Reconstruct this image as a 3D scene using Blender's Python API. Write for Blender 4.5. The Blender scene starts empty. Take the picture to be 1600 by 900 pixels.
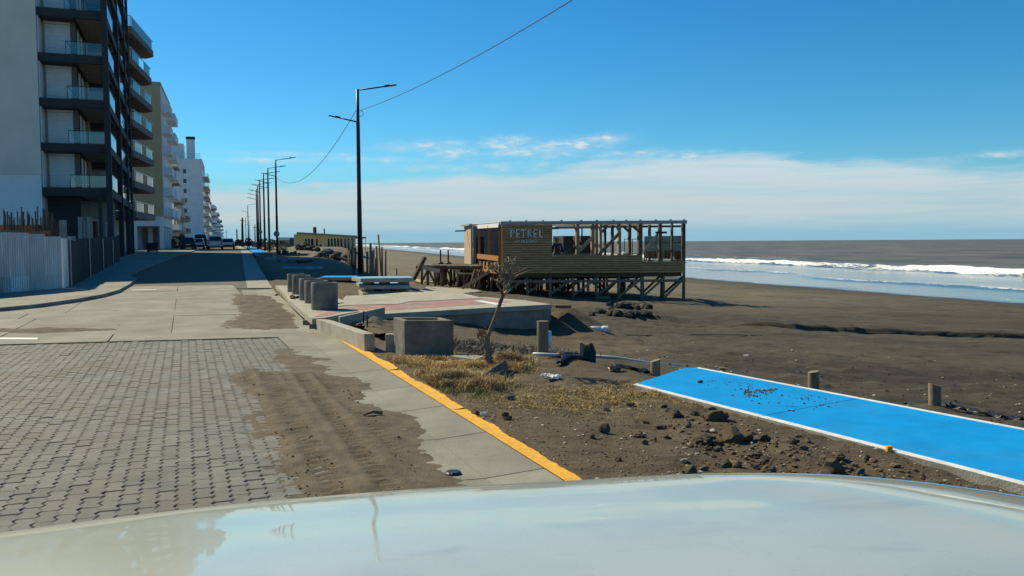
import bpy, bmesh, math, random
import numpy as np
from mathutils import Vector, Matrix
random.seed(7)
SC = bpy.context.scene
COL = SC.collection

# ------------------------------------------------------------------ camera
H = 1.65
FPX = 1300.0
PITCH = math.atan(72.0 / FPX)
ROLL = 0.006
_d = Vector((0, math.cos(PITCH), -math.sin(PITCH)))
_u0 = Vector((0, math.sin(PITCH), math.cos(PITCH)))
_r0 = Vector((1, 0, 0))
_r = _r0 * math.cos(ROLL) - _u0 * math.sin(ROLL)
_u = _r0 * math.sin(ROLL) + _u0 * math.cos(ROLL)
cam_data = bpy.data.cameras.new('camera')
cam_data.sensor_width = 36.0
cam_data.lens = 36.0 * FPX / 1600.0
cam_data.clip_start = 0.05
cam_data.clip_end = 20000.0
cam = bpy.data.objects.new('camera', cam_data)
COL.objects.link(cam)
cam.matrix_world = Matrix(((_r.x, _u.x, -_d.x, 0), (_r.y, _u.y, -_d.y, 0), (_r.z, _u.z, -_d.z, H), (0, 0, 0, 1)))
SC.camera = cam

# ------------------------------------------------------------------ sky, sun, exposure
SUN_EL = math.radians(41.0)
SUN_DIR = Vector((-0.78, 0.625, 0)).normalized()          # horizontal direction towards the sun
SUN_ROT = math.atan2(SUN_DIR.x, SUN_DIR.y)
world = bpy.data.worlds.new('World')
SC.world = world
world.use_nodes = True
SC.view_settings.view_transform = 'Standard'
SC.view_settings.look = 'None'
SC.view_settings.exposure = 0.30
SC.view_settings.gamma = 1.0

def build_sky():
    nt = world.node_tree
    N, L = nt.nodes, nt.links
    N.clear()
    def node(t, **kw):
        n = N.new(t)
        for k, v in kw.items():
            setattr(n, k, v)
        return n
    def math_(op, a, b=None, c=None, clamp=False):
        n = node('ShaderNodeMath', operation=op, use_clamp=clamp)
        for i, x in enumerate((a, b, c)):
            if x is None:
                continue
            if isinstance(x, (int, float)):
                n.inputs[i].default_value = x
            else:
                L.new(x, n.inputs[i])
        return n.outputs[0]
    sky = node('ShaderNodeTexSky', sky_type='NISHITA', sun_disc=False)
    sky.sun_elevation = SUN_EL
    sky.sun_rotation = SUN_ROT
    sky.air_density = 1.0
    sky.dust_density = 0.2
    sky.ozone_density = 2.0
    hs = node('ShaderNodeHueSaturation')
    hs.inputs['Hue'].default_value = 0.487
    hs.inputs['Saturation'].default_value = 1.38
    hs.inputs['Value'].default_value = 1.20
    L.new(sky.outputs[0], hs.inputs['Color'])
    tint = node('ShaderNodeMix', data_type='RGBA', blend_type='MULTIPLY')
    tint.inputs[0].default_value = 1.0
    tint.inputs[7].default_value = (0.40, 0.80, 1.02, 1)
    L.new(hs.outputs[0], tint.inputs[6])
    tc = node('ShaderNodeTexCoord')
    sep = node('ShaderNodeSeparateXYZ')
    L.new(tc.outputs['Generated'], sep.inputs[0])
    X, Y, Z = sep.outputs
    az = math_('ARCTAN2', X, Y)
    el = math_('ARCSINE', Z)
    def noise(sx, sy, scale, detail=6.0, rough=0.55, seed=0.0):
        cx = math_('MULTIPLY', az, sx)
        cy = math_('MULTIPLY', el, sy)
        comb = node('ShaderNodeCombineXYZ')
        L.new(cx, comb.inputs[0]); L.new(cy, comb.inputs[1])
        comb.inputs[2].default_value = seed
        n = node('ShaderNodeTexNoise')
        n.inputs['Scale'].default_value = scale
        n.inputs['Detail'].default_value = detail
        n.inputs['Roughness'].default_value = rough
        L.new(comb.outputs[0], n.inputs['Vector'])
        return n.outputs[0]
    def smooth(x, lo, hi):
        n = node('ShaderNodeMapRange', interpolation_type='SMOOTHSTEP')
        n.inputs[1].default_value = lo; n.inputs[2].default_value = hi
        L.new(x, n.inputs[0])
        return n.outputs[0]
    # bank of thin cloud above the horizon, its top ragged
    wob = noise(1.0, 6.0, 7.0, 7.0, 0.6, 3.1)
    wob2 = noise(1.0, 0.5, 2.2, 2.0, 0.5, 9.0)
    top = math_('ADD', math_('MULTIPLY', wob, 0.046), math_('MULTIPLY', wob2, 0.062))
    hump = math_('DIVIDE', math_('SUBTRACT', az, 0.26), 0.26)
    hump = math_('POWER', 2.718, math_('MULTIPLY', math_('MULTIPLY', hump, hump), -1.0))
    top = math_('ADD', math_('ADD', top, 0.020), math_('MULTIPLY', hump, 0.020))
    bank = math_('SUBTRACT', top, el)
    bank = smooth(bank, -0.004, 0.013)
    streak = noise(1.0, 14.0, 5.0, 6.0, 0.55, 5.0)
    dens = smooth(streak, 0.22, 0.62)
    dens = math_('MULTIPLY_ADD', dens, 0.46, 0.50)
    low = smooth(math_('ADD', el, math_('MULTIPLY', math_('SUBTRACT', noise(1.0, 10.0, 9.0, 5.0, 0.6, 15.0), 0.5), 0.02)), 0.006, 0.034)                            # clearer blue strip just above the sea
    low = math_('MULTIPLY_ADD', low, 0.80, 0.20)
    mask = math_('MULTIPLY', math_('MULTIPLY', bank, dens), low)
    # torn wisps above the bank
    fine = noise(3.0, 9.0, 13.0, 9.0, 0.66, 1.7)
    fine = smooth(fine, 0.42, 0.72)
    F = FPX
    wisps = None
    for (px, py, sx, sy, g) in ((668, 229, 60, 7, 1.0), (708, 240, 38, 7, 1.0), (790, 226, 42, 9, 1.0), (852, 236, 85, 10, .95),
                                (900, 228, 48, 9, 1.0), (942, 219, 34, 6, 1.0), (985, 243, 60, 6, .7), (1070, 246, 46, 7, .8), (1572, 246, 50, 4, .8),
                                (425, 250, 55, 4, .7), (470, 240, 80, 3, .6), (600, 249, 110, 4, .6), (780, 262, 170, 8, .5)):
        ex, ey = (px - 800) / F, (378 - py) / F
        a0 = math.atan(ex); e0 = math.atan(ey * math.cos(a0))
        du = math_('DIVIDE', math_('SUBTRACT', az, a0), sx / F)
        dv = math_('DIVIDE', math_('SUBTRACT', el, e0), sy / F)
        dv = math_('ADD', dv, math_('MULTIPLY', du, -0.25 if px < 1000 and px > 600 else 0.0))
        rr = math_('ADD', math_('MULTIPLY', du, du), math_('MULTIPLY', dv, dv))
        gz = math_('MULTIPLY', math_('POWER', 2.718, math_('MULTIPLY', rr, -1.0)), g)
        wisps = gz if wisps is None else math_('MAXIMUM', wisps, gz)
    wm = math_('MULTIPLY', math_('MULTIPLY', wisps, 1.5), math_('MULTIPLY_ADD', fine, 0.9, 0.22), clamp=True)
    # the same sort of scattered wisps round the rest of the sky, thin
    allsky = noise(1.0, 3.0, 4.0, 8.0, 0.62, 21.0)
    allsky = smooth(allsky, 0.56, 0.80)
    belt = math_('MULTIPLY', smooth(el, 0.30, 0.42), math_('SUBTRACT', 1.0, smooth(el, 0.55, 0.85)))
    wm = math_('MAXIMUM', wm, math_('MULTIPLY', math_('MULTIPLY', allsky, belt), 0.35))
    mask = math_('MAXIMUM', mask, wm, clamp=True)
    # cream low down, whiter higher up
    cr = node('ShaderNodeMix', data_type='RGBA')
    cr.inputs[6].default_value = (5.9, 7.0, 7.3, 1)
    cr.inputs[7].default_value = (6.6, 7.9, 8.5, 1)
    L.new(smooth(el, 0.03, 0.11), cr.inputs[0])
    mx = node('ShaderNodeMix', data_type='RGBA')
    L.new(mask, mx.inputs[0])
    # pale blue air close to the horizon
    ar = node('ShaderNodeMix', data_type='RGBA')
    ar.inputs[7].default_value = (2.4, 5.2, 7.2, 1)
    inv = math_('SUBTRACT', 1.0, smooth(el, 0.0, 0.11))
    L.new(math_('MULTIPLY', inv, 0.9), ar.inputs[0])
    L.new(tint.outputs[2], ar.inputs[6])
    L.new(ar.outputs[2], mx.inputs[6])
    L.new(cr.outputs[2], mx.inputs[7])
    bg = node('ShaderNodeBackground')
    bg.inputs['Strength'].default_value = 0.075
    L.new(mx.outputs[2], bg.inputs['Color'])
    out = node('ShaderNodeOutputWorld')
    L.new(bg.outputs[0], out.inputs[0])
build_sky()

sun_data = bpy.data.lights.new('sun', 'SUN')
sun_data.energy = 5.0
sun_data.angle = math.radians(0.5)
sun_data.color = (1.0, 0.90, 0.63)
sun = bpy.data.objects.new('sun', sun_data)
COL.objects.link(sun)
_sd = Vector((SUN_DIR.x * math.cos(SUN_EL), SUN_DIR.y * math.cos(SUN_EL), math.sin(SUN_EL)))
sun.rotation_euler = _sd.to_track_quat('Z', 'Y').to_euler()
sun.location = _sd * 60

# ------------------------------------------------------------------ the lie of the land
def ss(x, a, b):
    t = np.clip((x - a) / (b - a), 0, 1)
    return t * t * (3 - 2 * t)

def _hash(ix, iy, s):
    v = np.sin(ix * 127.1 + iy * 311.7 + s * 74.7) * 43758.5453
    return v - np.floor(v)

def vnoise(x, y, s=0):
    ix, iy = np.floor(x), np.floor(y)
    fx, fy = x - ix, y - iy
    fx = fx * fx * (3 - 2 * fx); fy = fy * fy * (3 - 2 * fy)
    a, b = _hash(ix, iy, s), _hash(ix + 1, iy, s)
    c, d = _hash(ix, iy + 1, s), _hash(ix + 1, iy + 1, s)
    return (a * (1 - fx) + b * fx) * (1 - fy) + (c * (1 - fx) + d * fx) * fy - 0.5

def fbm(x, y, s=0, oct=4):
    t, a = 0, 1.0
    for i in range(oct):
        t = t + a * vnoise(x, y, s + i * 13)
        x, y, a = x * 2.03 + 5.1, y * 2.03 + 1.7, a * 0.5
    return t

KY = [-200, 5.6, 18, 26, 43, 101, 12000]
KX = [81.0, .45, -4.41, -7.4, -13.0, -32.0, -32 - .335 * 11899]
def kx(y):                                            # x of the kerb line on the sea side of the road
    return np.interp(y, KY, KX)
def zroad(y):
    return np.interp(y, [-100, 20, 30, 45, 65, 100, 200, 1200, 12000], [0, 0, .13, .38, .66, .86, .98, 1.0, 1.0])
def qof(x, y):
    return (x - kx(y)) * 0.935
def plat(y):                                          # how far the upper ground reaches towards the sea
    return np.interp(y, [-100, 12, 14, 17, 24, 43, 110, 160, 300, 12000], [-1, -1, .8, 2.6, 3.6, 4.6, 7.5, 19, 32, 40])
def zb(q):
    return np.interp(q, [-2, .4, 2.6, 5, 9, 15, 22, 36, 44, 60, 100, 400], [.02, .02, -.06, -.40, -.85, -1.25, -1.55, -1.95, -2.2, -2.8, -4, -8])
SEA = -2.2
def coastshift(y):
    return np.maximum(0, y - 84) * 0.10
def shoreq(x, y):
    q = qof(x, y)
    return q - coastshift(y) * np.clip(q / 44, 0, 1.0)
BUMPS = []                                            # (x, y, radius, height)
def ground(x, y, fine=False):
    x = np.asarray(x, float); y = np.asarray(y, float)
    q = qof(x, y)
    qs = q - coastshift(y) * np.clip(q / 44, 0, 1.0)
    w = ss(q, plat(y) - 1.0, plat(y) + 2.6 + np.interp(y, [40, 110], [0, 2.5]))
    z = (1 - w) * (zroad(y) + 0.02) + w * zb(qs)
    ridge = np.exp(-((y - 25.0 - .05 * x) / 1.6) ** 2) * ss(x, 7, 12)
    z = z + 0.17 * ss(y, 27.0 + .02 * x, 27.12 + .02 * x) * ss(x, 6.6, 8.6) * (1 - ss(y, 28.5, 36))
    for (bx, by, br, bh) in BUMPS:
        z = z + bh * np.exp(-(((x - bx) ** 2 + (y - by) ** 2) / br ** 2))
    if fine:
        inland = ss(q, 0.25, 1.0)
        z = z + inland * (fbm(x * .7, y * .7, 1) * .07 + fbm(x * 3.1, y * 3.1, 2, 5) * (.035 + .03 * ss(q, 4, 9) * (1 - ss(qs, 30, 41))) * np.clip(30 / (np.abs(y) + 12), .3, 1.4)
                          + fbm(x * .23, y * .23, 8) * .16 * ss(q, 3, 12) * (1 - .8 * ss(qs, 26, 42)))
        tr = np.abs(fbm(x * .5, y * 2.2, 31)) * ss(q, 12, 18) * (1 - ss(qs, 34, 42))
        z = z - tr * .05
    z = z - 0.13 * ss(-q, -0.06, 0.10)
    return z

def ray(px, py):
    return _d + _r * ((px - 800) / FPX) + _u * ((450 - py) / FPX)
CAM = Vector((0, 0, H))
def P(px, py, z=0.0):                                 # where the sight line through a pixel meets height z
    v = ray(px, py)
    return CAM + v * ((z - H) / v.z)
def D(px, py, y):                                     # ... and where it has gone the distance y
    v = ray(px, py)
    return CAM + v * (y / v.y)
_ts = np.concatenate([np.linspace(3, 40, 3000), np.linspace(40, 400, 4000)])
def G(px, py):                                        # ... and where it meets the ground
    v = ray(px, py)
    t = _ts / v.y
    x, y, z = v.x * t, v.y * t, H + v.z * t
    below = z <= ground(x, y)
    i = int(np.argmax(below)) if below.any() else len(t) - 1
    return Vector((float(x[i]), float(y[i]), float(ground(x[i], y[i]))))
def gz(x, y):
    return float(ground(x, y))
def gzf(x, y):
    return float(ground(x, y, True))
_m = P(868, 513, -.35)
BUMPS.append((_m.x + .30, _m.y + .75, .95, .60))
_m = P(800, 528, -.3)
BUMPS.append((_m.x, _m.y, 1.6, -.16))
_m = P(960, 488, -.7)
BUMPS.append((_m.x, _m.y, 1.5, .28))
BUMPS.append((_m.x + 1.6, _m.y + .1, 1.0, .22))

# near road frame: n points to the sea, t along the road
TN = Vector((-.365, .931, 0)); NN = Vector((.931, .365, 0))
TF = Vector((-.318, .948, 0)); NF = Vector((.948, .318, 0))
K0 = Vector((.45, 5.6, 0))

# ------------------------------------------------------------------ mesh helpers
class MB:
    def __init__(self):
        self.v, self.f = [], []
    def add(self, vs, fs):
        o = len(self.v)
        self.v.extend([tuple(p) for p in vs])
        self.f.extend([tuple(i + o for i in f) for f in fs])
        return self
    def box(self, lo, hi, M=None):
        x0, y0, z0 = lo; x1, y1, z1 = hi
        vs = [Vector(p) for p in ((x0, y0, z0), (x1, y0, z0), (x1, y1, z0), (x0, y1, z0), (x0, y0, z1), (x1, y0, z1), (x1, y1, z1), (x0, y1, z1))]
        if M is not None:
            vs = [M @ p for p in vs]
        return self.add(vs, [(0, 3, 2, 1), (4, 5, 6, 7), (0, 1, 5, 4), (1, 2, 6, 5), (2, 3, 7, 6), (3, 0, 4, 7)])
    def beam(self, p, q, w, h, up=Vector((0, 0, 1))):
        p, q = Vector(p), Vector(q)
        d = (q - p).normalized()
        s = d.cross(up)
        if s.length < 1e-4:
            s = d.cross(Vector((0, 1, 0)))
        s.normalize(); t = s.cross(d).normalized()
        vs = []
        for c in (p, q):
            for a, b in ((-1, -1), (1, -1), (1, 1), (-1, 1)):
                vs.append(c + s * (a * w / 2) + t * (b * h / 2))
        return self.add(vs, [(0, 1, 2, 3), (7, 6, 5, 4), (0, 4, 5, 1), (1, 5, 6, 2), (2, 6, 7, 3), (3, 7, 4, 0)])
    def tube(self, pts, rad, n=8, cap=True):
        pts = [Vector(p) for p in pts]
        if not hasattr(rad, '__len__'):
            rad = [rad] * len(pts)
        vs, fs = [], []
        ref = None
        for i, p in enumerate(pts):
            d = (pts[min(i + 1, len(pts) - 1)] - pts[max(i - 1, 0)]).normalized()
            if ref is None:
                ref = d.cross(Vector((0, 0, 1)))
                if ref.length < 1e-3:
                    ref = Vector((1, 0, 0))
            s = (ref - d * ref.dot(d)).normalized()
            ref = s
            t = d.cross(s)
            for k in range(n):
                a = 2 * math.pi * k / n
                vs.append(p + (s * math.cos(a) + t * math.sin(a)) * rad[i])
        for i in range(len(pts) - 1):
            for k in range(n):
                fs.append((i * n + k, i * n + (k + 1) % n, (i + 1) * n + (k + 1) % n, (i + 1) * n + k))
        if cap:
            fs.append(tuple(range(n - 1, -1, -1)))
            fs.append(tuple((len(pts) - 1) * n + k for k in range(n)))
        return self.add(vs, fs)
    def lathe(self, prof, c=(0, 0, 0), n=24):
        c = Vector(c); vs, fs = [], []
        m = len(prof)
        for (r, z) in prof:
            for k in range(n):
                a = 2 * math.pi * k / n
                vs.append(c + Vector((r * math.cos(a), r * math.sin(a), z)))
        for i in range(m - 1):
            for k in range(n):
                fs.append((i * n + k, i * n + (k + 1) % n, (i + 1) * n + (k + 1) % n, (i + 1) * n + k))
        return self.add(vs, fs)
    def prism(self, poly, z0, z1):
        n = len(poly)
        g = lambda z, i: z(i) if callable(z) else z
        vs = [(p[0], p[1], g(z0, i)) for i, p in enumerate(poly)] + [(p[0], p[1], g(z1, i)) for i, p in enumerate(poly)]
        fs = [tuple(range(n - 1, -1, -1)), tuple(range(n, 2 * n))] + [(i, (i + 1) % n, n + (i + 1) % n, n + i) for i in range(n)]
        return self.add(vs, fs)
    def mesh(self, name, recalc=True, smooth=False):
        me = bpy.data.meshes.new(name)
        me.from_pydata(self.v, [], self.f)
        if recalc:
            bm = bmesh.new(); bm.from_mesh(me)
            bmesh.ops.recalc_face_normals(bm, faces=bm.faces)
            bm.to_mesh(me); bm.free()
        if smooth:
            me.polygons.foreach_set('use_smooth', [True] * len(me.polygons))
        me.update()
        return me
    def build(self, name, mat, parent=None, recalc=True, smooth=False, bevel=0):
        return link(name, self.mesh(name, recalc, smooth), mat, parent, bevel)

ROOTM = {}
def link(name, me, mat, parent=None, bevel=0):
    if mat is not None and not me.materials:
        me.materials.append(mat)
    o = bpy.data.objects.new(name, me)
    COL.objects.link(o)
    if parent is not None:
        o.parent = parent
        o.matrix_parent_inverse = ROOTM.get(parent.name, Matrix.Identity(4)).inverted()
    if bevel:
        b = o.modifiers.new('bevel', 'BEVEL'); b.width = bevel; b.segments = 2; b.limit_method = 'ANGLE'
    return o
def tag(o, label=None, cat=None, group=None, kind=None):
    if label: o['label'] = label
    if cat: o['category'] = cat
    if group: o['group'] = group
    if kind: o['kind'] = kind
    return o
def thing(name, label, cat, loc=(0, 0, 0), group=None):
    o = bpy.data.objects.new(name, None)
    COL.objects.link(o)
    o.location = loc
    o.empty_display_size = .2
    ROOTM[o.name] = Matrix.Translation(Vector(loc))
    return tag(o, label, cat, group)
def copy_tree(o, parent=None):
    c = o.copy(); COL.objects.link(c)
    if parent is not None:
        c.parent = parent
    for ch in list(o.children):
        copy_tree(ch, c)
    return c
def fast_mesh(name, V, Fq, mat, smooth=True, attrs=None, kind='structure', parent=None):
    me = bpy.data.meshes.new(name)
    V = np.asarray(V, np.float32); Fq = np.asarray(Fq, np.int32)
    k = Fq.shape[1]
    me.vertices.add(len(V)); me.vertices.foreach_set('co', V.ravel())
    me.loops.add(Fq.size); me.loops.foreach_set('vertex_index', Fq.ravel())
    me.polygons.add(len(Fq))
    me.polygons.foreach_set('loop_start', np.arange(0, Fq.size, k, dtype=np.int32))
    me.polygons.foreach_set('use_smooth', np.full(len(Fq), smooth))
    me.update(calc_edges=True)
    for nm, arr in (attrs or {}).items():
        a = me.attributes.new(nm, 'FLOAT', 'POINT')
        a.data.foreach_set('value', np.asarray(arr, np.float32))
    o = link(name, me, mat, parent)
    if kind: o['kind'] = kind
    return o
def grid_faces(nr, nc, keep=None):
    i = np.arange(nr * nc).reshape(nr, nc)
    f = np.stack([i[:-1, :-1], i[:-1, 1:], i[1:, 1:], i[1:, :-1]], -1).reshape(-1, 4)
    if keep is not None:
        f = f[keep.reshape(nr, nc)[:-1, :-1].ravel()]
    return f

# ------------------------------------------------------------------ materials
def mat(name, col, rough=.85, var=.22, scale=6.0, bump=.0, bscale=40.0, metal=0, coat=0, rand=0.0, col2=None, stretch=(1, 1, 1),
        spec=.4, detail=8, speck=0.0, speck_col=(.02, .02, .02), world=False, dust=0.0, dust_col=(.135, .105, .066)):
    m = bpy.data.materials.new(name); m.use_nodes = True
    nt = m.node_tree; N, L = nt.nodes, nt.links
    b = N['Principled BSDF']
    b.inputs['Roughness'].default_value = rough
    b.inputs['Metallic'].default_value = metal
    b.inputs['Specular IOR Level'].default_value = spec
    if coat:
        b.inputs['Coat Weight'].default_value = coat
        b.inputs['Coat Roughness'].default_value = .03
    tc = N.new('ShaderNodeTexCoord'); mp = N.new('ShaderNodeMapping')
    mp.inputs['Scale'].default_value = stretch
    if world:
        ge = N.new('ShaderNodeNewGeometry'); L.new(ge.outputs['Position'], mp.inputs[0])
    else:
        L.new(tc.outputs['Object'], mp.inputs[0])
    def noise(s, d=detail, r=.6):
        n = N.new('ShaderNodeTexNoise')
        n.inputs['Scale'].default_value = s; n.inputs['Detail'].default_value = d; n.inputs['Roughness'].default_value = r
        L.new(mp.outputs[0], n.inputs['Vector'])
        return n.outputs[0]
    n1 = noise(scale)
    ramp = N.new('ShaderNodeValToRGB')
    c2 = col2 or tuple(c * (1 - var) for c in col)
    ramp.color_ramp.elements[0].position = .32; ramp.color_ramp.elements[1].position = .68
    ramp.color_ramp.elements[0].color = (*c2, 1)
    ramp.color_ramp.elements[1].color = (*[min(c * (1 + (var if not col2 else 0) * .6), .9) for c in col], 1)
    L.new(n1, ramp.inputs[0])
    out = ramp.outputs[0]
    if speck:
        n3 = noise(scale * 9, 3, .7)
        mr = N.new('ShaderNodeMapRange'); mr.inputs[1].default_value = .60; mr.inputs[2].default_value = .68
        mr.inputs[4].default_value = speck
        L.new(n3, mr.inputs[0])
        mx = N.new('ShaderNodeMix'); mx.data_type = 'RGBA'
        L.new(mr.outputs[0], mx.inputs[0]); L.new(out, mx.inputs[6]); mx.inputs[7].default_value = (*speck_col, 1)
        out = mx.outputs[2]
    if rand:
        oi = N.new('ShaderNodeObjectInfo')
        mr = N.new('ShaderNodeMapRange'); mr.inputs[3].default_value = 1 - rand; mr.inputs[4].default_value = 1 + rand * .7
        L.new(oi.outputs['Random'], mr.inputs[0])
        mx = N.new('ShaderNodeMix'); mx.data_type = 'RGBA'; mx.blend_type = 'MULTIPLY'; mx.inputs[0].default_value = 1
        cmb = N.new('ShaderNodeCombineColor')
        for i in range(3): L.new(mr.outputs[0], cmb.inputs[i])
        L.new(out, mx.inputs[6]); L.new(cmb.outputs[0], mx.inputs[7])
        out = mx.outputs[2]
    if dust:
        n4 = noise(.75, 9, .68)
        mr = N.new('ShaderNodeMapRange'); mr.inputs[1].default_value = .50; mr.inputs[2].default_value = .66; mr.inputs[4].default_value = dust
        L.new(n4, mr.inputs[0])
        mx = N.new('ShaderNodeMix'); mx.data_type = 'RGBA'
        L.new(mr.outputs[0], mx.inputs[0]); L.new(out, mx.inputs[6]); mx.inputs[7].default_value = (*dust_col, 1)
        out = mx.outputs[2]
    L.new(out, b.inputs['Base Color'])
    if bump:
        bp = N.new('ShaderNodeBump'); bp.inputs['Strength'].default_value = bump; bp.inputs['Distance'].default_value = .02
        L.new(noise(bscale, 6, .65), bp.inputs['Height'])
        L.new(bp.outputs[0], b.inputs['Normal'])
    return m

def glass_mat(name, tint, reflect=.10, rough=.02):
    m = bpy.data.materials.new(name); m.use_nodes = True
    nt = m.node_tree; N, L = nt.nodes, nt.links
    N.remove(N['Principled BSDF'])
    tr = N.new('ShaderNodeBsdfTransparent'); tr.inputs[0].default_value = (*tint, 1)
    gl = N.new('ShaderNodeBsdfGlossy'); gl.inputs['Roughness'].default_value = rough
    fr = N.new('ShaderNodeFresnel'); fr.inputs[0].default_value = 1.5
    mr = N.new('ShaderNodeMapRange'); mr.inputs[3].default_value = reflect; mr.inputs[4].default_value = 1.0
    L.new(fr.outputs[0], mr.inputs[0])
    mx = N.new('ShaderNodeMixShader')
    L.new(mr.outputs[0], mx.inputs[0]); L.new(tr.outputs[0], mx.inputs[1]); L.new(gl.outputs[0], mx.inputs[2])
    L.new(mx.outputs[0], N['Material Output'].inputs[0])
    return m

M = {}
M['concrete'] = mat('concrete', (.30, .275, .225), .9, .28, 3.0, .5, 55, speck=.5, speck_col=(.15, .135, .11))
M['concrete_panel'] = mat('concrete_panel', (.245, .23, .185), .9, .28, 1.1, .5, 60, rand=.09, speck=.45, speck_col=(.14, .13, .105), world=True, dust=.55, dust_col=(.19, .16, .11))
M['concrete_new'] = mat('concrete_new', (.36, .33, .26), .9, .25, 2.5, .5, 45, speck=.5, speck_col=(.2, .18, .14))
M['concrete_pipe'] = mat('concrete_pipe', (.185, .17, .145), .9, .42, 4, .6, 40, speck=.5, speck_col=(.1, .095, .085), rand=.1)
M['concrete_wall'] = mat('concrete_wall', (.27, .235, .185), .92, .35, 1.6, .6, 35, speck=.6, speck_col=(.09, .085, .075))
M['paver'] = mat('paver', (.162, .158, .140), .82, .25, 3, .5, 90, rand=.14, speck=.35, speck_col=(.095, .092, .08), world=True, dust=.7)
M['paver_mass'] = mat('paver_mass', (.162, .158, .140), .82, .3, 4, .5, 90, speck=.35, speck_col=(.095, .092, .08), world=True, dust=.7)
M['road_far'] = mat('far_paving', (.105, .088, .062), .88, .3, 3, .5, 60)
M['joint'] = mat('joint', (.105, .092, .068), .95, .3, 20)
M['yellow'] = mat('yellow_paint', (.72, .36, .015), .7, .22, 14, .4, 60, speck=.35, speck_col=(.45, .25, .06))
M['blue'] = mat('blue_paint', (.001, .27, .64), .85, .14, 2.5, .35, 120, speck=.14, speck_col=(.01, .17, .38), dust=.16, dust_col=(.10, .22, .34), spec=.12)
M['blue_faded'] = mat('faded_blue_paint', (.20, .40, .56), .8, .2, 3, .3, 60, dust=.5, dust_col=(.26, .26, .24), spec=.15)
M['white_paint'] = mat('white_paint', (.66, .67, .64), .7, .18, 9, .3, 60)
M['pink'] = mat('pink_paving', (.33, .175, .155), .85, .28, 3, .3, 60, speck=.25, speck_col=(.3, .27, .25), dust=.5, dust_col=(.28, .22, .17))
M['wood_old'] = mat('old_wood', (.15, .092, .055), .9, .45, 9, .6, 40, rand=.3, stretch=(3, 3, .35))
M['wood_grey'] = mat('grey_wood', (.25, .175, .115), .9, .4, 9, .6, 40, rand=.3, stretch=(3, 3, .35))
M['wood_orange'] = mat('orange_wood', (.44, .20, .055), .75, .3, 9, .3, 40, rand=.15, stretch=(3, 3, .5))
M['wood_cream'] = mat('pale_wood', (.40, .30, .19), .8, .35, 9, .3, 40, rand=.2, stretch=(3, 3, .5))
M['cladding'] = mat('brown_cladding', (.54, .265, .100), .75, .28, 5, .4, 50, rand=.12, stretch=(.4, 1, 4))
M['post'] = mat('round_post', (.25, .195, .125), .9, .4, 8, .6, 40, rand=.2, stretch=(4, 4, .5))
M['bark'] = mat('bark', (.21, .155, .105), .95, .5, 18, .8, 60)
M['cut_wood'] = mat('cut_branch', (.42, .33, .23), .8, .3, 20)
M['dark_metal'] = mat('dark_metal', (.018, .019, .022), .45, .25, 4, metal=.3)
M['lamp_metal'] = mat('lamp_metal', (.020, .020, .022), .5, .25, 3)
M['steel'] = mat('steel', (.30, .31, .32), .35, .15, 5, metal=.8)
M['rust'] = mat('rust', (.085, .035, .02), .9, .4, 20, .4, 60)
M['zinc'] = mat('zinc_sheet', (.66, .66, .64), .55, .28, 1.6, rand=.28, metal=.15, stretch=(1, 1, .3), speck=.2, speck_col=(.18, .16, .14))
M['dark_sheet'] = mat('dark_sheet', (.025, .028, .028), .6, .3, 2, rand=.2)
M['render_grey'] = mat('grey_render', (.78, .67, .55), .9, .08, .6, .15, 40)
M['render_white'] = mat('white_render', (.80, .79, .77), .9, .08, .8, .15, 40)
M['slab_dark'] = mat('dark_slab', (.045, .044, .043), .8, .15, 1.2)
M['soffit'] = mat('soffit_paint', (.22, .19, .16), .9, .1, 1)
M['slab_taupe'] = mat('taupe_slab', (.15, .135, .12), .85, .12, 1)
M['beige'] = mat('beige_render', (.42, .37, .29), .9, .12, 1)
M['olive'] = mat('olive_render', (.50, .385, .215), .9, .1, .6, .15, 30)
M['shutter'] = mat('white_shutter', (.74, .74, .72), .6, .08, 2)
M['curtain'] = mat('curtain', (.62, .60, .55), .9, .12, 8, stretch=(6, 6, .3))
M['dark_window'] = mat('dark_window', (.02, .026, .032), .12, .3, 1, spec=.6)
M['facade_grey'] = mat('facade_grey', (.42, .42, .42), .85, .15, .7)
M['tan_wall'] = mat('tan_wall', (.50, .38, .25), .9, .1, 3, .2, 30)
M['grey_wall'] = mat('grey_panel_wall', (.17, .17, .165), .85, .2, 3)
M['fascia'] = mat('roof_fascia', (.34, .35, .37), .6, .15, 3)
M['yellow_wall'] = mat('yellow_wall', (.70, .56, .20), .85, .12, 2)
M['teal_trim'] = mat('teal_trim', (.20, .28, .26), .7, .15, 2)
M['glass'] = glass_mat('clear_glass', (.93, .96, .96), .03)
M['rail_glass'] = glass_mat('balcony_glass', (.90, .91, .90), .045)
M['teal_glass'] = glass_mat('teal_glass', (.93, .985, .98), .015)
M['rubber'] = mat('rubber', (.016, .016, .016), .8, .2, 10)
M['pvc'] = mat('white_plastic', (.68, .69, .69), .4, .12, 5)
M['black_plastic'] = mat('black_plastic', (.022, .024, .028), .3, .4, 12, .6, 20)
M['clod'] = mat('dirt_clod', (.165, .118, .068), .95, .4, 14, .9, 45, rand=.28, speck=.3, speck_col=(.05, .038, .028))
M['stone'] = mat('grey_stone', (.17, .155, .135), .9, .35, 12, .7, 40, rand=.3)
M['pale_stone'] = mat('pale_stone', (.42, .37, .30), .85, .25, 14, .5, 40, rand=.15)
M['dark_rubble'] = mat('dark_rubble', (.06, .052, .045), .95, .4, 6, .8, 30, rand=.35)
M['yellow_plank'] = mat('yellow_plank', (.62, .50, .22), .8, .2, 9)

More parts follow.
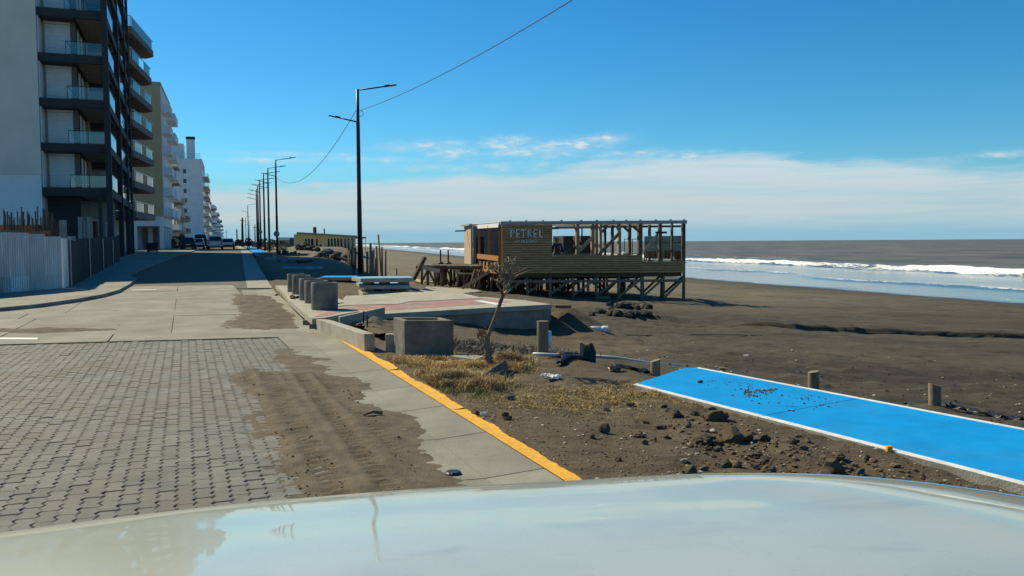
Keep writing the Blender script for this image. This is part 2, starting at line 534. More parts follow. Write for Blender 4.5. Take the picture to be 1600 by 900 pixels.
def proj(x, y, z):
    v = Vector((x, y, z - H))
    dd = v.dot(_d)
    return 800 + FPX * v.dot(_r) / dd, 450 - FPX * v.dot(_u) / dd
HOODX = [-200, 0, 100, 200, 300, 400, 500, 600, 700, 800, 880, 950, 1000, 1060, 1150, 1250, 1330, 1400, 1500, 1600, 1800]
HOODY = [872, 842, 829, 816, 804, 794, 785, 777, 770, 765, 761, 757, 753, 750, 748, 748, 752, 758, 770, 787, 825]

# ------------------------------------------------------------------ terrain
def seq(*segs):
    out = []
    for a, b, s in segs:
        n = max(1, int(round((b - a) / s)))
        out.extend(np.linspace(a, b, n, endpoint=False))
    return out
def geo(a, b, k, s0):
    out, x, s = [], a, s0
    while x < b:
        out.append(x); s *= k; x += s
    return out + [b]

def terrain_material():
    m = bpy.data.materials.new('sand_and_dirt'); m.use_nodes = True
    nt = m.node_tree; N, L = nt.nodes, nt.links
    b = N['Principled BSDF']
    tc = N.new('ShaderNodeTexCoord')
    def noise(s, d=8, r=.6, src=None, dist=0):
        n = N.new('ShaderNodeTexNoise'); n.inputs['Scale'].default_value = s
        n.inputs['Detail'].default_value = d; n.inputs['Roughness'].default_value = r; n.inputs['Distortion'].default_value = dist
        L.new(src or tc.outputs['Object'], n.inputs['Vector'])
        return n.outputs[0]
    def attr(nm):
        a = N.new('ShaderNodeAttribute'); a.attribute_name = nm
        return a.outputs['Fac']
    def mr(x, lo, hi, a=0., c=1.):
        n = N.new('ShaderNodeMapRange'); n.inputs[1].default_value = lo; n.inputs[2].default_value = hi
        n.inputs[3].default_value = a; n.inputs[4].default_value = c
        L.new(x, n.inputs[0]); return n.outputs[0]
    def mix(f, a, c, mode='MIX'):
        n = N.new('ShaderNodeMix'); n.data_type = 'RGBA'; n.blend_type = mode
        for i, x in ((0, f), (6, a), (7, c)):
            if isinstance(x, tuple): n.inputs[i].default_value = (*x, 1)
            elif isinstance(x, (int, float)): n.inputs[i].default_value = x
            else: L.new(x, n.inputs[i])
        return n.outputs[2]
    def mul(a, c):
        n = N.new('ShaderNodeMath'); n.operation = 'MULTIPLY'
        for i, x in ((0, a), (1, c)):
            if isinstance(x, (int, float)): n.inputs[i].default_value = x
            else: L.new(x, n.inputs[i])
        return n.outputs[0]
    st = N.new('ShaderNodeMapping'); st.inputs['Scale'].default_value = (.22, 1.0, 1); st.inputs['Rotation'].default_value = (0, 0, .12)
    L.new(tc.outputs['Object'], st.inputs[0])
    big = mr(noise(.35, 6, .6, st.outputs[0]), .35, .65)
    med = mr(noise(2.2, 8, .65), .36, .64)
    fine = mr(noise(26, 6, .75), .35, .68)
    beach = mix(big, (.052, .043, .026), (.108, .088, .056))
    dirt = mix(med, (.092, .066, .036), (.165, .120, .066))
    base = mix(attr('inland'), beach, dirt)
    base = mix(mul(attr('pale'), mr(big, 0, 1, .55, 1)), base, (.235, .19, .125))
    base = mix(mul(med, .35), base, mix(.5, base, (.03, .024, .018)))
    base = mix(mul(attr('dry'), mr(noise(9, 6, .7), .40, .60)), base, (.235, .165, .065))
    base = mix(mul(attr('green'), mr(noise(7, 6, .7), .42, .6)), base, (.15, .145, .035))
    base = mix(mr(fine, 0, 1, .0, .4), base, mix(.6, base, (.022, .017, .012)))
    base = mix(mul(attr('track'), .6), base, mix(.5, base, (.018, .014, .009)))
    da = N.new('ShaderNodeMapping'); da.inputs['Scale'].default_value = (.55, 1.5, 1); L.new(tc.outputs['Object'], da.inputs[0])
    dash = mul(mr(noise(2.1, 6, .62, da.outputs[0]), .56, .66), mr(attr('wet'), .0, .4, .62, .0))
    base = mix(dash, base, mix(.75, base, (.016, .012, .008)))
    lite = mr(noise(1.1, 7, .66, da.outputs[0]), .55, .68)
    base = mix(mul(lite, .35), base, (.185, .155, .11))
    shells = mr(noise(60, 2, .6), .705, .73)
    base = mix(mul(shells, .7), base, (.40, .36, .28))
    base = mix(mul(attr('wet'), .75), base, (.022, .019, .016))
    L.new(base, b.inputs['Base Color'])
    L.new(mr(attr('wet'), 0.2, 1, .92, .12), b.inputs['Roughness'])
    b.inputs['Specular IOR Level'].default_value = .35
    bp = N.new('ShaderNodeBump'); bp.inputs['Distance'].default_value = .085
    L.new(mr(attr('wet'), .1, .8, .9, .04), bp.inputs['Strength'])
    vo = N.new('ShaderNodeTexVoronoi'); vo.inputs['Scale'].default_value = 2.6; vo.feature = 'SMOOTH_F1'
    L.new(st.outputs[0], vo.inputs['Vector'])
    v2 = N.new('ShaderNodeMath'); v2.operation = 'MULTIPLY_ADD'; v2.inputs[1].default_value = .55
    L.new(mr(vo.outputs['Distance'], .05, .38), v2.inputs[0]); L.new(mul(noise(7, 8, .7), .8), v2.inputs[2])
    add = N.new('ShaderNodeMath'); add.operation = 'ADD'
    L.new(v2.outputs[0], add.inputs[0]); L.new(mul(noise(45, 5, .7), .35), add.inputs[1])
    L.new(add.outputs[0], bp.inputs['Height'])
    L.new(bp.outputs[0], b.inputs['Normal'])
    return m
M['terrain'] = terrain_material()

def blob(x, y, spots):
    t = np.zeros_like(x)
    for (px, py, r, s) in spots:
        p = P(px, py, -.02)
        t = np.maximum(t, s * np.exp(-(((x - p.x) / r) ** 2 + ((y - p.y) / r) ** 2)))
    return t
DRY = [(650, 572, .55, .9), (700, 585, .6, 1), (750, 590, .55, 1), (800, 572, .5, 1), (690, 605, .5, .8), (850, 625, .7, .75), (930, 625, .8, .9), (1010, 612, .7, .9), (780, 640, .6, .5), (1060, 622, .5, .7)]
GREEN = [(745, 622, .40, .45), (700, 618, .35, .35)]
def make_terrain():
    xs = np.array(sorted(set(np.round(geo(6, 0, 1, 1)[:0] + [-v for v in geo(42, 1500, 1.22, 3)] + seq((-42, -8, .7), (-8, -2.6, .12), (-2.6, 6.2, .055), (6.2, 12, .12), (12, 44, .4), (44, 130, 2)) + geo(130, 1500, 1.3, 5), 4))))
    ys = np.array(sorted(set(np.round(seq((-60, 3, 2), (3, 13, .055), (13, 20, .09), (20, 26.6, .16), (26.6, 28.0, .06), (28, 50, .25), (50, 140, 1.2)) + geo(140, 5000, 1.08, 2), 4))))
    X, Y = np.meshgrid(xs, ys)
    Z = ground(X, Y, True)
    # coarse far rows need no fine noise
    q = qof(X, Y); qs = shoreq(X, Y)
    wet = ss(qs, 39.0, 42.8) + 0 * X
    wet = np.clip(wet + .15 * fbm(X * .12, Y * .12, 5) * ss(qs, 30, 40), 0, 1)
    inland = 1 - ss(q, plat(Y) + 2.5 + fbm(X, Y, 4) * 1.5, plat(Y) + 6.5)
    pale = ss(Y, 34, 60) * (1 - ss(qs, 30, 41)) * .85
    trk = sum(np.exp(-((qs - c - .5 * fbm(Y * .04, Y * 0, int(c * 3))) / .30) ** 2) for c in (24.5, 26.3, 29.0, 30.9, 32.2, 34.1, 36.0)) * np.clip(.5 + 1.2 * fbm(X * .3, Y * .3, 44), 0, 1) * (Y > 20)
    wrack = np.exp(-((qs - 37.5 - 1.2 * fbm(Y * .06, Y * 0, 46)) / .5) ** 2) * np.clip(1.6 * fbm(X * .9, Y * .9, 47) + .2, 0, 1)
    trk = np.clip(trk + wrack, 0, 1)
    dry = blob(X, Y, DRY); green = blob(X, Y, GREEN)
    V = np.stack([X, Y, Z], -1).reshape(-1, 3)
    o = fast_mesh('ground', V, grid_faces(len(ys), len(xs)), M['terrain'], True,
                  dict(wet=wet.ravel(), inland=inland.ravel(), pale=pale.ravel(), dry=dry.ravel(), green=green.ravel(), track=trk.ravel()))
    return o
make_terrain()

# ------------------------------------------------------------------ sea
def sea_material():
    m = bpy.data.materials.new('sea_water'); m.use_nodes = True
    nt = m.node_tree; N, L = nt.nodes, nt.links
    b = N['Principled BSDF']
    tc = N.new('ShaderNodeTexCoord')
    mp = N.new('ShaderNodeMapping'); mp.inputs['Rotation'].default_value = (0, 0, .36); mp.inputs['Scale'].default_value = (1, .35, 1)
    L.new(tc.outputs['Object'], mp.inputs[0])
    def noise(s, d=6, r=.6):
        n = N.new('ShaderNodeTexNoise'); n.inputs['Scale'].default_value = s
        n.inputs['Detail'].default_value = d; n.inputs['Roughness'].default_value = r
        L.new(mp.outputs[0], n.inputs['Vector']); return n.outputs[0]
    def attr(nm):
        a = N.new('ShaderNodeAttribute'); a.attribute_name = nm; return a.outputs['Fac']
    fo = N.new('ShaderNodeMath'); fo.operation = 'ADD'
    L.new(attr('foam'), fo.inputs[0])
    fm = N.new('ShaderNodeMapRange'); fm.inputs[1].default_value = .3; fm.inputs[2].default_value = .7; fm.inputs[3].default_value = -.75; fm.inputs[4].default_value = .40
    nf = N.new('ShaderNodeMath'); nf.operation = 'MULTIPLY_ADD'; nf.inputs[1].default_value = .5
    L.new(noise(.45, 9, .7), nf.inputs[0])
    nh = N.new('ShaderNodeMath'); nh.operation = 'MULTIPLY'; nh.inputs[1].default_value = .5
    L.new(noise(3.2, 7, .72), nh.inputs[0]); L.new(nh.outputs[0], nf.inputs[2])
    L.new(nf.outputs[0], fm.inputs[0]); L.new(fm.outputs[0], fo.inputs[1])
    fs = N.new('ShaderNodeMapRange'); fs.inputs[1].default_value = .28; fs.inputs[2].default_value = .55
    L.new(fo.outputs[0], fs.inputs[0])
    sh = N.new('ShaderNodeMix'); sh.data_type = 'RGBA'
    L.new(attr('deep'), sh.inputs[0])
    sh.inputs[6].default_value = (.13, .11, .08, 1); sh.inputs[7].default_value = (.122, .118, .092, 1)
    vr = N.new('ShaderNodeMix'); vr.data_type = 'RGBA'; vr.blend_type = 'MULTIPLY'; vr.inputs[0].default_value = 1
    rg = N.new('ShaderNodeMapRange'); rg.inputs[1].default_value = .35; rg.inputs[2].default_value = .65; rg.inputs[3].default_value = .58; rg.inputs[4].default_value = 1.30
    L.new(noise(.09, 8, .65), rg.inputs[0])
    cc = N.new('ShaderNodeCombineColor')
    for i in range(3): L.new(rg.outputs[0], cc.inputs[i])
    L.new(sh.outputs[2], vr.inputs[6]); L.new(cc.outputs[0], vr.inputs[7])
    mx = N.new('ShaderNodeMix'); mx.data_type = 'RGBA'
    L.new(fs.outputs[0], mx.inputs[0]); L.new(vr.outputs[2], mx.inputs[6]); mx.inputs[7].default_value = (.80, .80, .76, 1)
    L.new(mx.outputs[2], b.inputs['Base Color'])
    def mr(x, a, c, lo=0., hi=1.):
        n = N.new('ShaderNodeMapRange'); n.inputs[1].default_value = lo; n.inputs[2].default_value = hi; n.inputs[3].default_value = a; n.inputs[4].default_value = c
        L.new(x, n.inputs[0]); return n.outputs[0]
    ro = N.new('ShaderNodeMath'); ro.operation = 'MAXIMUM'
    L.new(mr(attr('deep'), .12, .55), ro.inputs[0]); L.new(mr(fs.outputs[0], 0, .8), ro.inputs[1])
    L.new(ro.outputs[0], b.inputs['Roughness'])
    L.new(mr(attr('deep'), .5, .22), b.inputs['Specular IOR Level'])
    bp = N.new('ShaderNodeBump'); bp.inputs['Distance'].default_value = .5
    L.new(mr(attr('deep'), .06, .55), bp.inputs['Strength'])
    ad = N.new('ShaderNodeMath'); ad.operation = 'ADD'
    L.new(noise(.5, 8, .6), ad.inputs[0])
    n2 = N.new('ShaderNodeMath'); n2.operation = 'MULTIPLY'; n2.inputs[1].default_value = .25
    L.new(noise(2.5, 6, .6), n2.inputs[0]); L.new(n2.outputs[0], ad.inputs[1])
    L.new(ad.outputs[0], bp.inputs['Height']); L.new(bp.outputs[0], b.inputs['Normal'])
    return m
M['sea'] = sea_material()
def make_sea():
    ws = np.array(seq((-7, 14, .7), (14, 27, .9), (27, 45, .35), (45, 90, 1.2)) + geo(90, 14000, 1.14, 2))
    ys = np.array([-v for v in geo(40, 3000, 1.25, 6)][::-1] + seq((-36, 20, 4), (20, 190, .8), (190, 420, 3)) + geo(420, 14000, 1.12, 6))
    W, Y = np.meshgrid(ws, ys)
    cx = kx(Y) + (44 + coastshift(Y)) / .935
    wob = fbm(Y * .05, Y * 0 + 2, 3) * 3 + fbm(Y * .4, W * .0, 7) * .5
    X = cx + W / .935
    W = W + wob
    near = np.exp(-np.abs(W - 36) / 60)
    b0 = 33 + fbm(Y * .025, Y * 0, 12) * 4 + fbm(Y * .11, Y * 0, 17) * 1.2          # crest of the breaker
    stren = np.clip(.95 + 1.0 * fbm(Y * .03, Y * 0, 23), .45, 1.15)
    s = W - b0
    crest = np.where(s > 0, np.exp(-(s / 3.2) ** 2), np.exp(-(s / 1.5) ** 2)) * .62 * stren
    lump = fbm(X * .9, Y * .9, 19, 4) * .35 * np.exp(-((s + 1.5) / 3) ** 2)
    b1 = 12 + fbm(Y * .03, Y * 0, 40) * 5
    s1 = W - b1
    sw1 = np.where(s1 > 0, np.exp(-(s1 / 2.2) ** 2), np.exp(-(s1 / .9) ** 2)) * .14
    swell = (np.sin(W * .25 + fbm(Y * .02, W * .02, 50) * 5) * .14 + fbm(W * .12, Y * .04, 61) * .35) * ss(W, 38, 60) * (1 - ss(W, 300, 900))
    z = SEA + crest + lump + sw1 + swell
    z = z + np.where(W < 4, -.02 * (4 - W) * 0, 0)
    far = 1 - ss(Y, 380, 700)
    foam = 1.15 * np.exp(-np.clip(np.where(s > 0, s / 1.1, -s / 3.3), 0, 9) ** 2) * stren
    foam = np.maximum(foam, .54 * np.exp(-((W - 25 - fbm(Y * .04, Y * 0, 71) * 5) / 3.5) ** 2))
    foam = np.maximum(foam, .62 * np.exp(-(s1 / .8) ** 2))
    foam = np.maximum(foam, .60 * np.exp(-((W - .8 - fbm(Y * .08, Y * 0, 77) * 1.4) / .35) ** 2))
    foam = np.maximum(foam, .58 * np.exp(-((W - 51 - fbm(Y * .05, Y * 0, 87) * 9) / 1.2) ** 2) * ss(fbm(Y * .03, Y * 0, 91), .05, .3))
    foam = np.where(Y > 150, np.maximum(foam, .62 * np.exp(-((W - 14) / 7) ** 2)), foam)
    deep = ss(W, 26, 60)
    fast_mesh('sea', np.stack([X, Y, z], -1).reshape(-1, 3), grid_faces(len(ys), len(ws))[:, ::-1] if False else grid_faces(len(ys), len(ws)),
              M['sea'], True, dict(foam=foam.ravel(), deep=deep.ravel()))
make_sea()

# ------------------------------------------------------------------ road: block paving, concrete panels, gutter, yellow edge
E1 = Vector((.959, .284, 0)); E2 = TN
A0 = P(445, 527, 0)                                   # where the paving meets the concrete at the gutter
AS = Vector((.982, .189, 0))
bed = MB()
_b = [K0 + NN * -.80 + TN * -9, A0 + AS * .1 + TN * .05, A0 - AS * 16 + TN * .05, K0 - NN * 16 + TN * -9]
bed.prism([(p.x, p.y) for p in _b], -.06, -.0125)
road_bed = tag(bed.build('block_road', M['joint']), kind='structure')

def make_pavers():
    Lp, Wp, g, am = .225, .1125, .0045, .015
    prof = [(0, 0), (.125, 1), (.375, -1), (.5, 0), (.625, 1), (.875, -1), (1, 0)]
    outer = [(-Wp / 2 + g / 2 + o * am, (s - .5) * (Lp - g)) for s, o in prof]
    outer = [(x + Wp - g, y) for x, y in outer] + outer[::-1]
    c = .006
    def inset(p):
        x, y = p
        return (x * (1 - 2 * c / Wp) if abs(x) > .02 else x, y * (1 - 2 * c / Lp))
    n = len(outer)
    V = [(x, y, -.020) for x, y in outer] + [(x, y, -.005) for x, y in outer] + [(*inset(p), 0) for p in outer]
    Fc = []
    for k in range(2):
        for i in range(n):
            j = (i + 1) % n
            Fc.append((k * n + i, k * n + j, (k + 1) * n + j, (k + 1) * n + i))
    Fc.append(tuple(range(2 * n, 3 * n)))
    me = bpy.data.meshes.new('brick'); me.from_pydata(V, [], Fc)
    bm = bmesh.new(); bm.from_mesh(me); bmesh.ops.recalc_face_normals(bm, faces=bm.faces)
    bm.to_mesh(me); bm.free()
    me.materials.append(M['paver'])
    cells = []
    rot = Matrix.Identity(3)
    edge_n = Vector((-AS.y, AS.x, 0))
    for i in range(-125, 0):
        for j in range(-16, 90):
            p = K0 + E1 * (-.98 + (i + .4) * Wp) + E2 * ((j + (.5 if i % 2 else 0)) * Lp)
            if (p - A0).dot(edge_n) > -.11 or p.x < -13 or p.y < 2.8:
                continue
            if (p - K0).dot(NN) > -.99:
                continue
            px, py = proj(p.x, p.y, 0)
            hood = np.interp(px, HOODX, HOODY)
            vis = -30 < px < 1600 and py < hood + 14
            if not (-900 < px):
                continue
            dip = .012 * float(fbm(np.array(p.x * .8), np.array(p.y * .8), 3)) * .5 - .003
            Mx = Matrix(((E1.x, E2.x, 0, p.x), (E1.y, E2.y, 0, p.y), (0, 0, 1, dip + random.uniform(-.0025, .0025)), (0, 0, 0, 1)))
            Mx = Mx @ Matrix.Rotation(random.gauss(0, .012), 4, 'X') @ Matrix.Rotation(random.gauss(0, .012), 4, 'Y') @ Matrix.Rotation(random.gauss(0, .015), 4, 'Z')
            cells.append((0 if vis else 1, p.length, Mx))
    cells.sort(key=lambda c: (c[0], c[1]))
    for v, d, Mx in cells[:300]:
        o = bpy.data.objects.new('brick', me); COL.objects.link(o)
        o.parent = road_bed; o.matrix_basis = Mx
    va = np.array(V); rest = cells[300:]
    VV, FF, LT = [], [], []
    allv = np.concatenate([(np.array(Mx)[:3, :3] @ va.T).T + np.array(Mx)[:3, 3] for _, _, Mx in rest])
    nv = len(va)
    faces = []
    for k in range(len(rest)):
        o = k * nv
        faces.extend([tuple(i + o for i in f) for f in Fc])
    me2 = bpy.data.meshes.new('paving_blocks'); me2.from_pydata(allv.tolist(), [], faces)
    me2.materials.append(M['paver_mass'])
    o = bpy.data.objects.new('paving_blocks', me2); COL.objects.link(o); o.parent = road_bed; o['kind'] = 'stuff'
make_pavers()

def quad_panel(mb, c, th=.10, gap=.008):
    ctr = sum((Vector(p) for p in c), Vector()) / 4
    pts = []
    for p in c:
        p = Vector(p); dlt = (ctr - p); dlt.z = 0
        pts.append(p + dlt.normalized() * gap)
    vs = [(p.x, p.y, p.z - th) for p in pts] + [(p.x, p.y, p.z) for p in pts]
    mb.add(vs, [(0, 3, 2, 1), (4, 5, 6, 7), (0, 1, 5, 4), (1, 2, 6, 5), (2, 3, 7, 6), (3, 0, 4, 7)])
    return mb

cross = MB()
def CR(a, b, dz=0):
    p = A0 + AS * a + TN * b
    return Vector((p.x, p.y, float(zroad(p.y)) + dz))
cross.add([CR(-.05, 0, -.05), CR(.05, 17, -.05), CR(-30, 17, -.05), CR(-30, 0, -.05)], [(0, 1, 2, 3)])
crossing = tag(cross.build('street_crossing', M['joint']), kind='structure')
rows = [.02, 1.35, 5.3, 6.7, 10.6, 14.2, 17.1]
for r in range(len(rows) - 1):
    if r == 0:
        cols = [0, -2.9, -5.8, -8.7, -11.6, -14.5, -18, -22, -27]
    else:
        cols = [0, -1.9 if r % 2 else -3.4, -4.2, -7.6, -11.2, -15, -19, -24, -30]
        cols = [cols[0]] + ([] if r % 2 == 0 else [cols[1]]) + [-4.4 - .4 * (r % 3), -8.2, -12, -16, -20, -25, -30]
    for k in range(len(cols) - 1):
        jz = random.uniform(-.006, .006)
        c = [CR(cols[k + 1], rows[r], jz), CR(cols[k], rows[r], jz + random.uniform(-.004, .004)), CR(cols[k], rows[r + 1], jz), CR(cols[k + 1], rows[r + 1], jz + random.uniform(-.004, .004))]
        quad_panel(MB(), c, .09, .013).build('concrete_panel', M['concrete_panel'], crossing)

def strip(q0, q1, ys, dz):
    V, Fc = [], []
    for y in ys:
        for q in (q0, q1):
            x = float(kx(y)) + q / .935
            V.append((x, y, float(zroad(y)) + dz))
    for i in range(len(ys) - 1):
        Fc.append((2 * i, 2 * i + 1, 2 * i + 3, 2 * i + 2))
    return MB().add(V, Fc)
ysf = [28.5 + i * 1.5 for i in range(60)] + [120 * 1.12 ** i for i in range(22)]
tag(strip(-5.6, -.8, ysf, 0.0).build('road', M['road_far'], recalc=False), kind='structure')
def bedfill():
    V = [CR(.75, 15.5, -.03), CR(-14, 15.5, -.03), Vector((float(kx(40)) - 6, 40, float(zroad(40)) - .02)), Vector((float(kx(40)) - .1, 40, float(zroad(40)) - .02))]
    tag(MB().add(V, [(0, 3, 2, 1)]).build('road_base', M['road_far'], recalc=False), kind='structure')
bedfill()
# gutter of cast panels with a shallow V, then a plain run
gut = tag(strip(-1.25, .0, [2 + i for i in range(28)], -.022).build('gutter', M['joint'], recalc=False), kind='structure')
s = -4.0
def gp(q, v, dz):
    y = K0.y + v * .931 + q * .36
    return Vector((float(kx(y)) + q / .935, y, float(zroad(y)) + dz))
while s < 24:
    ln = random.choice((1.25, 1.4, 1.5, 1.6))
    e = .006
    for (qa, qb, za, zb_) in ((-.98, -.54, .004, -.012), (-.5385, -.0, -.012, .018)):
        c = [gp(qa, s + e, za), gp(qb, s + e, zb_), gp(qb, s + ln - e, zb_), gp(qa, s + ln - e, za)]
        quad_panel(MB(), c, .08, .002).build('gutter_panel', M['concrete_panel'], gut)
    s += ln
tag(strip(-.8, 0, ysf, .012).build('far_gutter', M['concrete'], recalc=False), kind='structure')
# yellow painted edge, ragged on the dirt side
def yellow():
    V, Fc = [], []
    n = 340
    for i in range(n + 1):
        v = -1.6 + 12.6 * i / n
        gapd = any(abs(v - c) < w for c, w in ((2.02 + .6, .012), (5.35, .05), (8.95, .10)))
        w = .145 + .045 * float(fbm(np.array(v * 2.2), np.array(0.), 5)) + .02 * float(fbm(np.array(v * 14), np.array(0.), 6))
        if gapd: w = .01
        for q in (-.095, -.095 + w * .5, -.095 + w):
            V.append(gp(q, v, .0235 + max(0, q) * .10))
    for i in range(n):
        for k in range(2):
            a = 3 * i + k
            Fc.append((a, a + 1, a + 4, a + 3))
    tag(MB().add(V, Fc).build('yellow_kerb_line', M['yellow'], recalc=False), kind='structure')
yellow()

# loose dirt spread over the road
def poly_sdf(x, y, poly):
    d = np.full(x.shape, 1e9); inside = np.zeros(x.shape, bool)
    n = len(poly)
    for i in range(n):
        ax, ay = poly[i]; bx, by = poly[(i + 1) % n]
        ex, ey = bx - ax, by - ay
        t = np.clip(((x - ax) * ex + (y - ay) * ey) / (ex * ex + ey * ey), 0, 1)
        d = np.minimum(d, np.hypot(x - ax - t * ex, y - ay - t * ey))
        with np.errstate(divide='ignore', invalid='ignore'):
            c = ((ay > y) != (by > y)) & (x < ex * (y - ay) / (by - ay) + ax)
        inside ^= c
    return np.where(inside, d, -d)
def mat_dirt():
    m = mat('road_dirt', (.122, .094, .058), .95, .38, 4, .8, 50, speck=.45, speck_col=(.065, .05, .032))
    return m
M['road_dirt'] = mat_dirt()
def dirt_patch(name, pxs, step=.03, h=.022, seed=0, rag=.18, tracks=()):
    poly = [(p.x, p.y) for p in (P(a, b, 0) for a, b in pxs)]
    a = np.array(poly)
    xs = np.arange(a[:, 0].min() - .3, a[:, 0].max() + .3, step); ys = np.arange(a[:, 1].min() - .3, a[:, 1].max() + .3, step)
    X, Y = np.meshgrid(xs, ys)
    d = poly_sdf(X, Y, poly) + rag * fbm(X * 2.2, Y * 2.2, seed, 5)
    z = zroad(Y) - .0075 + h * ss(d, -.05, .55) * (1 + .9 * fbm(X * 3, Y * 3, seed + 5, 5)) + .0075 * fbm(X * 11, Y * 11, seed + 9, 4)
    qx = (X - K0.x) * NN.x + (Y - K0.y) * NN.y; vx = (X - K0.x) * TN.x + (Y - K0.y) * TN.y
    z = z + .013 * ss(qx, -1.35, -1.02) * (1 - .85 * ss(qx, -.95, -.6))
    for (q0, w, dep, bend) in tracks:
        c = q0 + bend * vx + .02 * fbm(vx * .8, vx * 0, 3)
        prof = np.exp(-((qx - c) / w) ** 4)
        tread = .45 + .55 * np.sign(np.sin(vx * 52 + np.abs(qx - c) * 34))
        z = z - dep * prof * tread * ss(d, .05, .3)
        z = z + dep * .9 * np.exp(-((np.abs(qx - c) - w * 1.25) / .03) ** 2) * ss(d, .05, .3)
    z = z - .012 * ss(-d, 0, .25)
    keep = d > -.3
    fast_mesh(name, np.stack([X, Y, z], -1).reshape(-1, 3), grid_faces(len(ys), len(xs), keep), M['road_dirt'], True, kind='stuff')
dirt_patch('dirt_patch', [(352, 588), (380, 572), (430, 578), (500, 580), (562, 600), (556, 625), (622, 650), (648, 690), (664, 720), (706, 764), (710, 805), (470, 806), (440, 740), (400, 680), (372, 640)],
           seed=11, h=.026, tracks=((-1.55, .10, .012, 0), (-1.22, .09, .014, .01), (-.88, .10, .012, -.012), (-1.85, .07, .008, .01)))
dirt_patch('dirt_patch', [(440, 545), (480, 560), (500, 580), (430, 580), (400, 565)], seed=15, h=.014, rag=.4)
dirt_patch('dirt_patch', [(345, 512), (370, 490), (355, 474), (372, 464), (425, 466), (455, 480), (470, 500), (462, 512), (400, 514)], step=.04, h=.05, seed=21, rag=.3)
dirt_patch('dirt_patch', [(-40, 521), (60, 522), (120, 519), (185, 516), (195, 513), (120, 512), (60, 513), (-40, 513)], step=.05, h=.05, seed=31, rag=.12)
dirt_patch('dirt_patch', [(160, 488), (180, 484), (198, 486), (180, 489)], step=.05, h=.02, seed=35, rag=.2)
dirt_patch('dirt_patch', [(163, 509), (185, 505), (204, 508), (185, 511)], step=.05, h=.02, seed=36, rag=.2)
# flat white line left on the crossing
w = MB()
_c = [CR(-5.0, 1.0, .008), CR(-5.0, 1.22, .008), CR(-6.6, 1.22, .008), CR(-6.6, 1.0, .008)]
p0, p1, p2, p3 = P(60, 527.5, .012), P(58, 530.5, .012), P(-60, 530, .012), P(-60, 527, .012)
tag(MB().add([p0, p1, p2, p3], [(0, 1, 2, 3)]).build('white_line', M['white_paint']), kind='structure')
p0, p1, p2, p3 = P(245, 452.6, .120), P(245, 453.6, .120), P(206, 453.8, .120), P(206, 452.8, .120)
tag(MB().add([p0, p1, p2, p3], [(0, 1, 2, 3)]).build('white_line', M['white_paint']), kind='structure')

# pavement on the land side: rounded corner, then along the road
def pavement():
    V = [P(x, y, .10) for x, y in ((-500, 512), (-200, 492), (0, 481), (60, 476), (120, 469), (160, 463), (186, 457), (203, 449), (214, 442))]
    e = [(-5.62, 36), (-5.62, 42), (-9.4, 42), (-20, 42), (-34, 42)]
    pts = [(p.x, p.y) for p in V] + [(float(kx(y)) + q / .935, y) for q, y in e] + [(-60, 38), (-60, 26)]
    zt = [max(.10, float(zroad(y)) + .10) for x, y in pts]
    mb = MB().prism(pts, -.2, lambda i: zt[i])
    tag(mb.build('corner_pavement', M['concrete_panel']), kind='structure')
    ys = [42 + i * 3 for i in range(30)] + [132 * 1.12 ** i for i in range(20)]
    V, Fc = [], []
    for y in ys:
        for q, dz in ((-24, .095), (-5.62, .095), (-5.62, -.1)):
            V.append((float(kx(y)) + q / .935, y, float(zroad(y)) + dz))
    for i in range(len(ys) - 1):
        for k in range(2):
            a = 3 * i + k
            Fc.append((a, a + 1, a + 4, a + 3))
    tag(MB().add(V, Fc).build('pavement', M['concrete_panel'], recalc=False), kind='structure')
pavement()

# ------------------------------------------------------------------ buildings
def frame(o, n, t):
    o = Vector(o)
    return Matrix(((n.x, t.x, 0, o.x), (n.y, t.y, 0, o.y), (0, 0, 1, o.z), (0, 0, 0, 1)))
def part(root, name, lo, hi, m, F, kids=None):
    return MB().box(lo, hi, F).build(name, M[m] if isinstance(m, str) else m, root)
def window(root, F, a0, a1, b0, b1, z0, z1, out, fr='render_white', pane='dark_window'):
    """a framed window on a wall; out = 'n' faces the sea (a = wall plane), 'b' faces the camera (b = wall plane)"""
    fw = .07
    mb, pn = MB(), MB()
    if out == 'b':
        for lo, hi in (((a0, b0 - .06, z0), (a0 + fw, b0 + .02, z1)), ((a1 - fw, b0 - .06, z0), (a1, b0 + .02, z1)), ((a0 + fw, b0 - .06, z0), (a1 - fw, b0 + .02, z0 + fw)), ((a0 + fw, b0 - .06, z1 - fw), (a1 - fw, b0 + .02, z1))):
            mb.box(lo, hi, F)
        pn.box((a0 + fw, b0 - .02, z0 + fw), (a1 - fw, b0 + .01, z1 - fw), F)
    else:
        for lo, hi in (((a0 - .02, b0, z0), (a0 + .06, b0 + fw, z1)), ((a0 - .02, b1 - fw, z0), (a0 + .06, b1, z1)), ((a0 - .02, b0 + fw, z0), (a0 + .06, b1 - fw, z0 + fw)), ((a0 - .02, b0 + fw, z1 - fw), (a0 + .06, b1 - fw, z1))):
            mb.box(lo, hi, F)
        pn.box((a0 - .01, b0 + fw, z0 + fw), (a0 + .02, b1 - fw, z1 - fw), F)
    w = mb.build('window', M[fr], root)
    pn.build('pane', M[pane], w)
    return w

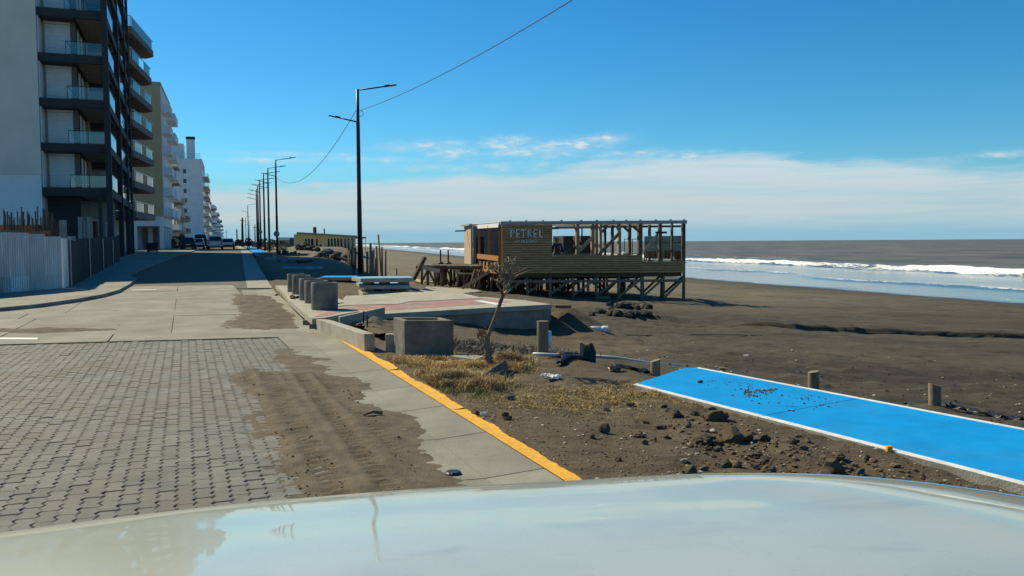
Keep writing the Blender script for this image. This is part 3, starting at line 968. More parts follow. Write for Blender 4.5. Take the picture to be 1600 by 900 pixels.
def nearest_block():
    p = D(178, 411, 54)
    F = frame((p.x, p.y, 0), NN * .79, TN)
    r = thing('apartment_building', 'tall apartment block with dark slab balconies and a blank grey side wall', 'building', (p.x, p.y, gz(p.x, p.y)), 'apartment blocks along the seafront road')
    st = 2.79; z1 = 5.25; nf = 7; top = z1 + st * nf; g = .3
    part(r, 'side_wall', (-24, -.35, 6.0), (-4.95, 24, top + .6), 'render_grey', F)
    part(r, 'lower_wall', (-24, -.30, g), (-4.98, 23.9, 5.995), 'render_white', F)
    part(r, 'core_wall', (-4.94, 6.2, g + .02), (-2.25, 23.5, top - .02), 'beige', F)
    part(r, 'core_wall', (-4.94, 1.30, 5.0), (-2.45, 6.1, top - .02), 'beige', F)
    for k in range(nf + 1):
        z = z1 + st * k
        part(r, 'floor_slab', (-4.93, -.12, z - .52), (-.02, 23.6, z), 'slab_dark', F)
        part(r, 'soffit', (-2.2, .12, z - .545), (-.3, 23.2, z - .523), 'soffit', F)
        if k == nf:
            continue
        # near side: roller shutter in a white frame, pier, curtained glass door round the corner
        sh = MB()
        for i in range(16):
            sh.box((-4.62, 1.20 + .012 * (i % 2), z + .10 + i * .125), (-2.78, 1.29, z + .10 + i * .125 + .118), F)
        sh.build('shutter', M['shutter'], r)
        part(r, 'shutter_box', (-4.66, 1.12, z + 2.12), (-2.74, 1.28, z + 2.24), 'render_white', F)
        part(r, 'pier', (-2.74, 1.08, z + .01), (-2.42, 1.32, z + 2.26), 'slab_taupe', F)
        part(r, 'side_panel', (-4.92, -.1, z + .01), (-4.84, 1.28, z + 2.26), 'render_white', F)
        for b0 in (1.7, 3.6, 8.5, 11.5, 15.5, 19):
            d = MB()
            d.box((-2.44, b0, z + .05), (-2.36, b0 + .08, z + 2.2), F).box((-2.44, b0 + 1.72, z + .05), (-2.36, b0 + 1.8, z + 2.2), F).box((-2.44, b0 + .09, z + 2.12), (-2.36, b0 + 1.71, z + 2.2), F)
            f = d.build('door_frame', M['dark_metal'], r)
            part(f, 'pane', (-2.43, b0 + .09, z + .06), (-2.40, b0 + 1.71, z + 2.11), 'curtain', F)
        part(r, 'partition', (-2.2, 7.2, z + .01), (-.6, 7.35, z + 2.24), 'beige', F)
        part(r, 'lintel', (-2.2, 7.0, z + 1.75), (-.3, 7.19, z + 2.24), 'slab_dark', F)
        # rails
        ra = MB().box((-2.95, -.06, z + .80), (-.3, -.01, z + .84), F).box((-2.99, -.06, z + .0), (-2.95, -.01, z + .84), F).box((-1.6, -.06, z + .0), (-1.56, -.01, z + .80), F).beam(F @ Vector((-2.9, .0, z + .80)), F @ Vector((-2.3, 1.1, z + .15)), .04, .04)
        ra = ra.build('railing', M['dark_metal'], r)
        part(ra, 'glass_panel', (-2.94, -.045, z + .06), (-1.61, -.03, z + .79), 'rail_glass', F)
        part(ra, 'glass_panel', (-1.55, -.045, z + .06), (-.31, -.03, z + .79), 'rail_glass', F)
        for b0, b1 in ((.8, 6.0), (11.0, 16.5), (19.2, 22.6)):
            rb = MB().box((-.10, b0, z + .98), (-.04, b1, z + 1.02), F).build('railing', M['dark_metal'], r)
            part(rb, 'glass_panel', (-.085, b0, z + .06), (-.06, b1, z + .97), 'rail_glass', F)
    part(r, 'parapet', (-4.92, -.1, top + .01), (-.05, 23.5, top + .85), 'slab_dark', F)
    for b in (-.30, 9.6, 17.6, 23.0):
        part(r, 'column', (-.36, b, g), (.07, b + .5, top + .9), 'slab_dark', F)
    for b in (-.30,):
        part(r, 'column', (-1.0, b + .02, g), (-.72, b + .25, 4.7), 'slab_dark', F)
    # ground floor: dark recess, beige end wall with two windows
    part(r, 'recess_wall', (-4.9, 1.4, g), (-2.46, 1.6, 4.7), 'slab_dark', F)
    part(r, 'recess_sign', (-4.0, 1.30, g + 1.2), (-2.9, 1.39, g + 1.9), 'facade_grey', F)
    part(r, 'end_wall', (-2.44, 6.6, g), (-.4, 6.8, 4.7), 'beige', F)
    window(r, F, -2.3, -1.7, 6.58, 0, 1.3, 3.4, 'b')
    window(r, F, -1.2, -.5, 6.58, 0, 1.3, 3.2, 'b')
nearest_block()

def taupe_block():
    p = D(224, 405, 79)
    F = frame((p.x, p.y, 0), NF, TF)
    r = thing('apartment_building', 'taupe block with wide slanting cantilevered balconies behind the dark block', 'building', (p.x, p.y, gz(p.x, p.y)), 'apartment blocks along the seafront road')
    part(r, 'wall', (-16, .4, .7), (-3.0, 15, 21.2), 'slab_taupe', F)
    part(r, 'lower_wall', (-16, .2, .7), (-2.6, 14, 4.0), 'beige', F)
    for k in range(7):
        z = 4.15 + 2.87 * k
        dn, fa = (0.0, .35) if k < 6 else (.1, .6)
        poly = [(-6, 0), (-.55 + dn, 0), (fa, 10.5), (fa - .8, 11.6), (-6, 11.6)]
        pts = [F @ Vector((a, b, 0)) for a, b in poly]
        MB().prism([(q.x, q.y) for q in pts], z, z + .62).build('balcony_slab', M['slab_taupe'], r)
        part(r, 'soffit_beam', (-5.5, 2.5, z - .10), (-.6, 2.8, z - .004), 'slab_dark', F)
        if k < 6:
            for b0 in (1.5, 5.5):
                f = part(r, 'door_frame', (-3.0, b0, z + .66), (-2.94, b0 + 2.4, z + 2.7), 'dark_metal', F)
                part(f, 'pane', (-2.97, b0 + .1, z + .72), (-2.925, b0 + 2.3, z + 2.62), 'dark_window', F)
        zz = z + .62
        ra = MB().beam(F @ Vector((-5.9, .06, zz + .95)), F @ Vector((-.6 + dn, .06, zz + .95)), .06, .06).beam(F @ Vector((-.6 + dn, .06, zz)), F @ Vector((-.6 + dn, .06, zz + .95)), .06, .06)
        ra.beam(F @ Vector((-.58 + dn, .1, zz + .95)), F @ Vector((fa - .05, 10.4, zz + .95)), .06, .06)
        ra = ra.build('railing', M['steel'], r)
        MB().beam(F @ Vector((-5.9, .07, zz + .45)), F @ Vector((-.65 + dn, .07, zz + .45)), .015, .86).build('glass_panel', M['rail_glass'], ra)
        for t0, t1 in ((.06, .40), (.62, .94)) if k < 6 else ((.03, .97),):
            A = Vector((-.58 + dn, .1, zz + .45)); B = Vector((fa - .05, 10.4, zz + .45))
            MB().beam(F @ A.lerp(B, t0), F @ A.lerp(B, t1), .015, .86).build('glass_panel', M['rail_glass'], ra)
taupe_block()

def balcony_stack(r, F, b0, b1, dep, z0, st, n, wallm, bal, gap=.0, rail='render_white'):
    for k in range(n):
        z = z0 + st * k
        part(r, 'balcony_slab', (.003, b0, z - .18), (dep, b1, z), wallm, F)
        part(r, 'balcony_front', (dep - .10, b0 + .003, z + .003), (dep - .003, b1 - .003, z + .95), bal, F)
        part(r, 'balcony_front', (.006, b0 + .003, z + .003), (dep - .103, b0 + .11, z + .95), bal, F)
        window(r, F, .0, 0, b0 + .5, b1 - .4, z + .25, z + 2.2, 'n')
def olive_block():
    p = D(257, 388, 114)
    F = frame((p.x, p.y, 0), NF, TF)
    r = thing('apartment_building', 'olive green side wall of a high block above a white garage storey', 'building', (p.x, p.y, gz(p.x, p.y)), 'apartment blocks along the seafront road')
    top = 23.3
    part(r, 'side_wall', (-24, 0, 5.4), (0, 18, top), 'olive', F)
    part(r, 'street_wall', (.003, .25, 5.4), (.06, 17.9, top - .1), 'render_white', F)
    part(r, 'lower_wall', (-24, .02, 4.1), (-.02, 17.9, 5.397), 'render_white', F)
    part(r, 'lower_wall', (-24, 3.5, .8), (-.4, 17.8, 4.097), 'facade_grey', F)
    for a in (-3.9, -.55, -8.2, -12.8):
        part(r, 'pillar', (a, .04, .7), (a + .52, .6, 4.097), 'render_white', F)
    for b in (4.5, 9, 13.5, 17.2):
        part(r, 'pillar', (-.5, b, .7), (-.03, b + .5, 4.097), 'render_white', F)
    for a in (-3.0, -2.3, -1.6):
        part(r, 'garage_panel', (a, 3.3, .9), (a + .6, 3.49, 3.9), 'slab_taupe' if a != -2.3 else 'curtain', F)
    balcony_stack(r, F, 1.2, 6.0, 1.15, 5.6, 2.85, 6, 'render_white', 'render_white')
    balcony_stack(r, F, 9.5, 16.5, 1.25, 5.6, 2.85, 6, 'render_white', 'render_white')
    part(r, 'roof_cap', (-24.05, -.05, top + .003), (.1, 18.05, top + .25), 'beige', F)
olive_block()

def generic_block(px, ybase, depth, ytop, length, back, label, wallm, bal, nb=2, dep=1.2, st=2.85, camw=0, extra=None):
    p = D(px, ybase, depth)
    zb_ = float(zroad(depth)) + .1
    top = D(px, ytop, depth).z
    F = frame((p.x, p.y, 0), NF, TF)
    r = thing('apartment_building', label, 'building', (p.x, p.y, zb_), 'apartment blocks along the seafront road')
    part(r, 'wall', (-back, 0, zb_ - .5), (0, length, top), wallm, F)
    n = max(1, int((top - zb_ - 2.6) / st))
    seg = length / nb
    for i in range(nb):
        balcony_stack(r, F, i * seg + .4, (i + 1) * seg - .7, dep, zb_ + 3.2, st, n, wallm, bal)
    for k in range(n if camw else 0):
        z = zb_ + 3.9 + st * k
        window(r, F, -camw - 1.0, -camw, -.0, 0, z, z + 1.35, 'b')
    if extra:
        extra(r, F, top, zb_)
    return r
generic_block(268.5, 388, 150, 236, 10, 9, 'narrow pale high block just past the olive wall', 'facade_grey', 'render_white', 1, 1.3)
generic_block(271, 388, 163, 292, 14, 9, 'beige block with rounded heavy balconies beside the olive wall', 'beige', 'beige', 2, 1.7)
generic_block(283, 388, 190, 318, 14, 9, 'lower brown block with overhanging upper floors before the white tower', 'beige', 'slab_taupe', 2, 1.6)
def tower_extra(r, F, top, zb_):
    part(r, 'penthouse', (-11.5, 3, top + .003), (-5, 12, top + 4.6), 'render_white', F)
    part(r, 'penthouse', (-15, 3, top + .003), (-11.6, 10, top + 6.3), 'facade_grey', F)
    ch = part(r, 'chimney', (-4.3, 4, top + .003), (-2.0, 6, top + 6.0), 'render_white', F)
    part(ch, 'chimney_cap', (-4.4, 3.9, top + 6.003), (-1.9, 6.1, top + 6.8), 'slab_dark', F)
    ra = part(r, 'railing', (-9.6, .1, top + 1.5), (-.3, .16, top + 1.58), 'steel', F)
    part(ra, 'glass_panel', (-9.6, .11, top + .1), (-.3, .14, top + 1.49), 'rail_glass', F)
generic_block(319, 388, 245, 248, 26, 30, 'white apartment tower with small side windows and a rooftop chimney', 'render_white', 'rail_glass', 3, 1.6, camw=4.3, extra=tower_extra)
def dark_top(r, F, top, zb_):
    part(r, 'rooftop_block', (-8, .5, top + .003), (-.5, 8, top + 5.6), 'slab_dark', F)
generic_block(331.5, 388, 330, 315, 22, 25, 'pale high block with a dark rooftop block beyond the white tower', 'facade_grey', 'render_white', 2, 1.8, extra=dark_top)
generic_block(336.5, 387, 400, 320, 30, 25, 'far pale block with stacked white balconies', 'facade_grey', 'render_white', 3, 2.0)
generic_block(341, 386, 520, 333, 40, 25, 'farthest but one block of the seafront row', 'facade_grey', 'render_white', 3, 2.4)
generic_block(344.5, 386, 680, 346, 40, 25, 'farthest low block at the end of the seafront row', 'facade_grey', 'render_white', 2, 2.4)

# ------------------------------------------------------------------ fence of the building plot
def corrugated(p, q, z0, z1, n, lean=0.0, amp=.036, jit=0.0):
    p, q = Vector(p), Vector(q)
    d = q - p; s = Vector((d.y, -d.x, 0)).normalized()
    mb = MB(); V = []
    m = n * 6
    for i in range(m + 1):
        c = p + d * (i / m) + s * (amp * math.sin(2 * math.pi * i / 6))
        V.append((c.x, c.y, z0)); V.append((c.x + lean * d.normalized().x, c.y + lean * d.normalized().y, z1))
    th = s * .006
    V2 = [(x + th.x, y + th.y, z) for x, y, z in V]
    o = len(V)
    Fc = [(2 * i, 2 * i + 2, 2 * i + 3, 2 * i + 1) for i in range(m)] + [(o + 2 * i, o + 2 * i + 1, o + 2 * i + 3, o + 2 * i + 2) for i in range(m)]
    Fc += [(2 * i + 1, 2 * i + 3, o + 2 * i + 3, o + 2 * i + 1) for i in range(m)]
    return mb.add(V + V2, Fc)
def site_fence():
    a = P(-260, 476, .16); b = P(97, 452, .16); c = P(108, 450.5, .16)
    r = thing('metal_fence', 'fence of pale corrugated zinc sheets around the building plot', 'fence', (b.x, b.y, .16))
    d = (b - a); L_ = d.length; n = 11
    for i in range(n):
        s0, s1 = a + d * (i / n), a + d * ((i + 1.04) / n)
        off = Vector((-d.y, d.x, 0)).normalized() * (.02 * (i % 2))
        top = 1.90 if i < n - 2 else (1.86 if i == n - 2 else 1.78)
        corrugated(s0 + off, s1 + off, .12, .16 + top + random.uniform(-.03, .03), 8, random.uniform(-.03, .03)).build('corrugated_sheet', M['zinc'], r, recalc=False)
        if i > 3:
            corrugated(s0 - off * .5 + Vector((0, -.012, 0)), s1 - off * .5 + Vector((0, -.012, 0)), .10, .62 + random.uniform(-.04, .04), 8).build('corrugated_sheet', M['zinc'], r, recalc=False)
    corrugated(b + (c - b) * .1, c, .12, 1.86, 4).build('corrugated_sheet', M['zinc'], r, recalc=False)
    MB().beam(a + Vector((0, .1, 1.93)), b + Vector((-.4, .1, 1.90)), .05, .08).build('top_rail', M['wood_old'], r)
    e = D(187, 411, 53.0); e.z = float(zroad(53)) + .1
    r2 = thing('metal_fence', 'dark corrugated fence running along the pavement to the apartment block', 'fence', (c.x, c.y, .16))
    d = e - c; n = 20
    for i in range(n):
        s0, s1 = c + d * (i / n), c + d * ((i + 1.03) / n)
        z0 = float(zroad(s0.y)) + .1
        corrugated(s0, s1, z0, z0 + 1.60 + random.uniform(-.04, .06), 8).build('corrugated_sheet', M['dark_sheet'], r2, recalc=False)
    for i in (0, 5, 10, 15):
        s0 = c + d * (i / n) + NN * .06
        MB().box((s0.x - .03, s0.y - .03, .1), (s0.x + .03, s0.y + .03, 1.9)).build('post', M['steel'], r2)
    # bars, posts and bricks standing behind the sheets
    k = 0
    for (px0, px1, n, yt) in ((3, 88, 34, 322), (77, 90, 7, 338)):
        for i in range(n):
            px = px0 + (px1 - px0) * (i + random.uniform(.1, .9)) / n
            p = D(px, 400, 31.5 + random.uniform(0, 2))
            t = D(px + random.uniform(-2, 2), yt + random.uniform(0, 22), p.y)
            o = MB().tube([(p.x, p.y, .1), (t.x, t.y, t.z)], random.choice((.014, .018, .024, .034)), 6).build('wooden_pole', M['wood_old'], None)
            tag(o, 'thin upright dark pole standing behind the zinc fence', 'pole', 'poles standing behind the zinc fence')
    for (px, y0, w, yt, lab) in ((100, 368, .20, 344, 'pale concrete post behind the corner of the zinc fence'), (128, 372, .20, 339, 'taller left concrete post behind the dark fence'),
                                 (134, 372, .09, 345, 'thin middle concrete post behind the dark fence'), (141.5, 372, .18, 339, 'right concrete post of the three behind the dark fence')):
        dp_ = 33.0 if px < 110 else 43.0
        p = D(px, 400, dp_); t = D(px, yt, dp_)
        o = MB().box((p.x - w / 2, p.y - w / 2, .1), (p.x + w / 2, p.y + w / 2, t.z)).build('concrete_post', M['concrete_new'], None, bevel=.01)
        tag(o, lab, 'post')
    p = D(28, 400, 33.0)
    r3 = thing('brick_stack', 'orange hollow brick stack peeking over the zinc fence', 'bricks', (p.x, p.y, .1))
    mb_mat = mat('orange_brick', (.42, .17, .07), .9, .3, 8, rand=.2)
    for row in range(10):
        for i in range(8):
            x = p.x - 1.3 + i * .345 + (.1 if row % 2 else 0)
            if row > 8 and i > 5: continue
            MB().box((x, p.y, .1 + row * .235), (x + .33, p.y + .8, .1 + row * .235 + .225)).build('brick', mb_mat, r3)
site_fence()
# waste skip and low things on the lit stretch of pavement
def skip_bin():
    p = D(238.5, 397, 76); z = float(zroad(p.y)) + .14
    r = thing('waste_bin', 'dark waste container at the kerb before the taupe block', 'bin', (p.x, p.y, z))
    F = frame((p.x, p.y, z), NF, TF)
    MB().add([F @ Vector(v) for v in ((-.45, -.3, .15), (.45, -.3, .15), (.45, .5, .15), (-.45, .5, .15), (-.55, -.4, .85), (.55, -.4, .85), (.55, .6, .85), (-.55, .6, .85))],
             [(0, 3, 2, 1), (4, 5, 6, 7), (0, 1, 5, 4), (1, 2, 6, 5), (2, 3, 7, 6), (3, 0, 4, 7)]).build('body', M['dark_sheet'], r)
    MB().box((-.58, -.43, .853), (.58, .63, .92), F).build('lid', M['dark_metal'], r)
    for a in (-.4, .32):
        MB().box((a, -.28, 0), (a + .08, -.2, .147), F).build('leg', M['dark_metal'], r)
        MB().box((a, .4, 0), (a + .08, .48, .147), F).build('leg', M['dark_metal'], r)
skip_bin()

# ------------------------------------------------------------------ street lamps, poles, cable
def make_lamp():
    r = thing('street_lamp', 'nearest and largest two armed street lamp standing among the broken slabs', 'street lamp', (0, 0, 0), 'street lamps along the seafront')
    hgt = 8.45
    MB().lathe([(0, 0), (.16, 0), (.16, .03), (.10, .05), (0, .05)], n=12).build('base_plate', M['lamp_metal'], r)
    MB().tube([(0, 0, .03), (0, 0, 3.4), (0, 0, 3.45), (0, 0, hgt - 1.5), (0, 0, hgt - 1.46), (0, 0, hgt)], [.115, .105, .095, .085, .075, .07], 12).build('pole', M['lamp_metal'], r, smooth=True)
    def arm(sgn, z, ln, rise, yaw):
        dx, dy = math.cos(yaw) * sgn, math.sin(yaw) * sgn
        A = Vector((0, 0, z)); B = Vector((dx * ln, dy * ln, z + rise))
        MB().tube([A, B], [.034, .03], 8).build('arm', M['lamp_metal'], r, smooth=True)
        dv = (B - A).normalized(); sd = Vector((-dy, dx, 0))
        h = MB()
        C0 = B - dv * .12; C1 = B + dv * .42
        h.beam(C0, C1, .17, .045)
        h.beam(C0 + Vector((0, 0, .035)), C0.lerp(C1, .42) + Vector((0, 0, .035)), .12, .05)
        h = h.build('lamp_head', M['lamp_metal'], r)
        MB().beam(C0.lerp(C1, .45) - Vector((0, 0, .028)), C1 - dv * .04 - Vector((0, 0, .028)), .12, .008).build('lens', M['steel'], h)
    arm(1, hgt - .04, 1.35, .20, .10)
    arm(-1, hgt - 1.48, .92, .22, -.05)
    return r
lamp = make_lamp()
def zg(x, y):
    return gz(x, y)
LAMPS = []
def place_lamp(src, px, py_top, yb_guess, label, first=False):
    """set a lamp so that its top is at the pixel, standing on the ground"""
    best = None
    for dpt in np.linspace(25, 420, 1600):
        t = D(px, py_top, float(dpt))
        b = zg(t.x, t.y)
        e = abs(t.z - b - 8.45)
        if best is None or e < best[0]:
            best = (e, t.x, t.y, b)
    o = src if first else copy_tree(src)
    o.location = (best[1], best[2], best[3] - .03)
    o['label'] = label
    LAMPS.append(o)
    return o
place_lamp(lamp, 558.5, 138.5, 0, 'nearest and largest two armed street lamp standing among the broken slabs', True)
lamp2 = place_lamp(lamp, 430.4, 249, 0, 'second nearest street lamp, carrying the round traffic sign')
for (px, py, lab) in ((418.2, 262, 'third nearest street lamp, just left of the one with the sign'), (411.4, 270.4, 'fourth nearest street lamp in the tight row'),
                      (405.3, 280.7, 'fifth nearest street lamp in the tight row'), (402.3, 287.5, 'sixth nearest street lamp in the tight row'),
                      (400.2, 294.9, 'leftmost street lamp of the tight row, seventh nearest'), (387, 319.8, 'street lamp directly above the walker in red'),
                      (383.6, 338.6, 'far street lamp just left of the walker in red'), (389.3, 345, 'far street lamp with a right arm behind the walker in red')):
    place_lamp(lamp, px, py, 0, lab)

# ordinary poles far down the road
for (px, yt, yb, dpt, rr, lab, mt) in ((378.3, 340, 389, 190, .28, 'thick dark far pole left of the walker in red', 'lamp_metal'), (370, 358, 389, 260, .22, 'short dark far pole at the end of the road', 'lamp_metal'),
                                       (398, 351, 388, 190, .16, 'grey green far pole between the walker and the lamp row', 'concrete_wall'), (353.5, 360, 385, 300, .08, 'thin far pole above the parked cars', 'lamp_metal')):
    t = D(px, yt, dpt); z0 = zg(t.x, t.y)
    o = thing('utility_pole', lab, 'pole', (t.x, t.y, z0))
    MB().tube([(t.x, t.y, z0 - .2), (t.x, t.y, t.z)], [rr * 1.15, rr * .75], 8).build('shaft', M[mt], o, smooth=True)
    MB().box((t.x - .5, t.y - .06, t.z - .7), (t.x + .5, t.y + .06, t.z - .58)).build('crossarm', M[mt], o)

def traffic_sign(px, py, src, rad, label, dz):
    lx, ly, lz = src.location
    c = D(px, py, ly - .16); c = Vector((lx, ly - .145, c.z))
    r = thing('traffic_sign', label, 'sign', (c.x, c.y, c.z))
    def disc(r0, r1, y0, n=28):
        mb = MB(); V = []
        for k in range(n):
            a = 2 * math.pi * k / n
            V.append((c.x + r1 * math.cos(a), c.y + y0, c.z + r1 * math.sin(a)))
        if r0 == 0:
            V2 = [(x, y + .012, z) for x, y, z in V]
            return mb.add(V + V2, [tuple(range(n)), tuple(range(2 * n - 1, n - 1, -1))] + [(i, n + i, n + (i + 1) % n, (i + 1) % n) for i in range(n)])
        V2 = [(c.x + r0 * math.cos(2 * math.pi * k / n), c.y + y0, c.z + r0 * math.sin(2 * math.pi * k / n)) for k in range(n)]
        return mb.add(V + V2, [(i, (i + 1) % n, n + (i + 1) % n, n + i) for i in range(n)])
    disc(0, rad, 0).build('plate', M['white_paint'], r)
    disc(rad * .80, rad * .985, -.004).build('rim', M['dark_metal'], r)
    e = MB()
    u = rad * .5
    for a in ((-u * .7, -u, -u * .35, u), (-u * .34, u * .62, u * .7, u), (-u * .34, -.18 * u, u * .5, .2 * u), (-u * .34, -u, u * .7, -u * .62)):
        e.box((c.x + a[0], c.y - .006, c.z + a[1]), (c.x + a[2], c.y - .003, c.z + a[3]))
    e.beam((c.x - u * 1.05, c.y - .008, c.z + u * 1.05), (c.x + u * 1.05, c.y - .008, c.z - u * 1.05), .004, rad * .14, Vector((0, 0, 1)))
    e.build('letter', M['dark_metal'], r)
    MB().box((c.x - .05, c.y + .014, c.z - .04), (c.x + .05, c.y + .06, c.z + .04)).build('clamp', M['lamp_metal'], r)
traffic_sign(432, 365.5, lamp2, .27, 'round white no parking sign on the pole of the second lamp', 0)
traffic_sign(404, 362, LAMPS[4], .26, 'small far sign plate in the tight row of lamps', 0)

def cable(p, q, sag, label, n=40, rad=.011):
    p, q = Vector(p), Vector(q)
    pts = []
    for i in range(n + 1):
        t = i / n
        c = p.lerp(q, t); c.z -= 4 * sag * t * (1 - t)
        pts.append(c)
    o = MB().tube(pts, rad, 6).build('overhead_cable', M['rubber'], None, smooth=True)
    tag(o, label, 'cable')
L1, L2 = LAMPS[0].location, LAMPS[1].location
a1 = Vector((L1[0] + .09, L1[1] - .02, D(562, 173, L1[1]).z))
cable(a1, (14.5, -9.0, 10.4), 1.5, 'black cable sweeping from the nearest lamp up over the camera')
cable((L1[0] - .09, L1[1], a1.z), (L2[0] + .09, L2[1], D(433, 278, L2[1]).z), 1.55, 'black cable sagging between the two nearest lamps', rad=.014)
lp = [Vector((a1.x + .03 + .13 * math.sin(t * 6.28), a1.y, a1.z - .13 + .13 * math.cos(t * 6.28))) for t in np.linspace(0, .93, 18)]
tag(MB().tube(lp, .012, 6).build('cable_loop', M['rubber'], None, smooth=True), 'small loop of spare cable on the nearest lamp pole', 'cable')

# ------------------------------------------------------------------ parked cars far down the road (seen from behind)
def make_car(kind, name, label, body, glassm='dark_window', w=1.82, h=1.75, ln=4.7):
    r = thing(name, label, 'car', (0, 0, 0), 'cars parked at the roadside')
    hw = w / 2
    def loft(sections):                               # (y, [(halfwidth, z) ...])
        mb = MB(); m = len(sections[0][1]); V = []
        for y, pr in sections:
            V += [(-a, y, z) for a, z in pr] + [(a, y, z) for a, z in pr[::-1]]
        k = 2 * m; Fc = []
        for i in range(len(sections) - 1):
            for j in range(k):
                Fc.append((i * k + j, i * k + (j + 1) % k, (i + 1) * k + (j + 1) % k, (i + 1) * k + j))
        Fc += [tuple(range(k - 1, -1, -1)), tuple((len(sections) - 1) * k + j for j in range(k))]
        return mb.add(V, Fc)
    belt = h * .58
    lo = [(hw * .90, .38), (hw * .99, .62), (hw, belt * .8), (hw * .95, belt)]
    sc = lambda s, dz=0: [(a * s, z + dz) for a, z in lo]
    loft([(0, sc(.95, .02)), (.12, sc(.99)), (ln * .5, sc(1)), (ln * .78, sc(.99, -.03)), (ln * .97, sc(.92, -.10)), (ln, sc(.86, -.14))]).build('body', body, r, smooth=False, bevel=.03)
    y0, y1 = (1.75, 3.35) if kind == 'pickup' else ((.10, 3.2) if kind != 'hatch' else (.30, 3.0))
    cab = lambda s, dz: [(hw * .93 * s, belt + .003), (hw * .90 * s, belt + .2), (hw * .78 * s, h - .06 + dz), (hw * .70 * s, h + dz)]
    flat = [(hw * .93, belt + .003), (hw * .925, belt + .006), (hw * .92, belt + .009), (hw * .915, belt + .012)]
    loft([(y0, flat), (y0 + .35, cab(.98, -.02)), (y0 + 1.0, cab(1, 0)), (y1 - .75, cab(1, -.02)), (y1 + .1, flat)]).build('cabin', body, r, bevel=.02)
    def pane(nm, c):
        mb = MB().add(c + [tuple(Vector(p) + Vector((0, -.012, .004))) for p in c], [(0, 1, 2, 3), (7, 6, 5, 4), (0, 4, 5, 1), (1, 5, 6, 2), (2, 6, 7, 3), (3, 7, 4, 0)])
        mb.build(nm, M[glassm], r)
    zt, zb_ = h - .14, belt + .10
    yb, yt = y0 + .35 * (zb_ - belt) / (h - belt) - .02, y0 + .35 * (zt - belt) / (h - belt) - .02
    pane('rear_window', [(-hw * .80, yb, zb_), (hw * .80, yb, zb_), (hw * .66, yt, zt), (-hw * .66, yt, zt)])
    for s in (-1, 1):
        x0, x1 = s * hw * .932, s * hw * .825
        c = [(x0, y0 + .5, zb_), (x0, y1 - .35, zb_), (x1, y1 - .85, zt), (x1, y0 + .7, zt)]
        MB().add(c + [(x + s * .01, y, z) for x, y, z in c], [(0, 1, 2, 3), (7, 6, 5, 4), (0, 4, 5, 1), (1, 5, 6, 2), (2, 6, 7, 3), (3, 7, 4, 0)]).build('side_window', M[glassm], r)
        MB().box((s * hw * .80 - .10, -.02, belt * .70), (s * hw * .80 + .10, .06, belt * .96)).build('tail_light', M['tail'], r, bevel=.01)
        for y in (.85, ln - .95):
            wl = MB().tube([(s * (hw - .23), y, .34), (s * (hw - .01), y, .34)], .34, 16).build('wheel', M['rubber'], r)
            MB().tube([(s * (hw - .02), y, .34), (s * (hw + .004), y, .34)], .2, 12).build('rim', M['steel'], wl)
        MB().box((s * (hw + .02) - .10, ln * .66, belt - .02), (s * (hw + .02) + .10, ln * .66 + .1, belt + .14)).build('mirror', M['dark_metal'], r)
    MB().box((-hw * .93, -.09, .42), (hw * .93, .05, .60)).build('bumper', M['dark_metal'] if kind != 'pickup' else M['steel'], r, bevel=.03)
    MB().box((-.26, -.025, belt * .62), (.26, -.005, belt * .62 + .13)).build('number_plate', M['white_paint'], r)
    if kind == 'pickup':
        MB().box((-hw * .80, .16, belt + .003), (hw * .80, 1.72, belt + .02)).build('bed_liner', M['rubber'], r)
    return r
M['tail'] = mat('tail_light', (.25, .01, .01), .25, .1, 3)
M['car_black'] = mat('black_car_paint', (.012, .012, .014), .3, .1, 2, coat=1)
M['car_silver'] = mat('silver_car_paint', (.42, .44, .46), .35, .08, 2, coat=1, metal=.2)
M['car_white'] = mat('white_car_paint', (.62, .63, .62), .35, .06, 2, coat=1)
for (kind, nm, lab, m, px, dpt, w, h, ln) in (('suv', 'parked_car', 'black estate car parked leftmost, its back to the camera', 'car_black', 294, 108, 1.86, 1.62, 4.6),
                                             ('hatch', 'parked_car', 'silver car half hidden behind the black estate car', 'car_silver', 309, 116, 1.75, 1.55, 4.2),
                                             ('suv', 'parked_van', 'dark van between the silver car and the pickup', 'car_black', 313.5, 124, 1.95, 2.15, 5.0),
                                             ('pickup', 'parked_pickup', 'silver pickup truck parked third in the road', 'car_silver', 336.5, 108, 1.92, 1.80, 5.2),
                                             ('hatch', 'parked_car', 'pale hatchback parked rightmost beside the pickup', 'car_white', 356, 111, 1.78, 1.48, 4.2)):
    c = make_car(kind, nm, lab, M[m], w=w, h=h, ln=ln)
    p = D(px, 388, dpt)
    c.location = (p.x, p.y, float(zroad(p.y)) + .02)
    c.rotation_euler = (0, 0, .33)

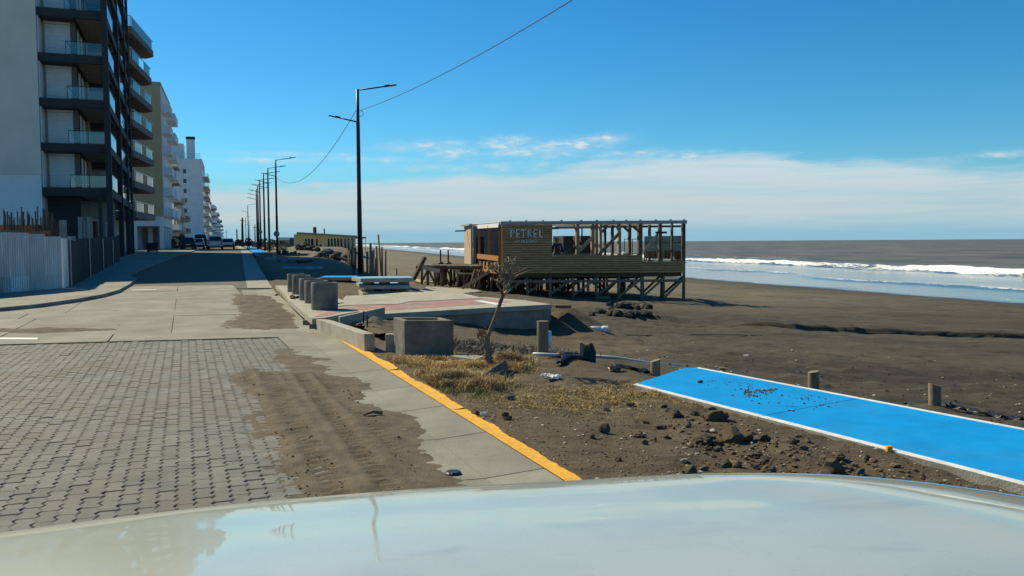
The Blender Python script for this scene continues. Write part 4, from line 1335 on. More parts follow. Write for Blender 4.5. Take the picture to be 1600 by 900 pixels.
# ------------------------------------------------------------------ people
M['skin'] = mat('skin', (.42, .24, .17), .6, .08, 6)
M['hair'] = mat('hair', (.045, .035, .03), .7, .2, 20)
M['hair_grey'] = mat('grey_hair', (.30, .28, .26), .7, .2, 20)
M['cloth_red'] = mat('red_jacket', (.34, .025, .04), .85, .15, 12)
M['cloth_plum'] = mat('plum_vest', (.17, .045, .06), .9, .2, 12)
M['cloth_navy'] = mat('navy_sleeve', (.02, .035, .11), .9, .2, 12)
M['cloth_dark'] = mat('dark_trousers', (.022, .022, .028), .9, .2, 12)
def skin_mesh(name, chains, m, parent, root=0, sub=1):
    V, E, R = [], [], []
    idx = {}
    def vid(p, r):
        k = tuple(round(c, 4) for c in p)
        if k not in idx:
            idx[k] = len(V); V.append(k); R.append(r)
        return idx[k]
    for ch in chains:
        ids = [vid(p, r) for p, r in ch]
        for a, b in zip(ids, ids[1:]):
            if a != b: E.append((a, b))
    me = bpy.data.meshes.new(name); me.from_pydata(V, E, [])
    o = link(name, me, m, parent)
    md = o.modifiers.new('skin', 'SKIN'); md.use_smooth_shade = True
    for i, sv in enumerate(me.skin_vertices[0].data):
        sv.radius = (R[i], R[i]); sv.use_root = (i == root)
    if sub:
        s = o.modifiers.new('sub', 'SUBSURF'); s.levels = sub; s.render_levels = sub
    return o
def person(label, loc, yaw, arms, lean=0.0, stride=.16, top='cloth_red', sleeve=None, hair='hair', scale=1.0):
    r = thing('person', label, 'person', (0, 0, 0))
    L = lean
    hip = (0, 0, .95); bel = (0, -.02 - L * .3, 1.12); ch = (0, -.02 - L * .8, 1.34); nk = (0, -L * 1.1, 1.50); hb = (0, -.01 - L * 1.25, 1.58); hd = (0, -.02 - L * 1.3, 1.67)
    body = [[(hip, .135), (bel, .12), (ch, .135), (nk, .052), (hb, .07), (hd, .088), ((0, hd[1], 1.74), .06)]]
    jack = [[((0, 0, .90), .15), (bel, .145), (ch, .15), ((0, nk[1] * .9, 1.46), .085)]]
    legs = []
    for s in (-1, 1):
        y = s * stride
        kn = (s * .10, y * .45 - .04, .50); an = (s * .10, y + .02, .09); toe = (s * .11, y - .15, .045)
        body.append([(hip, .135), ((s * .095, 0, .86), .085), (kn, .055), (an, .042), (toe, .036)])
        legs.append([((0, 0, .93), .14), ((s * .10, 0, .84), .10), (kn, .075), (an, .068)])
        el, wr = arms[0 if s < 0 else 1]
        sh = (s * .19, ch[1], 1.42)
        body.append([(ch, .135), (sh, .062), (el, .042), (wr, .03)])
        jack.append([(ch, .15), (sh, .085), (el, .066), (tuple(Vector(el).lerp(Vector(wr), .9)), .052)])
        d = (Vector(wr) - Vector(el)).normalized()
        sd = d.cross(Vector((0, 1, 0))).normalized() if abs(d.y) < .9 else Vector((1, 0, 0))
        palm = Vector(wr) + d * .06
        for k, (off, ln) in enumerate(((-.03, .075), (-.01, .09), (.01, .085), (.028, .065))):
            b0 = palm + sd * off + d * .02
            body.append([(wr, .03), (tuple(palm), .032), (tuple(b0), .013), (tuple(b0 + d * ln * .6 + Vector((0, -.008, 0))), .010), (tuple(b0 + d * ln + Vector((0, -.025, 0))), .008)])
        t0 = Vector(wr) + d * .03 - sd * .03 * s
        body.append([(wr, .03), (tuple(t0), .014), (tuple(t0 + d * .05 - sd * .02 * s), .010)])
    b = skin_mesh('body', body, M['skin'], r)
    j = skin_mesh('jacket', jack[:1] if sleeve else jack, M[top], r)
    if sleeve:
        skin_mesh('sleeves', [[((0, ch[1], 1.36), .10)] + c[1:] for c in jack[1:]], M[sleeve], r)
    skin_mesh('trousers', legs, M['cloth_dark'], r)
    MB().lathe([(.001, .105), (.05, .095), (.085, .055), (.098, .0), (.092, -.03)], (0, hd[1] + .012, 1.675), 14).build('hair', M[hair], r, smooth=True)
    for s in (-1, 1):
        y = s * stride
        MB().box((s * .105 - .045, y - .19, 0), (s * .105 + .045, y + .08, .085)).build('shoe', M['rubber'], r, bevel=.02)
        MB().tube([(s * .03, hd[1] - .083, 1.685), (s * .03, hd[1] - .088, 1.685)], .010, 6).build('eye', M['rubber'], r)
        MB().box((s * .088 - .012, hd[1] - .015, 1.64), (s * .088 + .012, hd[1] + .02, 1.70)).build('ear', M['skin'], r, bevel=.008)
    MB().box((-.013, hd[1] - .108, 1.645), (.013, hd[1] - .075, 1.69)).build('nose', M['skin'], r, bevel=.008)
    MB().box((-.025, hd[1] - .090, 1.612), (.025, hd[1] - .08, 1.622)).build('mouth', M['cloth_plum'], r)
    r.location = loc; r.rotation_euler = (0, 0, yaw); r.scale = (scale,) * 3
    return r
p = D(388.3, 391, 111); zz = float(zroad(111)) + .02
person('person in a red jacket walking on the road with elbows out', (p.x, p.y, zz), .3, (((-.42, -.02, 1.18), (-.40, -.06, .92)), ((.42, .02, 1.18), (.40, -.12, .94))), 0, .18, 'cloth_red')
p = D(414.5, 388, 118); zz = zg(p.x, p.y)
person('person in dark clothes standing between the far lamp poles', (p.x, p.y, zz), .6, (((-.24, .0, 1.16), (-.25, -.08, .92)), ((.30, .0, 1.18), (.34, -.2, 1.02))), .03, .05, 'cloth_dark')

# ------------------------------------------------------------------ beach restaurant on stilts
RY = 43.4
def restaurant():
    YF = RY
    def X(px, y=YF): return D(px, 400, y).x
    def Z(py, px=920, y=YF): return D(px, py, y).z
    xl, xr, xm, xg = X(784), X(1070.5), X(862), X(1003)
    zt, zf, zc0, zc1, zc2 = Z(346), Z(350.3), Z(426.5), Z(398), Z(408)
    tvec = TF
    def B(x, b, z):                                   # b metres back along the side of the building
        return Vector((x + tvec.x * b, YF + tvec.y * b, z))
    dep = 7.2
    r = thing('beach_restaurant', 'half dismantled wooden beach restaurant on stilts with a lettered brown front', 'restaurant', (X(920), YF, gz(X(920), YF)))
    def sb(mb, x0, x1, b0, b1, z0, z1):               # sheared box
        vs = [B(x0, b0, z0), B(x1, b0, z0), B(x1, b1, z0), B(x0, b1, z0), B(x0, b0, z1), B(x1, b0, z1), B(x1, b1, z1), B(x0, b1, z1)]
        return mb.add(vs, [(0, 3, 2, 1), (4, 5, 6, 7), (0, 1, 5, 4), (1, 2, 6, 5), (2, 3, 7, 6), (3, 0, 4, 7)])
    def sp(name, x0, x1, b0, b1, z0, z1, m, par=r):
        return sb(MB(), x0, x1, b0, b1, z0, z1).build(name, M[m], par)
    # floor, joists, roof
    sp('floor_deck', xl + .02, xr - .02, .06, dep, zc0 - .02, zc0 + .12, 'wood_old')
    for i in range(9):
        b = .25 + i * .84
        sp('floor_joist', xl + .05, xr - .05, b, b + .07, zc0 - .22, zc0 - .023, 'wood_old')
    sp('roof', xl - .04, xm + .15, .02, 5.2, zf + .05, zt - .01, 'fascia')
    for i in range(10):
        xj = xm + .9 + i * (xr - xm - 1.0) / 9.5
        sp('roof_joist', xj - .03, xj + .03, .02, 5.2, zf + .04, zt - .01, 'wood_cream' if i % 3 else 'wood_old')
    sp('rear_beam', xm + .153, xr + .03, 5.2, 5.3, zf + .02, zt - .01, 'fascia')
    sp('end_beam', xr - .05, xr + .04, .02, 5.19, zf + .02, zt - .008, 'fascia')
    sp('roof_fascia', xl - .06, xr + .05, -.08, .017, zf, zt, 'fascia')
    sp('roof_trim', xl - .07, xr + .06, -.10, .06, zt + .001, zt + .03, 'render_white')
    sp('roof_sheet', xl - .07, xm + .16, .063, 5.25, zt - .007, zt + .03, 'render_white')
    for px in (797, 822, 848, 877, 908, 932, 958, 978, 1000, 1024, 1047, 1068):
        x = X(px)
        sp('roof_batten', x - .06, x + .06, -.05, 5.1 if px < 860 else .05, zt + .033, zt + .085, 'fascia')
    # cladding boards, row by row
    def boards(x0, x1, z0, z1, splits):
        n = int(round((z1 - z0) / .118))
        hgt = (z1 - z0) / n
        for i in range(n):
            cuts = [x0] + [x0 + (x1 - x0) * s for s in splits] + [x1]
            for a, b in zip(cuts, cuts[1:]):
                off = random.uniform(0, .014)
                vs = [B(a + .004, -.045 - off, z0 + i * hgt + .004), B(b - .004, -.045 - off, z0 + i * hgt + .004), B(b - .004, -.004, z0 + i * hgt + .004), B(a + .004, -.004, z0 + i * hgt + .004),
                      B(a + .004, -.022 - off, z0 + (i + 1) * hgt - .016), B(b - .004, -.022 - off, z0 + (i + 1) * hgt - .016), B(b - .004, -.004, z0 + (i + 1) * hgt - .016), B(a + .004, -.004, z0 + (i + 1) * hgt - .016)]
                MB().add(vs, [(0, 3, 2, 1), (4, 5, 6, 7), (0, 1, 5, 4), (1, 2, 6, 5), (2, 3, 7, 6), (3, 0, 4, 7)]).build('cladding_board', M['cladding'], r)
    boards(xl, xm, zc0, zf - .005, (.40, .78))
    boards(xm, xg, zc0, zc1, (.34, .66))
    boards(xg, xr, zc0, zc2, (.5,))
    sp('backing_wall', xl + .02, xm - .01, .003, .06, zc0 + .125, zf - .02, 'wood_old')
    sp('backing_wall', xm, xg, .003, .05, zc0 + .125, zc1 - .02, 'wood_old')
    sp('backing_wall', xg + .003, xr - .05, .003, .05, zc0 + .125, zc2 - .02, 'wood_old')
    sp('sill', xm, xg, -.06, .10, zc1 + .003, zc1 + .045, 'wood_grey')
    sp('sill', xg + .003, xr, -.06, .10, zc2 + .003, zc2 + .04, 'wood_grey')
    # stilts: four rows with braces
    row0 = [789, 824, 860, 896, 932, 967.5, 1003.5, 1037.5, 1069.5]
    for k, b in enumerate((.05, 2.4, 4.7, 7.0)):
        for i, px in enumerate(row0):
            x = X(px); p = B(x, b, 0); zg_ = gz(p.x, p.y) - .3
            if i == 8 and k == 0: top = zt
            else: top = zc0 - .225
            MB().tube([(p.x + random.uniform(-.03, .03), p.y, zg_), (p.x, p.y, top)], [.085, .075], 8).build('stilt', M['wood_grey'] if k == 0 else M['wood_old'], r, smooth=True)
            if i < 8 and (k != 1):
                p2 = B(X(row0[i + 1]), b, 0)
                up = (i + k) % 2 if k else 0
                A = Vector((p.x, p.y - .08, gz(p.x, p.y) + .12)); C_ = Vector((p2.x, p2.y - .08, zc0 - .3))
                if k and up: A.z, C_.z = C_.z, A.z
                MB().beam(A, C_, .035, .12).build('brace', M['wood_grey'] if k == 0 else M['wood_old'], r)
        p, q = B(xl, b - .10, zc0 - .42), B(xr, b - .10, zc0 - .42)
        if k in (0, 2):
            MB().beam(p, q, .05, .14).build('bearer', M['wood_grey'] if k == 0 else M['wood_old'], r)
    # boards added along the rear row to keep the left underfloor dark
    nb_ = 34
    for i in range(nb_):
        x = xl + .05 + (X(965) - xl) * i / nb_
        p = B(x, 7.25, 0); g0 = gz(p.x, p.y)
        if random.random() < .10: continue
        sp('shade_board', x, x + (X(965) - xl) / nb_ - .02, 7.2, 7.23, g0 - .1, zc0 - .2 - random.uniform(0, .12), 'wood_old')
    # side braces, right end
    for (b0, b1) in ((.1, 2.4), (2.4, 4.7), (4.7, 7)):
        p, q = B(xr - .1, b0, zc0 - .25), B(xr - .1, b1, 0)
        q.z = gz(q.x, q.y) + .1
        MB().beam(p, q, .04, .12).build('brace', M['wood_old'], r)
    # posts of the open dining room
    def post(px, b, w, m, z1=zf, z0=zc0 + .12, wy=None):
        x = D(px, 400, YF + tvec.y * b).x - tvec.x * b
        return sp('post', x - w / 2, x + w / 2, b, b + (wy or w), z0, z1 + .045, m)
    for px, b, w, m in ((903, 1.2, .16, 'wood_cream'), (927, 1.6, .17, 'wood_cream'), (932.5, .06, .13, 'wood_grey'), (939, 2.6, .14, 'wood_cream'), (968.5, 1.4, .15, 'wood_cream'), (984.5, 2.6, .14, 'wood_old'),
                        (1001, .06, .20, 'wood_old'), (1032, .06, .15, 'wood_old'), (1050.5, .06, .09, 'wood_old'), (1015.5, 4.6, .12, 'wood_old'), (946, 4.8, .11, 'wood_old'), (957.5, 4.8, .13, 'wood_old'), (1050, 4.9, .10, 'wood_old')):
        post(px, b, w, m)
    x = xr - .06
    sp('post', x - .09, x + .06, -.03, .12, zc2 + .05, zf - .003, 'wood_old')
    def bm(p0, p1, b, w, h, m, nm='brace'):
        A = D(p0[0], p0[1], YF + tvec.y * b); C_ = D(p1[0], p1[1], YF + tvec.y * b)
        return MB().beam(A, C_, w, h).build(nm, M[m], r)
    for a in (((897, 400), (926, 371), 1.55, 'wood_cream'), ((935, 399), (968, 364), 1.35, 'wood_grey'), ((1008, 392), (1030, 364), .25, 'wood_grey')):
        bm(a[0], a[1], a[2], .05, .17, a[3])
    for (p0, p1, b, m) in (((896, 353), (902, 361), 1.25, 'wood_cream'), ((922, 353), (927, 361), 1.65, 'wood_cream'), ((963, 353), (968, 363), 1.45, 'wood_cream'), ((950, 353), (940, 363), 2.65, 'wood_old'), ((973, 353), (984, 363), 2.65, 'wood_old'), ((988, 353), (1000, 363), .12, 'wood_old')):
        bm(p0, p1, b, .06, .13, m, 'knee_brace')
    bm((1024, 363.3), (1042, 363.3), .02, .05, .11, 'rust', 'crossbar')
    bm((868, 355.5), (935, 355), 2.7, .06, .14, 'wood_cream', 'roof_beam')
    bm((935, 354.5), (1070, 353.5), 4.95, .06, .12, 'wood_old', 'roof_beam')
    # glass screens at the right end
    for px0, px1 in ((1004.5, 1030.5), (1033.8, 1049), (1051.8, 1067.5)):
        x0, x1 = X(px0), X(px1)
        sp('glass_screen', x0, x1, .012, .024, zc2 + .05, Z(369), 'teal_glass')
    sp('glass_screen', xr - .05, xr - .038, .3, 4.5, zc2 + .05, Z(369), 'teal_glass')
    # kitchen block and its openings
    b0 = 3.4
    xk0 = D(872, 400, YF + tvec.y * b0).x - tvec.x * b0; xk1 = D(925, 400, YF + tvec.y * b0).x - tvec.x * b0
    zk = D(900, 368.5, YF + tvec.y * b0).z
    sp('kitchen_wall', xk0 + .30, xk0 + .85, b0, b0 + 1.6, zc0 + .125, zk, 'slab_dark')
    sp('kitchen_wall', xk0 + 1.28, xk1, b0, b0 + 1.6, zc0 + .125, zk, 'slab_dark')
    sp('counter', xk0 - .1, xk0 + .84, b0 - .5, b0 - .01, zc0 + .62, zc0 + .74, 'render_white')
    sp('shelf_frame', xk0 + 1.4, xk0 + 1.46, b0 + .2, b0 + .26, zk + .003, zk + .42, 'dark_metal')
    sp('shelf_frame', xk0 + 2.0, xk0 + 2.06, b0 + .2, b0 + .26, zk + .003, zk + .42, 'dark_metal')
    sp('shelf_frame', xk0 + 1.35, xk0 + 2.1, b0 + .2, b0 + .26, zk + .423, zk + .46, 'dark_metal')
    sp('inner_wall', xm + .02, xm + .36, .9, 1.02, zc0 + .125, zf, 'wood_old')
    sp('inner_beam', xm + .02, xm + .68, .8, .88, Z(357.5), Z(354), 'wood_grey')
    # rear block with tan side wall and grey front wall
    zr = D(735, 352.5, 49).z; zr0 = D(735, 412, 49).z
    def pw(px, y): return Vector((D(px, 400, y).x, y))
    def wall(nm, px0, ya, px1, yb, z0, z1, th, m):
        a, b = pw(px0, ya), pw(px1, yb)
        d = (b - a).normalized(); nrm = Vector((-d.y, d.x)) * th
        pts = [a, b, b + nrm, a + nrm]
        return MB().prism([(q.x, q.y) for q in pts], z0, z1).build(nm, M[m], r)
    wall('tan_wall', 728.5, 51.5, 739, 49.4, zr0 - .05, zr, -.12, 'tan_wall')
    wall('grey_wall', 739.3, 49.38, 743.5, 49.35, zr0 - .1, zr, .1, 'grey_wall')
    wall('grey_wall', 757.5, 49.3, 790, 49.25, zr0 - .1, zr - .05, .1, 'grey_wall')
    wall('door_head', 743.6, 49.36, 757.4, 49.32, D(750, 369.5, 49.4).z, zr - .05, .1, 'grey_wall')
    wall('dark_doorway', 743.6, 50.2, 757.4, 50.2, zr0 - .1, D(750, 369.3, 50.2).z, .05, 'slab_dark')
    wall('rear_roof', 728.3, 51.55, 741, 49.3, zr + .003, zr + .10, -.3, 'fascia')
    MB().beam(D(711, 361, 50.5), D(728, 360.5, 50.5), .06, .08).build('projecting_beam', M['wood_old'], r)
    # open timber frame on the left side
    sl = lambda px: next(b for b in np.linspace(0, 9, 3000) if (xl + tvec.x * b) / (YF + tvec.y * b) <= (px - 800) / FPX)
    zs = lambda py, b: D(784, py, YF + tvec.y * b).z
    for px, w in ((781.5, .16), (764.5, .15), (749, .14)):
        b = sl(px); q = B(xl, b, 0)
        MB().box((q.x - w / 2, q.y - w / 2, zc0 - .05), (q.x + w / 2, q.y + w / 2, zf)).build('post', M['wood_orange'], r)
    b0, b1 = sl(782), sl(748.5)
    MB().beam(B(xl - .06, b0, zs(404, b0)), B(xl - .06, b1, zs(400, b1)), .10, .26).build('rail_board', M['wood_orange'], r)
    MB().beam(B(xl - .02, b0, zf - .02), B(xl - .02, b1, zf - .02), .12, .22).build('roof_fascia', M['render_white'], r)
    MB().beam(B(xl - .02, b0, zc0 + .06), B(xl - .02, b1, zc0 + .06), .14, .16).build('floor_beam', M['wood_orange'], r)
    n = 6
    for i in range(n):
        b = b0 + (b1 - b0) * (i + .5) / n
        if i in (2,): continue
        MB().beam(B(xl, b, zc0 + .15), B(xl, b, zs(404, b) - .14), .05, .24, tvec).build('upright_board', M['wood_orange'] if i % 2 else M['wood_cream'], r)
    q = B(xl, b1 - .6, 0)
    MB().box((q.x - 1.3, q.y - .2, zc0 - .16), (q.x, q.y + .1, zc0 - .08)).build('landing_board', M['wood_cream'], r)
    # lettering
    lm = M['sign_white'] = mat('sign_white', (.88, .80, .66), .6, .06, 3)
    G_ = {'P': [((0, 0), (0, 1)), ((-.18, 1), (.3, 1)), ((.3, 1), (.55, .86)), ((.55, .86), (.58, .68)), ((.58, .68), (.42, .52)), ((.42, .52), (.12, .42)), ((.13, .12), (.13, .86)), ((.13, .86), (.36, .86))],
          'E': [((0, 0), (0, 1)), ((0, 1), (.5, 1)), ((0, 0), (.5, 0)), ((0, .48), (.38, .48)), ((.12, .36), (.44, .36)), ((.12, .13), (.12, .36))],
          'T': [((-.1, 1), (.6, 1)), ((.25, 0), (.25, 1)), ((-.1, .87), (.12, .87))],
          'R': [((0, 0), (0, 1)), ((0, 1), (.36, 1)), ((.36, 1), (.56, .84)), ((.56, .84), (.54, .62)), ((.54, .62), (.2, .46)), ((.2, .46), (.62, .0)), ((.13, .5), (.13, .86)), ((.62, 0), (.8, 0))],
          'L': [((0, 0), (0, 1)), ((0, 0), (.55, 0)), ((.13, .13), (.13, .9))],
          'A': [((0, 0), (.28, 1)), ((.28, 1), (.56, 0)), ((.12, .36), (.44, .36))],
          'Y': [((0, 1), (.27, .48)), ((.54, 1), (.27, .48)), ((.27, .48), (.27, 0))]}
    def letters(txt, pxs, pxw, py0, py1, th):
        for chx, px in zip(txt, pxs):
            mb = MB()
            for (a, b) in G_[chx]:
                A = D(px + a[0] * pxw, py0 + (py1 - py0) * a[1], YF - .075); C_ = D(px + b[0] * pxw, py0 + (py1 - py0) * b[1], YF - .075)
                e = (C_ - A).normalized() * th * .5
                mb.beam(A - e, C_ + e, .03, th, Vector((0, -1, 0)) if False else Vector((0, 0, 1)) if abs((C_ - A).normalized().z) < .9 else Vector((1, 0, 0)))
            mb.build('letter', lm, r)
    letters('PETREL', (798.2, 807, 815.6, 825.2, 834.2, 843), 8.6, 370.4, 358.6, .042)
    letters('PLAYA', (815.2, 818.6, 821.8, 825.4, 828.4), 4.6, 379.2, 375.2, .022)
    for c in (808.5, 835):
        A = [D(c - 3.8 + i * .95, 376.8 + .7 * math.sin(i / 8 * 6.28 + (3.14 if c > 820 else 0)), YF - .07) for i in range(9)]
        MB().tube(A, .018, 6).build('flourish', lm, r)
    # the things left lying on its floor
    def bx(px0, px1, py0, py1, b, d, m, name, label, cat):
        yy = YF + tvec.y * b
        A, C_ = D(px0, py1, yy), D(px1, py0, yy)
        z0 = max(A.z, zc0 + .125)
        z0 = zc0 + .125
        mb = MB(); n = 14
        cx, hw_, hh = (A.x + C_.x) / 2, (C_.x - A.x) / 2, C_.z - z0
        rr = random.Random(int(px0))
        prof = [(hw_ * (1 - .15 * rr.random()), 0), (hw_ * (1 - .1 * rr.random()), hh * .35), (hw_ * .8, hh * .75), (hw_ * .35, hh * .97), (.01, hh)]
        mb.lathe(prof, (cx, yy + d, z0), n)
        mb.v = [(x + rr.uniform(-.03, .03), y + rr.uniform(-.05, .05), max(z0, z + rr.uniform(-.03, .03))) for x, y, z in mb.v]
        o = mb.build(name, M[m], None)
        tag(o, label, cat)
    bx(970, 982, 394, 400, 2.2, .5, 'render_white', 'rubble_bag', 'white sack of rubble on the restaurant floor between the posts', 'bag')
    bx(978, 990, 395, 400, 2.8, .5, 'black_plastic', 'rubble_bag', 'dark sack beside the white one on the restaurant floor', 'bag')
    bx(1052, 1067, 393, 409, .8, .3, 'teal_trim', 'tarpaulin_heap', 'dark green covered heap behind the right end glass of the restaurant', 'tarpaulin')
    # table and chairs seen through the glass
    t = thing('wooden_table', 'small dark table standing behind the glass screens of the restaurant', 'table', (X(1020), YF + 1.6, zc0 + .12))
    cx, cy, z0 = D(1022, 400, YF + 1.6).x, YF + 1.6, zc0 + .125
    MB().box((cx - .55, cy - .4, z0 + .95), (cx + .45, cy + .4, z0 + 1.0)).build('table_top', M['wood_old'], t)
    for sx in (-.5, .34):
        for sy in (-.35, .29):
            MB().box((cx + sx, cy + sy, z0), (cx + sx + .06, cy + sy + .06, z0 + .947)).build('leg', M['wood_old'], t)
    for i in range(7):
        A = Vector((X(1006) + random.uniform(0, 1.6), YF + random.uniform(.4, 1.2), z0 + random.uniform(.1, .62))); e = random.uniform(-.6, .6)
        C_ = A + Vector((math.cos(e) * random.uniform(.6, 1.2), random.uniform(-.2, .2), random.uniform(-.12, .2)))
        tag(MB().beam(A, C_, .05, .04).build('loose_batten', M['wood_grey'], None), 'loose batten lying in the heap behind the restaurant glass', 'batten', 'loose battens behind the restaurant glass')
    for i, (px, w, lab) in enumerate(((980.5, .02, 'left thin metal rack at the far edge of the restaurant deck'), (993, .02, 'right thin metal rack at the far edge of the restaurant deck'))):
        p = D(px, 400, YF + 5.4); z1 = D(px, 373, p.y).z
        f = MB().box((p.x - .2, p.y, zc0 + .12), (p.x - .16, p.y + .04, z1)).box((p.x + .16, p.y, zc0 + .12), (p.x + .2, p.y + .04, z1)).box((p.x - .155, p.y, z1 - .04), (p.x + .155, p.y + .04, z1)).build('metal_rack', M['dark_metal'], None)
        tag(f, lab, 'rack')
    p = D(871, 398, YF + .75)
    person('person in a plum vest with navy sleeves leaning on the restaurant sill', (p.x, p.y, zc0 + .125), 0.0, (((-.25, .0, 1.15), (-.29, -.12, .93)), ((.25, .0, 1.15), (.29, -.12, .93))), .10, .03, 'cloth_plum', 'cloth_navy', 'hair_grey', .98)
    # spotlight stand etc. left out; wooden step below
    o = MB().beam((X(931), YF - 1.1, gz(X(931), YF - 1.1) + .10), (X(949), YF - 1.1, gz(X(949), YF - 1.1) + .12), .5, .10).build('loose_plank', M['wood_grey'], None)
    tag(o, 'grey plank lying on the sand under the restaurant front', 'plank')
restaurant()

def old_deck():
    Y0 = 47.5
    z = D(700, 415, Y0).z
    A, B_ = D(656, 414, Y0 + 1.5), D(748, 414, Y0 - 1.2)
    r = thing('timber_deck', 'low wrecked timber deck on crowded stilts left of the restaurant', 'deck', ((A.x + B_.x) / 2, Y0, gz(A.x, Y0)))
    d = Vector((B_.x - A.x, B_.y - A.y, 0)); L_ = d.length; d.normalize(); nb = Vector((-d.y, d.x, 0))
    for j in range(13):
        o = A + nb * (j * .36) + d * random.uniform(-.25, .1); o.z = z + random.uniform(-.02, .02)
        e = o + d * (L_ + random.uniform(-.3, .2)); e.z = z + random.uniform(-.02, .04)
        MB().beam(o, e, .30, .05).build('plank', M['wood_grey'] if j > 1 else M['concrete_new'], r)
    for j in range(7):
        o = A + nb * (j * .75 + .1)
        for i in range(9):
            if random.random() < .12: continue
            p = o + d * (L_ * i / 8.0 + random.uniform(-.1, .1))
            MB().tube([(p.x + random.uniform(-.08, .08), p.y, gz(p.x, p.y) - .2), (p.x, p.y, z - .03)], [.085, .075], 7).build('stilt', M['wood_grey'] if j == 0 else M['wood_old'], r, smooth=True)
            if j in (0, 3, 5) and i < 8:
                q = p + d * (L_ / 8.0); s = (i + j) % 2
                MB().beam((p.x, p.y - .06, z - .15 if s else gz(p.x, p.y) + .15), (q.x, q.y - .06, gz(q.x, q.y) + .15 if s else z - .15), .04, .11).build('brace', M['wood_old'], r)
    for (p0, p1, h, m) in (((659, 417), (687, 424), .22, 'tan_wall'), ((711, 422), (719, 422.5), .34, 'tan_wall')):
        MB().beam(D(p0[0], p0[1], Y0 - .2), D(p1[0], p1[1], Y0 - .3), .05, h).build('edge_board', M[m], r)
    MB().beam(A + Vector((-.2, -.1, z - A.z - .12)), B_ + Vector((0, -.1, z - B_.z - .12)), .08, .16).build('edge_beam', M['wood_old'], r)
    # things on and against it
    for px, lab in ((688.5, 'left thin metal stand on the wrecked deck'), (700.5, 'right thin metal stand on the wrecked deck')):
        p = D(px, 411, Y0 + 2.4); t = D(px, 390.5, p.y)
        s = thing('metal_stand', lab, 'stand', (p.x, p.y, z + .03))
        MB().tube([(p.x, p.y, z + .04), (p.x, p.y, t.z)], .045, 8).build('pole', M['dark_metal'], s)
        MB().lathe([(0, 0), (.22, 0), (.20, .06), (.07, .14), (0, .14)], (p.x, p.y, z + .03), 12).build('foot', M['dark_metal'], s)
    o = MB().beam(D(646, 437, 47), D(664, 402, 47.5), .16, .20).build('leaning_beam', M['wood_old'], None); tag(o, 'dark beam leaning on the left end of the wrecked deck', 'beam')
    o = MB().beam(D(722, 450, 44.8), D(765, 424, 44.2), .10, .16).build('leaning_plank', M['wood_grey'], None); tag(o, 'long plank leaning from the sand up to the restaurant corner', 'plank')
    for (x0, x1, lab) in ((733, 742, 'left broken ladder frame leaning under the restaurant'), (738, 747, 'right broken ladder frame leaning under the restaurant')):
        a, b = D(x0, 449, 45.6), D(x1, 421, 46)
        s = thing('ladder', lab, 'ladder', (a.x, a.y, a.z))
        MB().beam(a, b, .05, .05).build('stile', M['wood_grey'], s)
        MB().beam(a + Vector((.28, .1, 0)), b + Vector((.28, .1, 0)), .05, .05).build('stile', M['wood_grey'], s)
        for t in (.25, .45, .65, .85):
            c = a.lerp(b, t); MB().beam(c, c + Vector((.28, .1, 0)), .03, .03).build('rung', M['wood_grey'], s)
    # red planks behind
    p = D(735, 413, 52)
    o = MB().beam(D(712, 413.5, 52), D(742, 411, 52), 1.2, .08).build('loose_sheet', M['rust'], None); tag(o, 'reddish sheet lying on the deck by the tan wall', 'sheet')
    # curved yellow board on the sand before the deck
    pts = [G(640, 437), G(650, 441), G(664, 444.2), G(680, 445.6), G(701, 446.5)]
    mb = MB()
    for a, b in zip(pts, pts[1:]):
        mb.beam(a + Vector((0, 0, .14)), b + Vector((0, 0, .14)), .16, .10)
    tag(mb.build('bent_board', M['yellow_plank'], None), 'bent yellow board lying on the sand before the wrecked deck', 'board')
old_deck()
for px, py, h, lab in ((620, 430, .55, 'short rusty stake left of the wrecked deck'), (552.3, 430, .45, 'rusty stake at the foot of the post fence'), (537, 386, .9, 'thin rusty stake by the yellow building')):
    p = G(px, py); tag(MB().tube([(p.x, p.y, p.z - .2), (p.x, p.y, p.z + h * (1.6 if py < 400 else 1))], .05, 7).build('rusty_stake', M['rust'], None), lab, 'stake')

